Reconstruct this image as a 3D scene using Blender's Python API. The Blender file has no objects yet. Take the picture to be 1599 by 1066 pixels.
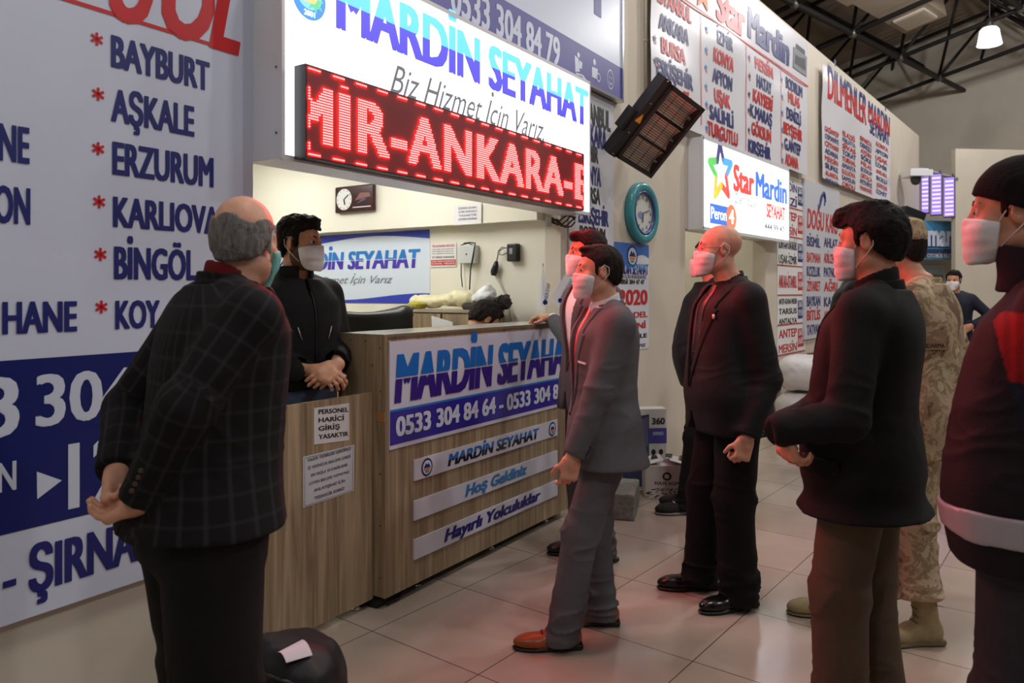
import bpy, bmesh, math, random
import numpy as np
from mathutils import Vector, Matrix
from mathutils.bvhtree import BVHTree

# ------------------------------------------------------------------ camera
FPX, CX, HY, CAMH = 1180.0, 799.5, 455.0, 1.46
TH = math.radians(37.96)               # view direction measured from the hall wall (+X)
FW = np.array([math.cos(TH), math.sin(TH), 0.0])
RT = np.array([math.sin(TH), -math.cos(TH), 0.0])
SC = bpy.context.scene
COL = SC.collection
cam = bpy.data.cameras.new('camera')
camo = bpy.data.objects.new('camera', cam)
COL.objects.link(camo)
camo.location = (0, 0, CAMH)
camo.rotation_euler = (math.pi / 2, 0, TH - math.pi / 2)
cam.sensor_width = 36.0
cam.lens = FPX / 1599.0 * 36.0
cam.shift_y = -(533.0 - HY) / 1599.0
cam.clip_start = 0.05
cam.dof.use_dof = True
cam.dof.focus_distance = 3.7
cam.dof.aperture_fstop = 4.0
SC.camera = camo

# ------------------------------------------------------------------ view, world
SC.view_settings.view_transform = 'Standard'
SC.view_settings.look = 'None'
SC.view_settings.exposure = 0.54
SC.view_settings.gamma = 1.0
SC.view_settings.use_curve_mapping = False
wd = bpy.data.worlds.new('hall_ambience')
SC.world = wd
wd.use_nodes = True
wd.node_tree.nodes['Background'].inputs[0].default_value = (1.0, 0.98, 0.96, 1)
wd.node_tree.nodes['Background'].inputs[1].default_value = 0.085

def hall_light(name, loc, energy, size, col=(1, 0.96, 0.91), rot=(0, 0, 0), shape='DISK', size_y=None, spread=180):
    l = bpy.data.lights.new(name, 'AREA')
    l.energy = energy; l.size = size; l.shape = shape; l.color = col
    l.spread = math.radians(spread)
    if size_y: l.size_y = size_y
    o = bpy.data.objects.new(name, l); COL.objects.link(o)
    o.location = loc; o.rotation_euler = rot
    return o
# high bay lamps hanging under the roof of the hall
HALL = 30.0
BAYS = [(-1.0, -3.5, 7.0), (4.0, -4.0, 7.0), (9.5, -3.8, 7.0), (3.0, 0.6, 7.0), (8.5, 0.6, 7.0), (14.0, 0.3, 6.8), (-3.0, 0.5, 7.0)]
DIM = [.6, .8, 1.1, .85, 1.2, 1.2, .45]      # unseen lamps near the camera weakened to darken the foreground
for b, q in zip(BAYS, DIM):
    l = bpy.data.lights.new('high_bay_light', 'POINT'); l.energy = HALL * 7.5 * q; l.shadow_soft_size = .22; l.color = (1, .985, .965)
    o = bpy.data.objects.new('high_bay_light', l); COL.objects.link(o); o.location = b

# ------------------------------------------------------------------ frames
AA = math.radians(37.96 - 33.14)       # the left shop front runs 4.8 degrees off the hall wall
AU = np.array([math.cos(AA), math.sin(AA), 0.0])
AV = np.array([-math.sin(AA), math.cos(AA), 0.0])
UP = np.array([0, 0, 1.0])
CAM = np.array([0, 0, CAMH])
def ray(px, py):
    return FW + (px - CX) / FPX * RT + (HY - py) / FPX * UP
def at(px, py, d):
    return CAM + d * ray(px, py)
def on_floor(px, py):
    return at(px, py, FPX * CAMH / (py - HY))
def onplane(px, py, o, n):
    r = ray(px, py); o = np.array(o, float); n = np.array(n, float)
    return CAM + r * (np.dot(o - CAM, n) / np.dot(r, n))
def A2W(u, v, z=0.0):
    return u * AU + v * AV + z * UP
class Frame:
    """a vertical plane: x runs along it to the right, z up, -y towards the viewer"""
    def __init__(s, origin, angle):
        s.o = np.array(origin, float); s.a = angle
        s.x = np.array([math.cos(angle), math.sin(angle), 0]); s.y = np.array([-math.sin(angle), math.cos(angle), 0])
    def p(s, px, py, off=0.0):
        w = onplane(px, py, s.o + s.y * off, s.y) - s.o
        return float(np.dot(w, s.x)), float(w[2])
    def w(s, x, y, z):
        return s.o + s.x * x + s.y * y + UP * z

# ------------------------------------------------------------------ object helpers
def link(name, me, parent=None, mats=None):
    o = bpy.data.objects.new(name, me); COL.objects.link(o)
    if parent is not None: o.parent = parent
    if mats is not None and me is not None:
        for m in (mats if isinstance(mats, (list, tuple)) else [mats]):
            me.materials.append(m)
    return o
def empty(name, loc, rz=0.0):
    o = bpy.data.objects.new(name, None); COL.objects.link(o)
    o.location = [float(c) for c in loc]; o.rotation_euler = (0, 0, rz)
    o.empty_display_size = 0.1
    return o
def tag(o, label=None, cat=None, group=None, kind=None):
    if label: o['label'] = label
    if cat: o['category'] = cat
    if group: o['group'] = group
    if kind: o['kind'] = kind
    return o
def thing(name, label, cat, loc, rz=0.0, group=None):
    return tag(empty(name, loc, rz), label, cat, group)
class MB:
    """collects shapes into one mesh"""
    def __init__(s): s.v = []; s.f = []; s.m = []; s.sm = []
    def add(s, vs, fs, mi=0, smooth=False):
        n = len(s.v)
        s.v += [tuple(float(c) for c in v) for v in vs]
        s.f += [tuple(i + n for i in f) for f in fs]
        s.m += [mi] * len(fs); s.sm += [smooth] * len(fs)
        return s
    def box(s, x0, x1, y0, y1, z0, z1, mi=0, bev=0.0):
        if bev <= 0:
            vs = [(x, y, z) for z in (z0, z1) for y in (y0, y1) for x in (x0, x1)]
            fs = [(0, 2, 3, 1), (4, 5, 7, 6), (0, 1, 5, 4), (2, 6, 7, 3), (0, 4, 6, 2), (1, 3, 7, 5)]
            return s.add(vs, fs, mi)
        bm = bmesh.new(); bmesh.ops.create_cube(bm, size=1)
        for v in bm.verts:
            v.co = Vector(((x0 + x1) / 2 + v.co.x * (x1 - x0), (y0 + y1) / 2 + v.co.y * (y1 - y0), (z0 + z1) / 2 + v.co.z * (z1 - z0)))
        bmesh.ops.bevel(bm, geom=bm.edges[:], offset=bev, segments=2, affect='EDGES', profile=0.5)
        bm.verts.index_update()
        s.add([v.co[:] for v in bm.verts], [[v.index for v in f.verts] for f in bm.faces], mi)
        bm.free(); return s
    def obox(s, c, ax, h, mi=0):
        c = np.array(c, float); ax = [np.array(a, float) for a in ax]
        vs = [c + ax[0] * h[0] * i + ax[1] * h[1] * j + ax[2] * h[2] * k for k in (-1, 1) for j in (-1, 1) for i in (-1, 1)]
        fs = [(0, 2, 3, 1), (4, 5, 7, 6), (0, 1, 5, 4), (2, 6, 7, 3), (0, 4, 6, 2), (1, 3, 7, 5)]
        return s.add(vs, fs, mi)
    def tube(s, pts, r, n=8, mi=0, cap=True):
        pts = [np.array(p, float) for p in pts]; rs = r if isinstance(r, (list, tuple)) else [r] * len(pts)
        vs = []; fs = []; prev = None
        for i, p in enumerate(pts):
            t = pts[min(i + 1, len(pts) - 1)] - pts[max(i - 1, 0)]; t = t / (np.linalg.norm(t) + 1e-9)
            if prev is None:
                a = np.cross(t, [0, 0, 1.0])
                if np.linalg.norm(a) < 1e-3: a = np.cross(t, [1.0, 0, 0])
            else: a = prev - t * np.dot(prev, t)
            a = a / (np.linalg.norm(a) + 1e-9); b = np.cross(t, a); prev = a
            for k in range(n):
                an = 2 * math.pi * k / n
                vs.append(p + (a * math.cos(an) + b * math.sin(an)) * rs[i])
        for i in range(len(pts) - 1):
            for k in range(n):
                k2 = (k + 1) % n
                fs.append((i * n + k, i * n + k2, (i + 1) * n + k2, (i + 1) * n + k))
        if cap:
            fs.append(tuple(range(n - 1, -1, -1))); fs.append(tuple(range((len(pts) - 1) * n, len(pts) * n)))
        return s.add(vs, fs, mi, True)
    def lathe(s, prof, n=32, c=(0, 0, 0), axis='z', mi=0):
        vs = []; fs = []
        for (r, h) in prof:
            for k in range(n):
                a = 2 * math.pi * k / n
                q = (r * math.cos(a), r * math.sin(a), h) if axis == 'z' else ((r * math.cos(a), h, r * math.sin(a)) if axis == 'y' else (h, r * math.cos(a), r * math.sin(a)))
                vs.append((q[0] + c[0], q[1] + c[1], q[2] + c[2]))
        for i in range(len(prof) - 1):
            for k in range(n):
                k2 = (k + 1) % n
                fs.append((i * n + k, i * n + k2, (i + 1) * n + k2, (i + 1) * n + k))
        return s.add(vs, fs, mi, True)
    def poly(s, pts, mi=0):
        return s.add(pts, [tuple(range(len(pts)))], mi)
    def disc(s, c, rx, rz, y, n=28, mi=0):
        return s.poly([(c[0] + rx * math.cos(2 * math.pi * k / n), y, c[1] + rz * math.sin(2 * math.pi * k / n)) for k in range(n)], mi)
    def ring(s, c, rx, rz, y, w=0.8, n=32, mi=0):
        vs = []
        for q in (1.0, w):
            vs += [(c[0] + q * rx * math.cos(2 * math.pi * k / n), y, c[1] + q * rz * math.sin(2 * math.pi * k / n)) for k in range(n)]
        return s.add(vs, [(k, (k + 1) % n, n + (k + 1) % n, n + k) for k in range(n)], mi)
    def build(s, name, mats, parent=None, fix=True):
        me = bpy.data.meshes.new(name)
        me.from_pydata(s.v, [], s.f)
        me.polygons.foreach_set('material_index', s.m)
        me.polygons.foreach_set('use_smooth', s.sm)
        if fix:
            bm = bmesh.new(); bm.from_mesh(me); bmesh.ops.recalc_face_normals(bm, faces=bm.faces[:]); bm.to_mesh(me); bm.free()
        me.update()
        return link(name, me, parent, mats)
def copy_tree(o, parent=None):
    c = o.copy(); COL.objects.link(c)
    if parent is not None: c.parent = parent
    for ch in list(o.children): copy_tree(ch, c)
    return c

# ------------------------------------------------------------------ materials
MATS = {}
def srgb(*c):
    if len(c) == 1: c = c[0]
    return tuple(((x / 255.0) / 12.92 if x / 255.0 <= 0.04045 else ((x / 255.0 + 0.055) / 1.055) ** 2.4) for x in c)
def mat(name, col=(0.5, 0.5, 0.5), rough=0.5, metal=0.0, emis=None, es=0.0, noise=0.0, nscale=8.0, bump=0.0, bscale=60.0, spec=0.5, alpha=1.0, trans=0.0, sheen=0.0, sss=0.0, stretch=None):
    if name in MATS: return MATS[name]
    m = bpy.data.materials.new(name); MATS[name] = m
    m.use_nodes = True
    nt = m.node_tree; b = nt.nodes['Principled BSDF']
    b.inputs['Base Color'].default_value = (*col, 1)
    b.inputs['Roughness'].default_value = rough
    b.inputs['Metallic'].default_value = metal
    b.inputs['Specular IOR Level'].default_value = spec
    b.inputs['Alpha'].default_value = alpha
    b.inputs['Transmission Weight'].default_value = trans
    if sheen: b.inputs['Sheen Weight'].default_value = sheen
    if sss:
        b.inputs['Subsurface Weight'].default_value = sss
        b.inputs['Subsurface Radius'].default_value = (0.012, 0.005, 0.003)
        b.inputs['Subsurface Scale'].default_value = 1.0
    if emis is not None:
        b.inputs['Emission Color'].default_value = (*emis, 1); b.inputs['Emission Strength'].default_value = es
    if noise > 0 or bump > 0:
        tc = nt.nodes.new('ShaderNodeTexCoord')
        src = tc.outputs['Object']
        if stretch:
            mp = nt.nodes.new('ShaderNodeMapping'); mp.inputs['Scale'].default_value = stretch
            nt.links.new(src, mp.inputs['Vector']); src = mp.outputs['Vector']
    if noise > 0:
        n = nt.nodes.new('ShaderNodeTexNoise'); n.inputs['Scale'].default_value = nscale; n.inputs['Detail'].default_value = 6
        nt.links.new(src, n.inputs['Vector'])
        r = nt.nodes.new('ShaderNodeValToRGB')
        r.color_ramp.elements[0].position = 0.3; r.color_ramp.elements[1].position = 0.7
        r.color_ramp.elements[0].color = (*[c * (1 - noise) for c in col], 1)
        r.color_ramp.elements[1].color = (*[min(1, c * (1 + noise)) for c in col], 1)
        nt.links.new(n.outputs['Fac'], r.inputs['Fac']); nt.links.new(r.outputs['Color'], b.inputs['Base Color'])
    if bump > 0:
        n2 = nt.nodes.new('ShaderNodeTexNoise'); n2.inputs['Scale'].default_value = bscale; n2.inputs['Detail'].default_value = 4
        nt.links.new(src, n2.inputs['Vector'])
        bp = nt.nodes.new('ShaderNodeBump'); bp.inputs['Strength'].default_value = bump; bp.inputs['Distance'].default_value = 0.01
        nt.links.new(n2.outputs['Fac'], bp.inputs['Height']); nt.links.new(bp.outputs['Normal'], b.inputs['Normal'])
    return m
def glow(name, col, s):
    return mat(name, (0.02, 0.02, 0.02) if max(col) < 0.5 else tuple(0.6 * c for c in col), 0.4, emis=col, es=s)

# ------------------------------------------------------------------ lettering
_TX = {}
def _font_mesh(body, off, shear, sp=1.0):
    k = (body, off, shear, sp)
    if k in _TX: return _TX[k]
    c = bpy.data.curves.new('txt', 'FONT'); c.body = body; c.size = 1.0; c.offset = off; c.shear = shear; c.resolution_u = 3; c.space_character = sp
    o = bpy.data.objects.new('txt', c)
    me = bpy.data.meshes.new_from_object(o)
    v = np.empty(len(me.vertices) * 3); me.vertices.foreach_get('co', v); v = v.reshape(-1, 3)[:, :2].copy()
    f = [tuple(p.vertices) for p in me.polygons]
    bpy.data.objects.remove(o); bpy.data.curves.remove(c); bpy.data.meshes.remove(me)
    _TX[k] = (v, f)
    return _TX[k]
CAPH = _font_mesh('H', 0, 0)[0][:, 1].max()
def add_text(mb, body, x0, x1, zb, zt, y=-0.002, bold=0.02, shear=0.0, off=0.008, mi=0, fit=True, rise=0.0, sp=1.0):
    """letters from x0 to x1, baseline zb, capital height up to zt; rise lifts the right end"""
    src = body.replace('İ', 'I')
    v, f = _font_mesh(src, 0.0 if 'M' in src else off, shear, sp)
    if not len(v): return
    dots = []
    wI = _font_mesh('I', 0, 0)[0]; wI = (wI[:, 0].max() - wI[:, 0].min()) / 2
    for i, ch in enumerate(body):
        if ch == 'İ':
            xm = _font_mesh(src[:i] + 'I', 0, 0, sp)[0][:, 0].max() - wI
            zc = CAPH + .175; n = len(v); q = [(xm + shear * zc + .075 * math.cos(k * .5236), zc + .075 * math.sin(k * .5236)) for k in range(12)]
            v = np.concatenate([v, np.array(q)]); f = f + [tuple(range(n, n + 12))]
    lo, hi = v[:, 0].min() - bold * .55, v[:, 0].max() + bold * .55
    sz = (zt - zb) / CAPH
    sx = (x1 - x0) / (hi - lo) if fit else sz
    bold *= .55
    for q, (dx, dz) in enumerate(((0, 0),) if bold == 0 else ((-bold, -bold * .3), (-bold * .5, 0), (0, bold * .3), (bold * .5, 0), (bold, -bold * .3), (-bold, bold * .3), (bold, bold * .3))):
        xx = x0 + (v[:, 0] + dx - lo) * sx
        zz = zb + (v[:, 1] + dz) * sz + rise * (xx - x0) / max(1e-6, x1 - x0)
        mb.add(np.stack([xx, np.full(len(xx), y - .00009 * q), zz], 1), f, mi)
def px_text(mb, fr, body, lb, rt, off_plane=0.0, **k):
    x0, zb = fr.p(*lb, off_plane); x1, zt = fr.p(*rt, off_plane)
    add_text(mb, body, x0, x1, zb, zt, **k)
def split_z(o, z, gap=0.0, mi_low=1):
    """two-tone lettering: everything under z takes the second colour, with a thin gap between"""
    bm = bmesh.new(); bm.from_mesh(o.data)
    for zz in ((z - gap / 2, z + gap / 2) if gap else (z,)):
        bmesh.ops.bisect_plane(bm, geom=bm.verts[:] + bm.edges[:] + bm.faces[:], plane_co=(0, 0, zz), plane_no=(0, 0, 1))
    kill = []
    for fc in bm.faces:
        c = fc.calc_center_median().z
        if gap and abs(c - z) < gap / 2: kill.append(fc)
        elif c < z: fc.material_index = mi_low
    if kill: bmesh.ops.delete(bm, geom=kill, context='FACES')
    bm.to_mesh(o.data); bm.free()
# ------------------------------------------------------------------ soft-body surfacing (smooth unions of round shapes)
def nrm(a):
    a = np.array(a, float); return a / (np.linalg.norm(a) + 1e-12)
def rc(a, b, ra, rb):
    a = np.array(a, float); b = np.array(b, float); ab = b - a; L = np.dot(ab, ab) + 1e-12
    def f(p):
        t = np.clip((p - a) @ ab / L, 0, 1)
        return np.linalg.norm(p - a - t[:, None] * ab, axis=1) - (ra + (rb - ra) * t)
    return f
def frc(a, b, ra, rb, n, s):
    """round cone squashed along n by s (<1 thinner)"""
    a = np.array(a, float); b = np.array(b, float); n = nrm(n)
    S = np.eye(3) + np.outer(n, n) * (1 / s - 1)
    g = rc(S @ a, S @ b, ra, rb)
    return lambda p: g(p @ S.T) * min(1.0, s * 1.15)
def ell(c, r, ax=None):
    c = np.array(c, float); r = np.array(r, float); ax = np.eye(3) if ax is None else np.array(ax, float)
    def f(p):
        q = (p - c) @ ax.T
        k0 = np.linalg.norm(q / r, axis=1); k1 = np.linalg.norm(q / (r * r), axis=1) + 1e-9
        return np.where(k0 < 0.3, -r.min() * 0.7, k0 * (k0 - 1) / k1)
    return f
def bx(c, h, r=0.0, ax=None):
    c = np.array(c, float); h = np.array(h, float) - r; ax = np.eye(3) if ax is None else np.array(ax, float)
    def f(p):
        q = np.abs((p - c) @ ax.T) - h
        return np.linalg.norm(np.maximum(q, 0), axis=1) + np.minimum(q.max(axis=1), 0) - r
    return f
def half(pt, n):
    """solid on the side the normal points away from"""
    pt = np.array(pt, float); n = nrm(n)
    return lambda p: (p - pt) @ n
def smooth_keys(zs, arrs, m=8):
    zs = np.array(zs, float); zz = []; out = [[] for _ in arrs]
    tang = [np.gradient(np.array(a, float), zs) for a in arrs]
    for i in range(len(zs) - 1):
        h = zs[i + 1] - zs[i]
        for j in range(m):
            t = j / m; zz.append(zs[i] + t * h)
            h00 = 2 * t**3 - 3 * t**2 + 1; h10 = t**3 - 2 * t**2 + t; h01 = -2 * t**3 + 3 * t**2; h11 = t**3 - t**2
            for k, a in enumerate(arrs):
                out[k].append(h00 * a[i] + h10 * h * tang[k][i] + h01 * a[i + 1] + h11 * h * tang[k][i + 1])
    zz.append(zs[-1])
    for k, a in enumerate(arrs): out[k].append(a[-1])
    return np.array(zz), [np.array(o) for o in out]
def secs(rows, grow=0.0, pw=2.3):
    """stack of oval sections: rows of (z, half width, half depth, x centre, y centre)"""
    rows = sorted(rows); zs, (a, b, cx, cy) = smooth_keys([r[0] for r in rows], [[r[k] for r in rows] for k in (1, 2, 3, 4)])
    z0, z1 = rows[0][0], rows[-1][0]
    def f(p):
        z = np.clip(p[:, 2], z0, z1)
        A = np.interp(z, zs, a) + grow; B = np.interp(z, zs, b) + grow
        X = np.abs(p[:, 0] - np.interp(z, zs, cx)) / A; Y = np.abs(p[:, 1] - np.interp(z, zs, cy)) / B
        k = (X**pw + Y**pw) ** (1 / pw)
        d = (k - 1) * np.minimum(A, B)
        dz = np.maximum(np.maximum(z0 - p[:, 2], p[:, 2] - z1), 0)
        return np.where(dz > 0, np.sqrt(np.maximum(d, 0)**2 + dz**2), d)
    return f
_rs = np.random.RandomState(5); _LAT = _rs.rand(32, 32, 32)
def vnoise(p):
    i = np.floor(p).astype(int); f = p - i; f = f * f * (3 - 2 * f)
    r = 0
    for dx in (0, 1):
        for dy in (0, 1):
            for dz in (0, 1):
                w = (f[:, 0] if dx else 1 - f[:, 0]) * (f[:, 1] if dy else 1 - f[:, 1]) * (f[:, 2] if dz else 1 - f[:, 2])
                r = r + w * _LAT[(i[:, 0] + dx) % 32, (i[:, 1] + dy) % 32, (i[:, 2] + dz) % 32]
    return r * 2 - 1
class SDF:
    def __init__(s): s.ops = []; s.mods = []
    def u(s, f, k=0.02): s.ops.append(('u', f, k)); return s
    def sub(s, f, k=0.004): s.ops.append(('s', f, k)); return s
    def cut(s, f, k=0.004): s.ops.append(('i', f, k)); return s
    def mod(s, f): s.mods.append(f); return s
    def ev(s, p, c=None, hd=None):
        """p: (N,3) or blocks (B,M,3) with centres c"""
        if c is None:
            d = np.full(len(p), 9.0)
            for op, f, k in s.ops: d = s._op(op, d, f(p), k)
            for m in s.mods: d = d + m(p)
            return d
        B, M = p.shape[:2]
        d = np.full((B, M), 9.0)
        for op, f, k in s.ops:
            fc = f(c)
            if op == 'i': sel = np.nonzero(fc > -(hd * 2.4 + k))[0]
            else: sel = np.nonzero(fc < hd * 2.4 + k + 0.01)[0]
            if len(sel):
                d[sel] = s._op(op, d[sel], f(p[sel].reshape(-1, 3)).reshape(len(sel), M), k)
        for m in s.mods: d = d + m(p.reshape(-1, 3)).reshape(B, M)
        return d
    @staticmethod
    def _op(op, d, e, k):
        if op == 'u':
            h = np.maximum(k - np.abs(d - e), 0) / k if k > 0 else 0
            return np.minimum(d, e) - h * h * k * 0.25
        if op == 's': e = -e
        h = np.maximum(k - np.abs(d - e), 0) / k if k > 0 else 0
        return np.maximum(d, e) + h * h * k * 0.25
    def mesh(s, lo, hi, vox, name, parent=None, mats=None, relax=1):
        lo = np.array(lo, float); hi = np.array(hi, float); n = 8; bs = n * vox
        nb = np.ceil((hi - lo) / bs).astype(int) + 1
        g = np.stack(np.meshgrid(*[np.arange(k) for k in nb], indexing='ij'), -1).reshape(-1, 3)
        c = lo + (g + 0.5) * bs; hd = bs * 0.866
        keep = np.abs(s.ev(c)) < hd * 2.2 + 0.012
        g = g[keep]; c = c[keep]
        off = np.stack(np.meshgrid(*[np.arange(n + 1)] * 3, indexing='ij'), -1).reshape(-1, 3)
        V = []; ids = []; E = []
        NX, NY, NZ = (nb * n + 2).tolist()
        for st in range(0, len(g), 600):
            gg = g[st:st + 600]; cc = c[st:st + 600]
            idx = gg[:, None, :] * n + off[None]
            P = lo + idx * vox
            D = s.ev(P, cc, hd).reshape(len(gg), n + 1, n + 1, n + 1)
            cor = [D[:, dx:n + dx, dy:n + dy, dz:n + dz] for dx in (0, 1) for dy in (0, 1) for dz in (0, 1)]
            sg = np.stack([q < 0 for q in cor], -1); cnt = sg.sum(-1)
            w = np.nonzero((cnt > 0) & (cnt < 8))
            if not len(w[0]): continue
            dv = np.stack([q[w] for q in cor], -1)
            co = np.array([(dx, dy, dz) for dx in (0, 1) for dy in (0, 1) for dz in (0, 1)], float)
            acc = np.zeros((len(w[0]), 3)); num = np.zeros(len(w[0]))
            for i in range(8):
                for bit in (1, 2, 4):
                    j = i | bit
                    if j == i: continue
                    x = (dv[:, i] < 0) != (dv[:, j] < 0)
                    t = np.where(x, dv[:, i] / np.where(x, dv[:, i] - dv[:, j], 1), 0)
                    acc += np.where(x[:, None], co[i] + t[:, None] * (co[j] - co[i]), 0); num += x
            cell = gg[w[0]] * n + np.stack(w[1:], -1)
            V.append(lo + (cell + acc / num[:, None]) * vox)
            cid = (cell[:, 0] * NY + cell[:, 1]) * NZ + cell[:, 2]
            ids.append(cid)
            for axis, j in ((0, 4), (1, 2), (2, 1)):
                x = (dv[:, 0] < 0) != (dv[:, j] < 0)
                E.append((axis, cell[x], dv[x, 0] < 0))
        if not V: 
            print('EMPTY SDF', name); return None
        V = np.concatenate(V); ids = np.concatenate(ids)
        order = np.argsort(ids); sid = ids[order]
        def look(cell):
            q = (cell[:, 0] * NY + cell[:, 1]) * NZ + cell[:, 2]
            k = np.clip(np.searchsorted(sid, q), 0, len(sid) - 1)
            return np.where(sid[k] == q, order[k], -1)
        Q = []
        for axis, cell, neg in E:
            a, b = [(1, 2), (2, 0), (0, 1)][axis]
            ea = np.zeros(3, int); ea[a] = 1; eb = np.zeros(3, int); eb[b] = 1
            q = np.stack([look(cell), look(cell - ea), look(cell - ea - eb), look(cell - eb)], -1)
            q[~neg] = q[~neg][:, ::-1]
            Q.append(q[(q >= 0).all(1)])
        Q = np.concatenate(Q)
        for _ in range(relax):
            acc = np.zeros_like(V); cn = np.zeros(len(V))
            for i in range(4):
                np.add.at(acc, Q[:, i], V[Q[:, (i + 1) % 4]]); np.add.at(cn, Q[:, i], 1)
            V = np.where(cn[:, None] > 0, V * 0.5 + 0.5 * acc / np.maximum(cn, 1)[:, None], V)
        me = bpy.data.meshes.new(name)
        me.vertices.add(len(V)); me.vertices.foreach_set('co', V.astype(np.float32).ravel())
        me.loops.add(Q.size); me.loops.foreach_set('vertex_index', Q.astype(np.int32).ravel())
        me.polygons.add(len(Q)); me.polygons.foreach_set('loop_start', np.arange(0, Q.size, 4, dtype=np.int32))
        me.polygons.foreach_set('loop_total', np.full(len(Q), 4, dtype=np.int32))
        me.polygons.foreach_set('use_smooth', np.ones(len(Q), dtype=bool))
        me.update(calc_edges=True); me.validate()
        o = link(name, me, parent, mats)
        return o
def set_attr(o, name, arr):
    a = o.data.attributes.new(name, 'FLOAT_VECTOR', 'POINT'); a.data.foreach_set('vector', np.asarray(arr, np.float32).ravel())
def set_col(o, name, arr):
    a = o.data.attributes.new(name, 'FLOAT_COLOR', 'POINT'); a.data.foreach_set('color', np.asarray(arr, np.float32).ravel())
def verts(o):
    v = np.empty(len(o.data.vertices) * 3); o.data.vertices.foreach_get('co', v); return v.reshape(-1, 3)
# ------------------------------------------------------------------ shared materials
WALL = mat('wall_paint', srgb(208, 198, 182), 0.6, noise=0.04, nscale=2.0, bump=0.03, bscale=90)
BOOTH = mat('booth_paint', srgb(232, 229, 214), 0.6, noise=0.03, nscale=2.0)
WHITE = mat('white_board', srgb(208, 215, 234), 0.3)
WHITEP = mat('white_powder_coat', srgb(225, 226, 230), 0.25)
NAVY = mat('navy_vinyl', srgb(30, 36, 112), 0.4)
NAVYB = mat('navy_band', srgb(20, 32, 104), 0.35)
PURP = mat('indigo_vinyl', srgb(76, 72, 150), 0.4)
SKY = mat('sky_blue_vinyl', srgb(35, 120, 200), 0.4)
INK = mat('indigo_print', srgb(38, 28, 118), 0.4)
RED = mat('red_vinyl', srgb(200, 28, 34), 0.4)
BLACK = mat('black_print', srgb(25, 25, 30), 0.5)
GREYP = mat('grey_print', srgb(120, 124, 135), 0.5)
PAPER = mat('white_paper', srgb(228, 228, 228), 0.7)
CHROME = mat('chrome', (0.75, 0.75, 0.78), 0.18, 1.0)
STEEL = mat('dark_steel', srgb(32, 30, 30), 0.55, 0.3)
DKPL = mat('black_plastic', srgb(22, 22, 24), 0.4)
GREYPL = mat('grey_plastic', srgb(150, 150, 150), 0.5)

def wood_mat():
    m = mat('sonoma_oak_laminate', srgb(140, 120, 98), 0.45)
    nt = m.node_tree; b = nt.nodes['Principled BSDF']
    tc = nt.nodes.new('ShaderNodeTexCoord'); mp = nt.nodes.new('ShaderNodeMapping'); mp.inputs['Scale'].default_value = (26, 26, 1.1)
    nt.links.new(tc.outputs['Object'], mp.inputs['Vector'])
    n = nt.nodes.new('ShaderNodeTexNoise'); n.inputs['Scale'].default_value = 1.0; n.inputs['Detail'].default_value = 8; n.inputs['Distortion'].default_value = 1.2
    nt.links.new(mp.outputs['Vector'], n.inputs['Vector'])
    r = nt.nodes.new('ShaderNodeValToRGB'); e = r.color_ramp.elements
    e[0].position = 0.28; e[0].color = (*srgb(116, 98, 76), 1); e[1].position = 0.72; e[1].color = (*srgb(178, 157, 128), 1)
    x = e.new(0.5); x.color = (*srgb(150, 130, 103), 1)
    nt.links.new(n.outputs['Fac'], r.inputs['Fac']); nt.links.new(r.outputs['Color'], b.inputs['Base Color'])
    return m
WOOD = wood_mat()
WOODE = mat('brown_edge_band', srgb(120, 98, 80), 0.5, noise=0.15, nscale=20)

def floor_mat():
    m = mat('glazed_floor_tiles', srgb(170, 155, 140), 0.12)
    nt = m.node_tree; b = nt.nodes['Principled BSDF']
    tc = nt.nodes.new('ShaderNodeTexCoord')
    p0 = on_floor(725.8, 917.7)
    mp = nt.nodes.new('ShaderNodeMapping'); mp.inputs['Location'].default_value = (-p0[0], -p0[1], 0)
    mp.vector_type = 'POINT'
    nt.links.new(tc.outputs['Object'], mp.inputs['Vector'])
    br = nt.nodes.new('ShaderNodeTexBrick'); br.offset = 0.0; br.squash = 1.0
    br.inputs['Scale'].default_value = 1.0; br.inputs['Brick Width'].default_value = 0.6; br.inputs['Row Height'].default_value = 0.6
    br.inputs['Mortar Size'].default_value = 0.0028; br.inputs['Mortar Smooth'].default_value = 0.3; br.inputs['Bias'].default_value = 0
    br.inputs['Color1'].default_value = (*srgb(168, 153, 140), 1); br.inputs['Color2'].default_value = (*srgb(176, 162, 149), 1); br.inputs['Mortar'].default_value = (*srgb(82, 70, 60), 1)
    nt.links.new(mp.outputs['Vector'], br.inputs['Vector'])
    n = nt.nodes.new('ShaderNodeTexNoise'); n.inputs['Scale'].default_value = 2.6; n.inputs['Detail'].default_value = 3
    nt.links.new(tc.outputs['Object'], n.inputs['Vector'])
    mx = nt.nodes.new('ShaderNodeMix'); mx.data_type = 'RGBA'; mx.blend_type = 'MULTIPLY'; mx.inputs[0].default_value = 0.35
    r = nt.nodes.new('ShaderNodeValToRGB'); r.color_ramp.elements[0].position = 0.35; r.color_ramp.elements[1].position = 0.65
    r.color_ramp.elements[0].color = (0.62, 0.6, 0.58, 1); r.color_ramp.elements[1].color = (1, 1, 1, 1)
    nt.links.new(n.outputs['Fac'], r.inputs['Fac']); nt.links.new(br.outputs['Color'], mx.inputs[6]); nt.links.new(r.outputs['Color'], mx.inputs[7])
    nt.links.new(mx.outputs[2], b.inputs['Base Color'])
    ro = nt.nodes.new('ShaderNodeMapRange'); ro.inputs[3].default_value = 0.09; ro.inputs[4].default_value = 0.22
    nt.links.new(n.outputs['Fac'], ro.inputs[0]); nt.links.new(ro.outputs[0], b.inputs['Roughness'])
    return m

def struct(name, mb, mats, label=None):
    o = mb.build(name, mats); o['kind'] = 'structure'
    if label: o['label'] = label
    return o
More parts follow.
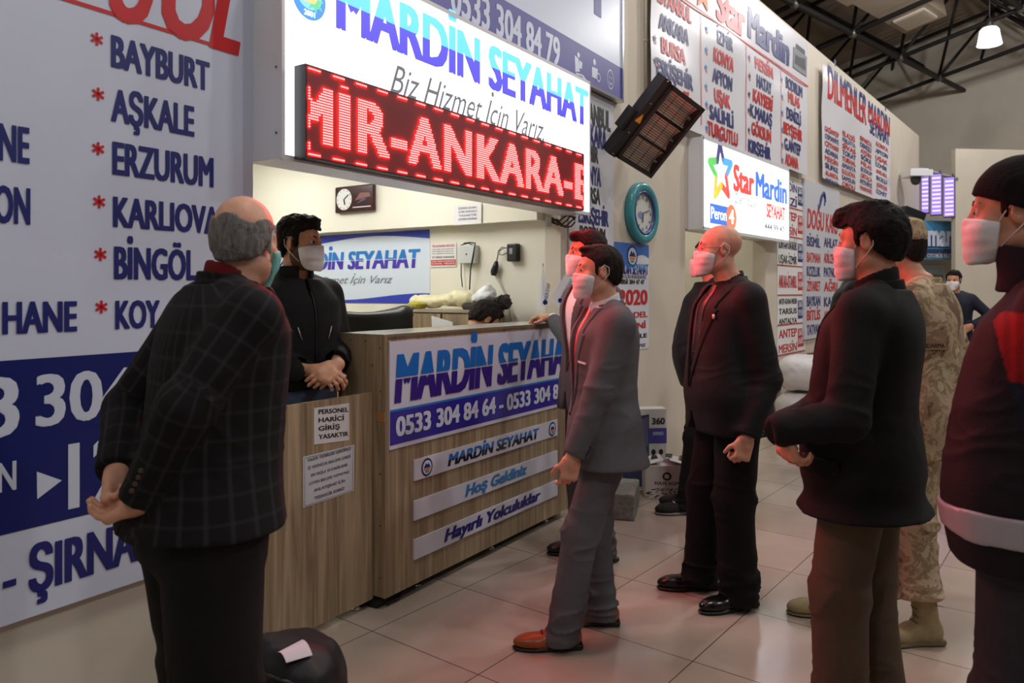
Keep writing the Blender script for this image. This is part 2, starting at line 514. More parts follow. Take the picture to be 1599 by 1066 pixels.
# ------------------------------------------------------------------ floor and walls
struct('floor', MB().poly([(-7, -8, 0), (30, -8, 0), (30, 12, 0), (-7, 12, 0)]), floor_mat(), 'glossy beige square floor tiles with dark joints')
VW = 2.485                                   # face of the left shop-front wall
UJ0, UJ1 = 1.93, 4.40                        # the booth opening
USPL = 5.15                                  # where the left wall meets the hall wall
JX, JY = A2W(USPL, VW)[:2]
YB = float(JY)                               # face of the hall wall
WT = 4.6
def awall(name, u0, u1, z0, z1, v0=VW, v1=VW + 0.12, m=WALL, label=None):
    c = [A2W(u0, v0), A2W(u1, v0), A2W(u1, v1), A2W(u0, v1)]
    vs = [(p[0], p[1], z) for z in (z0, z1) for p in c]
    return struct(name, MB().add(vs, [(0, 1, 5, 4), (1, 2, 6, 5), (2, 3, 7, 6), (3, 0, 4, 7), (4, 5, 6, 7), (3, 2, 1, 0)]), m, label)
awall('wall_left', -3.5, UJ0, 0, WT, label='cream wall behind the big blue and white destination sign')
awall('wall_lintel', UJ0, UJ1, 2.05, WT)
awall('wall_pillar', UJ1, USPL + 0.05, 0, WT, label='cream wall pier to the right of the booth opening')
# booth room behind the opening
awall('wall_booth_right', UJ1, UJ1 + 0.1, 0, 2.6, VW + 0.12, 6.6, BOOTH, 'pale yellow side wall of the booth with banner and notices')
awall('wall_booth_left', UJ0 - 0.6, UJ0 - 0.5, 0, 2.6, VW + 0.12, 6.6, BOOTH)
awall('wall_booth_back', UJ0 - 0.6, UJ1 + 0.1, 0, 2.6, 6.6, 6.7, BOOTH)
awall('ceiling_booth', UJ0 - 0.6, UJ1 + 0.1, 2.6, 2.7, VW + 0.12, 6.7, BOOTH)
awall('trim_soffit', UJ1 - 0.10, UJ1 - 0.005, 1.937, 2.599, VW + 0.125, 6.59, BOOTH, 'pale boxed-out soffit running along the booth side wall')
# hall wall beyond
XO0, XO1, XEND = 6.22, 8.25, 17.1
def bwall(name, x0, x1, z0, z1, m=WALL, y0=None, y1=None, label=None):
    y0 = YB if y0 is None else y0; y1 = y0 + 0.14 if y1 is None else y1
    return struct(name, MB().box(x0, x1, y0, y1, z0, z1), m, label)
bwall('wall_hall_a', float(JX), XO0, 0, WT, label='cream pier behind the teal clock and the heater')
bwall('wall_hall_b', XO0, XO1, 2.02, WT)
bwall('wall_hall_c', XO1, XEND, 0, WT, label='long cream partition wall with schedule boards')
# second booth behind the star lightbox
bwall('wall_second_booth_back', XO0 - 0.5, XO1 + 1.5, 0, 2.6, BOOTH, YB + 2.0)
bwall('wall_second_booth_side', XO1 + 0.05, XO1 + 0.15, 0, 2.6, BOOTH, YB + 0.145, YB + 1.99)
bwall('wall_second_booth_near', XO0 - 0.5, XO0 - 0.4, 0, 2.6, BOOTH, YB + 0.145, YB + 1.99)
bwall('ceiling_second_booth', XO0 - 0.5, XO1 + 1.5, 2.6, 2.7, BOOTH, YB + 0.145, YB + 2.1)
# far end of the hall
bwall('wall_far', 23.0, 23.2, 0, 12, WALL, -14, 14)
bwall('wall_behind_partition', -4, 23, 0, 12, WALL, 11.5)
# roof: dark corrugated sheets over a steel space frame, pitched up towards the middle of the hall
ANG = TH - math.radians(48.2)
E1 = np.array([math.cos(ANG), math.sin(ANG), 0]); E2 = np.array([math.sin(ANG), -math.cos(ANG), 0.194]); E2 = E2 / np.linalg.norm(E2)
EN = np.cross(E2, E1); EN = EN * np.sign(EN[2])
N0 = at(1240, 6, 13.9)
GS = 2.4
def roof():
    mb = MB(); i0, i1, j0, j1 = -6, 9, -4, 8; n = 130
    vs = []; fs = []
    for j in (j0, j1):
        for k in range(n + 1):
            for q in (0, 1):
                a = i0 + (i1 - i0) * (k + 0.5 * q) / n
                vs.append(N0 + E1 * a * GS + E2 * j * GS + EN * (1.75 + (0.09 if q else 0)))
    w = 2 * (n + 1)
    fs = [(k, k + 1, w + k + 1, w + k) for k in range(w - 1)]
    mb.add(vs, fs)
    return struct('ceiling', mb, mat('dark_roof_sheet', srgb(150, 134, 120), 0.6), 'dark corrugated metal roof of the hall')
roof()
def frame():
    root = thing('roof_truss', 'black steel space frame of tubes and round joints under the hall roof', 'roof truss', N0)
    P = lambda i, j: E1 * i * GS + E2 * j * GS
    Q = lambda i, j: E1 * (i + .5) * GS + E2 * (j + .5) * GS + EN * 1.55
    I0, I1, J0, J1 = -3, 7, -2, 3
    for j in range(J0, J1 + 1): MB().tube([P(i, j) for i in range(I0, I1 + 1)], .062, 6).build('chord', STEEL, root)
    for i in range(I0, I1 + 1): MB().tube([P(i, j) for j in range(J0, J1 + 1)], .05, 6).build('chord', STEEL, root)
    for j in range(J0, J1): MB().tube([Q(i, j) for i in range(I0, I1)], .05, 6).build('chord', STEEL, root)
    for i in range(I0, I1): MB().tube([Q(i, j) for j in range(J0, J1)], .05, 6).build('chord', STEEL, root)
    node = MB().lathe([(0.001, -.1), (.07, -.07), (.1, 0), (.07, .07), (.001, .1)], 10).build('joint', mat('node_steel', srgb(110, 104, 100), .4, .6), root)
    for i in range(I0, I1 + 1):
        for j in range(J0, J1 + 1):
            o = node if (i, j) == (I0, J0) else node.copy()
            if o is not node: COL.objects.link(o)
            o.parent = root; o.location = P(i, j)
            if i < I1 and j < J1:
                w = MB()
                for a, b in ((0, 0), (1, 0), (0, 1), (1, 1)): w.tube([P(i + a, j + b), Q(i, j)], 0.036, 6)
                w.build('brace', STEEL, root)
frame()
def duct():
    c = at(1402, 20, 15.0)
    root = thing('air_duct', 'beige square air duct with a louvred grille hanging under the roof', 'duct', c)
    M = mat('duct_sheet', srgb(176, 160, 142), .5, .2)
    MB().obox((0, 0, .3), (E1, E2, EN), (1.3, .42, .25)).obox(E1 * -1.9 + E2 * 0 + np.array((0, 0, .45)), (E1, E2, EN), (.7, .55, .4)).build('duct_body', M, root)
    g = MB()
    g.obox(E1 * .75 + np.array((0, 0, .3)) - EN * .27, (E1, E2, EN), (.36, .30, .02))
    for k in range(9): g.obox(E1 * (.45 + .075 * k) + np.array((0, 0, .3)) - EN * .3, (E1, E2, EN), (.012, .29, .012), 1)
    g.build('grille', [mat('grille_white', srgb(215, 208, 196), .4), M], root)
duct()
def bay_lamp(p, vis=True):
    root = thing('pendant_lamp', 'glowing bell-shaped high bay lamp hanging below the roof truss', 'lamp', p)
    MB().lathe([(.03, .32), (.12, .31), (.155, .27), (.175, .14), (.20, .01), (.205, 0), (.19, .01), (.16, .14), (.13, .26), (.001, .28)], 28).build('lamp_shade', mat('acrylic_reflector', (.9, .9, .9), .3, emis=(1, .97, .92), es=4.0), root)
    MB().lathe([(.001, -.02), (.1, -.02), (.15, .03), (.001, .05)], 24).build('bulb', glow('lamp_bulb', (1, .97, .93), 30), root)
    MB().tube([(0, 0, .3), (0, 0, 1.15)], .015, 6).build('cable', STEEL, root)
    MB().lathe([(.001, .3), (.06, .3), (.06, .48), (.001, .48)], 16).build('ballast', STEEL, root)
bay_lamp(at(1545, 70, 14.0))
# ------------------------------------------------------------------ signs
_lettered = []
def sign_root(name, label, cat, fr_plane, px, group=None):
    """an Empty on the plane under the given pixel; returns it with a frame whose origin is the Empty"""
    w = onplane(px[0], px[1], fr_plane.o, fr_plane.y); w[2] = 0
    return thing(name, label, cat, (w[0], w[1], 0), fr_plane.a, group), Frame(w, fr_plane.a)
FA = lambda v: Frame(A2W(0, v), AA)
FB = lambda y: Frame((0, y, 0), 0.0)
FI = lambda u: Frame(A2W(u, 0), AA - math.pi / 2)     # side wall inside the booth, seen from the left
def logo(parent, x, z, rx, rz, y, name='logo', mk=None):
    mk = mk or (NAVYB, WHITE, mat('logo_orange', srgb(225, 110, 50), .4), mat('logo_green', srgb(60, 150, 90), .4))
    m = MB().disc((x, z), rx, rz, y, 32, 0)
    m.disc((x, z), rx * .78, rz * .78, y - .0008, 32, 1)
    m.poly([(x - rx * .62, y - .0014, z - rz * .05), (x - rx * .2, y - .0014, z + rz * .5), (x + rx * .05, y - .0014, z + rz * .25), (x + rx * .25, y - .0014, z + rz * .45), (x + rx * .65, y - .0014, z - rz * .05)], 0)
    m.poly([(x - rx * .6, y - .0016, z - rz * .1), (x + rx * .6, y - .0016, z - rz * .1), (x + rx * .45, y - .0016, z - rz * .35), (x - rx * .45, y - .0016, z - rz * .35)], 2)
    m.poly([(x - rx * .42, y - .0016, z - rz * .4), (x + rx * .42, y - .0016, z - rz * .4), (x + rx * .2, y - .0016, z - rz * .62), (x - rx * .2, y - .0016, z - rz * .62)], 3)
    return m.build(name, list(mk), parent, False)

# --- big destination sign on the left
def left_sign():
    r, f = sign_root('destination_sign', 'big white and blue wall sign listing * BAYBURT, AŞKALE, ERZURUM at left edge', 'sign', FA(2.455), (200, 600))
    x0 = f.p(-60, 560)[0]; x1 = f.p(395, 300)[0]
    zb = (f.p(3, 979)[1] + f.p(215, 907)[1]) / 2
    zc = (f.p(0, 835)[1] + f.p(148, 801)[1]) / 2; zd = (f.p(0, 564)[1] + f.p(202, 549)[1]) / 2
    MB().box(x0, x1, 0, .028, zb, 3.3).build('board', WHITE, r)
    MB().poly([(x0, -.001, zc), (x1, -.001, zc), (x1, -.001, zd), (x0, -.001, zd)]).build('blue_band', NAVYB, r, False)
    for t, lb, rt in (('BAYBURT', (173, 103), (327, 99)), ('AŞKALE', (173, 188), (303, 168)), ('ERZURUM', (175, 271), (333, 248)), ('KARLIOVA', (176, 353), (342, 325)),
                      ('BİNGÖL', (177.5, 434.6), (307, 392)), ('KOY', (179.5, 513), (249, 469.5)), ('NE', (-3, 249), (45.7, 201)), ('ON', (-10, 346), (47, 295.5)), ('HANE', (3, 521), (120, 471))):
        m = MB(); px_text(m, f, t, lb, rt, bold=.085, off=0); m.build('city_name', NAVY, r, False)
    for x, y in ((151, 61), (153, 147), (153, 232), (154.5, 315), (156.5, 397), (158, 479)):
        m = MB(); cx, cz = f.p(x, y)
        for k in range(3):
            a = math.pi * (k / 3 + .5); dx, dz = math.cos(a), math.sin(a); R, w = .021, .0042
            m.poly([(cx - dx * R - dz * w, -.002, cz - dz * R + dx * w), (cx + dx * R - dz * w, -.002, cz + dz * R + dx * w), (cx + dx * R + dz * w, -.002, cz + dz * R - dx * w), (cx - dx * R + dz * w, -.002, cz - dz * R - dx * w)])
        m.build('asterisk', RED, r, False)
    m = MB(); px_text(m, f, 'OL', (252, 46), (375, -20), bold=.06, off=.02, shear=.3); m.build('red_lettering', RED, r, False)
    m = MB(); px_text(m, f, 'U', (170, 22), (250, -60), bold=.06, off=.02, shear=.3); m.build('red_lettering', RED, r, False)
    p, q = f.p(60, -6), f.p(371, 85)
    MB().poly([(p[0], -.002, q[1]), (q[0], -.002, q[1]), (q[0], -.002, q[1] + .013), (p[0], -.002, q[1] + .013)]).build('red_underline', RED, r, False)
    for t, lb, rt in (('3', (-30, 685), (30, 588)), ('304', (55, 666), (209, 574)), ('N', (-4, 769), (25, 719)), ('12', (106, 794), (196, 680))):
        m = MB(); px_text(m, f, t, lb, rt, bold=.05, off=0); m.build('white_digits', WHITE, r, False)
    m = MB(); m.poly([(f.p(*q)[0], -.002, f.p(*q)[1]) for q in ((57, 736), (57.6, 779), (96, 749.6))]); m.build('arrow_mark', WHITE, r, False)
    m = MB(); px_text(m, f, 'ŞIRNAK', (44, 926), (247, 804), bold=.085, off=0); m.build('city_name', NAVY, r, False)
    m = MB(); a = f.p(4, 919); b = f.p(25, 905); m.poly([(a[0], -.002, a[1]), (b[0], -.002, a[1]), (b[0], -.002, a[1] + .02), (a[0], -.002, a[1] + .02)]); m.build('dash', NAVY, r, False)
left_sign()

# --- lit box over the booth
def shape_star(m, x, z, R, y, mi, n=5, rot=0.3):
    pts = []
    for k in range(2 * n):
        q = R if k % 2 == 0 else R * .45; a = rot + math.pi * k / n
        pts.append((x + q * math.cos(a), y, z + q * math.sin(a)))
    m.poly(pts, mi)
VF = 2.288
LIT = glow('lit_acrylic', (1.0, 1.0, 1.04), 1.55)
def lightbox():
    r, f = sign_root('lightbox_sign', 'lit white box sign with big two-tone blue lettering over the booth opening', 'sign', FA(VF), (680, 200))
    x0 = f.p(440, 100)[0]; x1 = f.p(921, 200)[0]; zb = f.p(440, 247)[1]; zt = (f.p(921, 129)[1] + f.p(690, 12)[1]) / 2
    d = VW - VF - .003
    b = MB().box(x0, x1, .012, d, zb, zt); b.box(x0, x1, -.004, .012, zb - .004, zb + .016); b.box(x0, x1, -.004, .012, zt - .016, zt + .004)
    b.box(x0 - .003, x0 + .012, -.004, .012, zb, zt); b.box(x1 - .012, x1 + .003, -.004, .012, zb, zt)
    b.build('casing', WHITEP, r)
    MB().poly([(x0 + .012, .004, zb + .016), (x1 - .012, .004, zb + .016), (x1 - .012, .004, zt - .016), (x0 + .012, .004, zt - .016)]).build('lit_face', LIT, r, False)
    m = MB(); px_text(m, f, 'MARDİN SEYAHAT', (525, 41), (919, 144), y=.002, bold=.10, off=0)
    o = m.build('lettering', [glow('lit_sky_blue', (.10, .50, 1.0), .95), glow('lit_indigo', (.075, .06, .62), .8)], r, False)
    zz = f.p(525, 41)[1]; z2 = f.p(919, 144)[1]; split_z(o, zz + (z2 - zz) * .5)
    m = MB(); px_text(m, f, 'Biz Hizmet İçin Varız.', (609.6, 143), (850, 187), y=.002, bold=.004, off=0, shear=.45); m.build('slogan', mat('lit_grey_print', (.1, .1, .12), .5, emis=(.2, .2, .22), es=.4), r, False)
    cx, cz = f.p(483.5, -3); rr = cz - f.p(483.5, 31)[1]
    m = MB(); m.disc((cx, cz), rr, rr, .002, 36, 0); m.disc((cx, cz + rr * .1), rr * .74, rr * .62, .0012, 30, 1); shape_star(m, cx + .03, cz - rr * .1, rr * .55, .0006, 2, 7); m.poly([(cx - rr * .5, .0004, cz + .01), (cx + rr * .6, .0004, cz + .02), (cx + rr * .3, .0004, cz - rr * .2), (cx - rr * .3, .0004, cz - rr * .2)], 3)
    add_text(m, '2001', cx - rr * .32, cx + rr * .32, cz - rr * .82, cz - rr * .58, y=.0004, mi=4)
    m.build('logo', [glow('lit_logo_blue', (.05, .22, .62), .9), glow('lit_logo_teal', (.2, .55, .7), .9), glow('lit_logo_green', (.1, .5, .25), .9), glow('lit_logo_orange', (.95, .5, .2), .9), LIT], r, False)
    s = MB()
    for z in (zb + .1, zb + .35, zb + .7):
        for y in (.03, d - .02): s.tube([(x0 - .004, y, z), (x0 + .002, y, z)], .005, 8)
    s.build('screw', GREYP, r)
lightbox()

# --- red LED ticker
def led():
    v = VF - .07
    r, f = sign_root('led_ticker', 'red dot-matrix ticker showing MİR-ANKARA-E under the lit sign', 'display', FA(v), (690, 200))
    x0 = f.p(477, 180)[0]; x1 = f.p(912, 280)[0]; zb = (f.p(475, 250)[1] + f.p(911, 326)[1]) / 2; zt = (f.p(480, 109)[1] + f.p(918, 237)[1]) / 2
    rows = 32; p = (zt - zb - .02) / rows; cols = int((x1 - x0 - .02) / p)
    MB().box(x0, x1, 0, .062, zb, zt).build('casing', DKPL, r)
    MB().poly([(x0 + .006, -.001, zb + .006), (x1 - .006, -.001, zb + .006), (x1 - .006, -.001, zt - .006), (x0 + .006, -.001, zt - .006)]).build('panel_face', mat('led_mask_red_glow', (.22, .007, .009), .6), r, False)  # red glow between the lit dots is put into the base colour
    t = MB(); a = f.p(527, 200)[0]; b = f.p(893, 280)[0]
    zlo = zb + .01 + 5.2 * p; zhi = zb + .01 + 26.2 * p
    add_text(t, 'İR-ANKARA-', a, b, zlo, zhi - .6 * p, y=0, bold=.075, off=0, sp=1.12)
    add_text(t, 'M', f.p(461, 180)[0], f.p(518, 180)[0], zlo, zhi - .6 * p, y=0, bold=.075, off=0)
    add_text(t, 'E', f.p(897, 280)[0], f.p(921, 280)[0], zlo, zhi - .6 * p, y=0, bold=.075, off=0)
    bv = BVHTree.FromPolygons(t.v, t.f)
    lit = MB(); hw = p * .40; hh = p * .27
    for i in range(cols):
        for j in range(rows):
            x = x0 + .01 + (i + .5) * p; z = zb + .01 + (j + .5) * p
            on = bv.ray_cast(Vector((x, -1, z)), Vector((0, 1, 0)))[0] is not None and 3 < j < 29
            if j in (0, rows - 1): on = (i // 6) % 2 == 0
            if i in (0, cols - 1) and 1 < j < rows - 2: on = (j // 5) % 2 == 0
            if on: lit.add([(x - hw, -.004, z - hh), (x + hw, -.004, z - hh), (x + hw, -.004, z + hh), (x - hw, -.004, z + hh)], [(0, 1, 2, 3)])
    m = mat('led_red', (.3, .02, .02), .5)
    nt = m.node_tree; b_ = nt.nodes['Principled BSDF']
    b_.inputs['Emission Color'].default_value = (1.0, .0064, .0062, 1); b_.inputs['Emission Strength'].default_value = 98.0
    lit.build('lit_dots', m, r, False)
led()

# --- upper blue and white sign
def top_sign():
    v = 2.43
    r, f = sign_root('wall_sign', 'white and purple wall sign with phone 0533 304 84 79 above the lit box', 'sign', FA(v), (870, 60))
    x0 = f.p(560, 60)[0]; x1 = f.p(971, 60)[0]; zb = (f.p(872, 107)[1] + f.p(968, 158)[1]) / 2; zm = (f.p(785, 0)[1] + f.p(968, 104)[1]) / 2; zt = 4.3
    MB().box(x0, x1, 0, .05, zb, zt).build('board', WHITE, r)
    MB().poly([(x0, -.001, zb), (x1, -.001, zb), (x1, -.001, zm), (x0, -.001, zm)]).build('purple_band', PURP, r, False)
    fr = MB(); fr.box(x0, x1, -.012, .055, zb - .012, zb + .008); fr.box(x1 - .008, x1 + .012, -.012, .055, zb - .012, zt); fr.build('metal_rim', CHROME, r)
    m = MB(); px_text(m, f, '0533 304 84 79', (703, 18), (874, 62), bold=.07, off=0); m.build('phone_number', WHITE, r, False)
    m = MB(); px_text(m, f, 'T', (912, 8), (953, -60), bold=.05, off=.01); m.build('lettering', PURP, r, False)
    ic = MB(); p2 = MB(); p3 = MB()
    c = f.p(903, 86); ic.disc(c, .018, .018, -.002, 16)
    q = lambda x, y: (f.p(x, y)[0], -.002, f.p(x, y)[1])
    ic.poly([q(897, 86), q(903, 92), q(905, 112), q(898, 112)]); ic.poly([q(904, 94), q(909, 98), q(908, 108), q(904, 106)]); ic.poly([q(899, 113), q(910, 117), q(915, 124), q(912, 124), q(908, 119), q(899, 116)])
    c = f.p(928, 97); p2.disc(c, .02, .022, -.002, 16); p2.poly([q(924, 104), q(933, 108), q(932, 124), q(924, 120)]); c = f.p(934, 121); p2.ring(c, .032, .032, -.003, .7, 20)
    c = f.p(953, 124); p3.ring(c, .054, .072, -.002, .88, 32); p3.disc((c[0] - .017, c[1] + .012), .006, .008, -.002, 10); p3.disc((c[0] + .017, c[1] + .012), .006, .008, -.002, 10)
    sm = [(c[0] + .03 * math.cos(a), -.002, c[1] - .008 + .032 * math.sin(a)) for a in np.linspace(math.pi * 1.12, math.pi * 1.88, 9)] + [(c[0] + .024 * math.cos(a), -.002, c[1] - .006 + .025 * math.sin(a)) for a in np.linspace(math.pi * 1.88, math.pi * 1.12, 9)]
    p3.poly(sm); ic.build('seat_icon', WHITE, r, False); p2.build('traveller_icon', WHITE, r, False); p3.build('smile_icon', WHITE, r, False)
top_sign()

# --- narrow city list right of the booth
def city_strip():
    r, f = sign_root('city_list_sign', 'narrow white strip listing İSTANBUL, ANKARA, ESKİŞEHİR right of the lit box', 'sign', FA(2.47), (925, 300))
    x0 = f.p(889, 300)[0]; x1 = f.p(958, 300)[0]
    MB().box(x0, x1, 0, .012, .95, 2.88).build('board', mat('strip_white', srgb(206, 206, 214), .35), r)
    for i, (t, lb, rt) in enumerate((('İSTANBUL', (905, 186), (953, 176)), ('ANKARA', (905, 220), (947, 204)), ('İZMİR', (908, 247), (934, 231)), ('KONYA', (906, 283), (938, 264)), ('BURSA', (908, 313), (937, 296)),
                                     ('ESKİŞEHİR', (903, 346), (950, 331)), ('BODRUM', (905, 372), (945, 358)))):
        m = MB(); px_text(m, f, t, lb, rt, bold=.08); m.build('city_name', (BLACK, NAVY)[i % 2], r, False)
city_strip()

def poster():
    r, f = sign_root('poster', 'small blue-topped poster with red 2020 below the teal clock', 'poster', FB(YB - .004), (986, 460))
    x0, zt = f.p(959, 377); x1, _ = f.p(1013, 379); zb = f.p(1000, 545)[1]
    MB().box(x0, x1, 0, .003, zb, zt).build('sheet', mat('poster_white', srgb(214, 216, 224), .4), r)
    w = x1 - x0; m = MB()
    top = [(x0 + w * t, -.001, zt - (.13 + .045 * math.sin(t * 5.5 + .3))) for t in np.linspace(0, 1, 16)]
    m.poly([(x0, -.001, zt), (x1, -.001, zt)] + top[::-1]); m.build('blue_wave', mat('poster_blue', srgb(60, 110, 190), .4), r, False)
    logo(r, x0 + w * .5, zt - .1, .085, .085, -.002)
    m = MB(); px_text(m, f, 'MARDİN SEYAHAT', (962, 427), (1012, 413), y=-.002, bold=.08); o = m.build('lettering', [SKY, INK], r, False); a = f.p(962, 427)[1]; split_z(o, a + .035)
    for t, lb, rt, mm in (('SİZİN İÇİN BURADAYIZ', (964, 434), (1009, 430), GREYP), ('0850 304 47 47', (968, 443), (1006, 437), BLACK), ('2020', (965, 476), (1011, 453), RED), ('MODEL', (968, 497), (1011, 486), RED), ('YENİ', (978, 514), (1008, 503), RED), ('SİZİNLE', (970, 530), (1010, 520), BLACK), ('YOLDAYIZ', (968, 545), (1008, 536), BLACK)):
        m = MB(); px_text(m, f, t, lb, rt, y=-.002, bold=.06); m.build('lettering', mm, r, False)
poster()

# --- star coach company: banner and lit box
STARC = [mat('star_orange', srgb(232, 120, 40), .4), mat('star_green', srgb(80, 170, 70), .4), mat('star_blue', srgb(60, 130, 200), .4), mat('star_navy', srgb(50, 50, 90), .4), mat('star_red', srgb(205, 50, 45), .4)]
def star_logo(parent, cx, cz, R, y, mats, tubes=True):
    m = MB()
    pts = [(cx + R * math.cos(math.pi / 2 + 2 * math.pi * k / 5 + .1), cz + R * math.sin(math.pi / 2 + 2 * math.pi * k / 5 + .1)) for k in range(5)]
    inn = [(cx + .45 * R * math.cos(math.pi / 2 + 2 * math.pi * (k + .5) / 5 + .1), cz + .45 * R * math.sin(math.pi / 2 + 2 * math.pi * (k + .5) / 5 + .1)) for k in range(5)]
    w = R * .13
    for k in range(5):
        for a, b in ((inn[k - 1], pts[k]), (pts[k], inn[k])):
            d = nrm((b[0] - a[0], b[1] - a[1], 0)); n = (-d[1] * w, d[0] * w)
            m.poly([(a[0] + n[0], y, a[1] + n[1]), (b[0] + n[0], y, b[1] + n[1]), (b[0] - n[0], y, b[1] - n[1]), (a[0] - n[0], y, a[1] - n[1])], k)
        m.disc(pts[k], w, w, y, 12, k); m.disc(inn[k], w, w, y, 12, k)
    return m.build('star_logo', list(mats), parent, False)
def wavy_sheet(x0, x1, z0, z1, amp, seed, nx=90, nz=60, sag=0.0):
    rs = np.random.RandomState(seed); ph = rs.rand(6) * 6
    def wv(x, z):
        a = (x - x0) / (x1 - x0); b = (z - z0) / (z1 - z0)
        return amp * (math.sin(9 * a + 5 * b + ph[0]) * .5 + math.sin(17 * a - 9 * b + ph[1]) * .3 + math.sin(4 * a + 14 * b + ph[2]) * .35) * (0.25 + 0.75 * math.sin(math.pi * min(1, max(0, b))))
    return wv
def banner(name, label, y, c_px, xl, xr, zb, zt, amp, seed, items, mats, rootname='vinyl_banner'):
    r, f = sign_root(rootname, label, 'banner', FB(y), c_px)
    wv = wavy_sheet(xl, xr, zb, zt, amp, seed)
    nx, nz = 80, 60
    vs = []; fs = []
    for side in (0, .002):
        for j in range(nz + 1):
            for i in range(nx + 1):
                x = xl + (xr - xl) * i / nx; z = zb + (zt - zb) * j / nz
                vs.append((x, wv(x, z) + side, z))
    W = nx + 1; S = W * (nz + 1)
    for j in range(nz):
        for i in range(nx):
            a = j * W + i; fs.append((a, a + 1, a + W + 1, a + W)); fs.append((S + a, S + a + W, S + a + W + 1, S + a + 1))
    sh = MB().add(vs, fs, 0, True).build('sheet', mats[0], r, False)
    for nm, mb, mm in items(f):
        bm = bmesh.new()
        me = bpy.data.meshes.new('t'); me.from_pydata(mb.v, [], mb.f); me.polygons.foreach_set('material_index', mb.m); bm.from_mesh(me); bpy.data.meshes.remove(me)
        for v in bm.verts: v.co.y = wv(v.co.x, v.co.z) - .006
        me = bpy.data.meshes.new(nm); bm.to_mesh(me); bm.free(); link(nm, me, r, mm)
    return r, f, wv
VINYL = mat('glossy_vinyl', srgb(222, 221, 228), .22, bump=.04, bscale=5)
def star_banner_items(f):
    out = []
    cols = [[('İSTANBUL', (1026, 2), (1080, 26)), ('ANKARA', (1029, 43), (1076, 58)), ('BURSA', (1032.5, 81), (1070.6, 87)), ('ESKİŞEHİR', (1023.6, 114), (1081, 123)), ('Bozüyük', (1026, 146), (1079, 146))],
            [('İZMİR', (1118.7, 66), (1143, 71)), ('KONYA', (1114, 94.6), (1145, 101)), ('AFYON', (1113.4, 126), (1144, 129)), ('UŞAK', (1116, 158), (1141, 158)), ('SALİHLİ', (1107.6, 184), (1145, 187)), ('TURGUTLU', (1104, 210), (1151.5, 217))],
            [('MERSİN', (1178, 106), (1206, 112)), ('HATAY', (1179.6, 135), (1202.7, 135)), ('KAYSERİ', (1174.6, 157.6), (1205, 164)), ('K.MARAŞ', (1171, 181), (1205, 188)), ('GÖKSUN', (1173, 209), (1203.5, 211.5)), ('KIRŞEHİR', (1168, 236), (1202.7, 236))],
            [('BODRUM', (1227.7, 136), (1253.5, 139)), ('MİLAS', (1231, 159), (1249, 162)), ('DENİZLİ', (1227.7, 184), (1250, 185)), ('BEYŞEHİR', (1223, 207), (1252, 211)), ('G.ANTEP', (1224, 232), (1250, 234)), ('ADANA', (1225, 256), (1246, 260))]]
    for ci, col in enumerate(cols):
        for i, (t, lb, rt) in enumerate(col):
            m = MB(); x0, zb = f.p(*lb); x1, zt = f.p(*rt); zt = max(zt, zb + .1)
            add_text(m, t, x0, x1, zb, zb + .125, bold=.075)
            out.append(('city_name', m, (RED, NAVY)[(i + (1 if ci in (1, 3) else 0)) % 2]))
    m = MB(); a = f.p(1066, 1); b = f.p(1262, 136); zz = (a[1] + b[1]) / 2
    m.poly([(f.p(1018, 0)[0], 0, zz), (b[0], 0, zz), (b[0], 0, zz + .018), (f.p(1018, 0)[0], 0, zz + .018)])
    zl = f.p(1200, 270)[1]
    for px, py in ((1094, 100), (1164, 150), (1219, 180)):
        x = f.p(px, py)[0]; zl = f.p(px, py + (95, 85, 75)[(1094, 1164, 1219).index(px)])[1]
        m.poly([(x, 0, zl), (x + .012, 0, zl), (x + .012, 0, zz), (x, 0, zz)])
    out.append(('red_rule', m, RED))
    m = MB(); px_text(m, f, 'Star', (1118, 28), (1163, 12), bold=.10); out.append(('title', m, RED))
    m = MB(); px_text(m, f, 'Mardin', (1167, 56), (1232, 62), bold=.10); out.append(('title', m, NAVY))
    m = MB(); c = f.p(1098, 5); shape_star(m, c[0], c[1] + .1, .2, 0, 0); out.append(('emblem', m, STARC[0]))
    m = MB()
    for k, (x, ys) in enumerate(((1022, (60, 95)), (1103, (45, 78, 105, 135, 163, 200)), (1169, (90, 119, 147, 172, 203, 230)), (1221, (124, 151, 176, 202, 226, 250)))):
        for y in ys:
            c = f.p(x, y); shape_star(m, c[0], c[1], .036, 0, 0 if k % 2 else 1); shape_star(m, c[0] + .015, c[1] - .03, .022, 0, 2)
    out.append(('star_bullets', m, [STARC[2], STARC[3], STARC[0]]))
    m = MB(); a = f.p(1238, 66); b = f.p(1259, 120); m.poly([(a[0], 0, b[1]), (b[0], 0, b[1]), (b[0], 0, a[1] - .05), (a[0], 0, a[1] - .05)])
    m.poly([(a[0] + .05, -.001, b[1] + .06), (b[0] - .05, -.001, b[1] + .06), (b[0] - .08, -.001, b[1] + .3), (a[0] + .1, -.001, b[1] + .3)], 1); out.append(('coach_picture', m, [mat('picture_grey', srgb(120, 124, 132), .4), mat('picture_dark', srgb(40, 42, 54), .4)]))
    return out
_f = FB(YB - .07)
def star_banner():
    w = onplane(1140, 120, _f.o, _f.y); f = Frame((w[0], w[1], 0), 0)
    xl = f.p(1016, 100)[0]; xr = f.p(1261, 180)[0]; zb = (f.p(1100, 212)[1] + f.p(1259, 274)[1]) / 2
    banner('b', 'crinkled white banner with orange star emblem and four columns of city names', YB - .07, (1140, 120), xl, xr, zb, 4.5, .012, 3, star_banner_items, [VINYL])
star_banner()
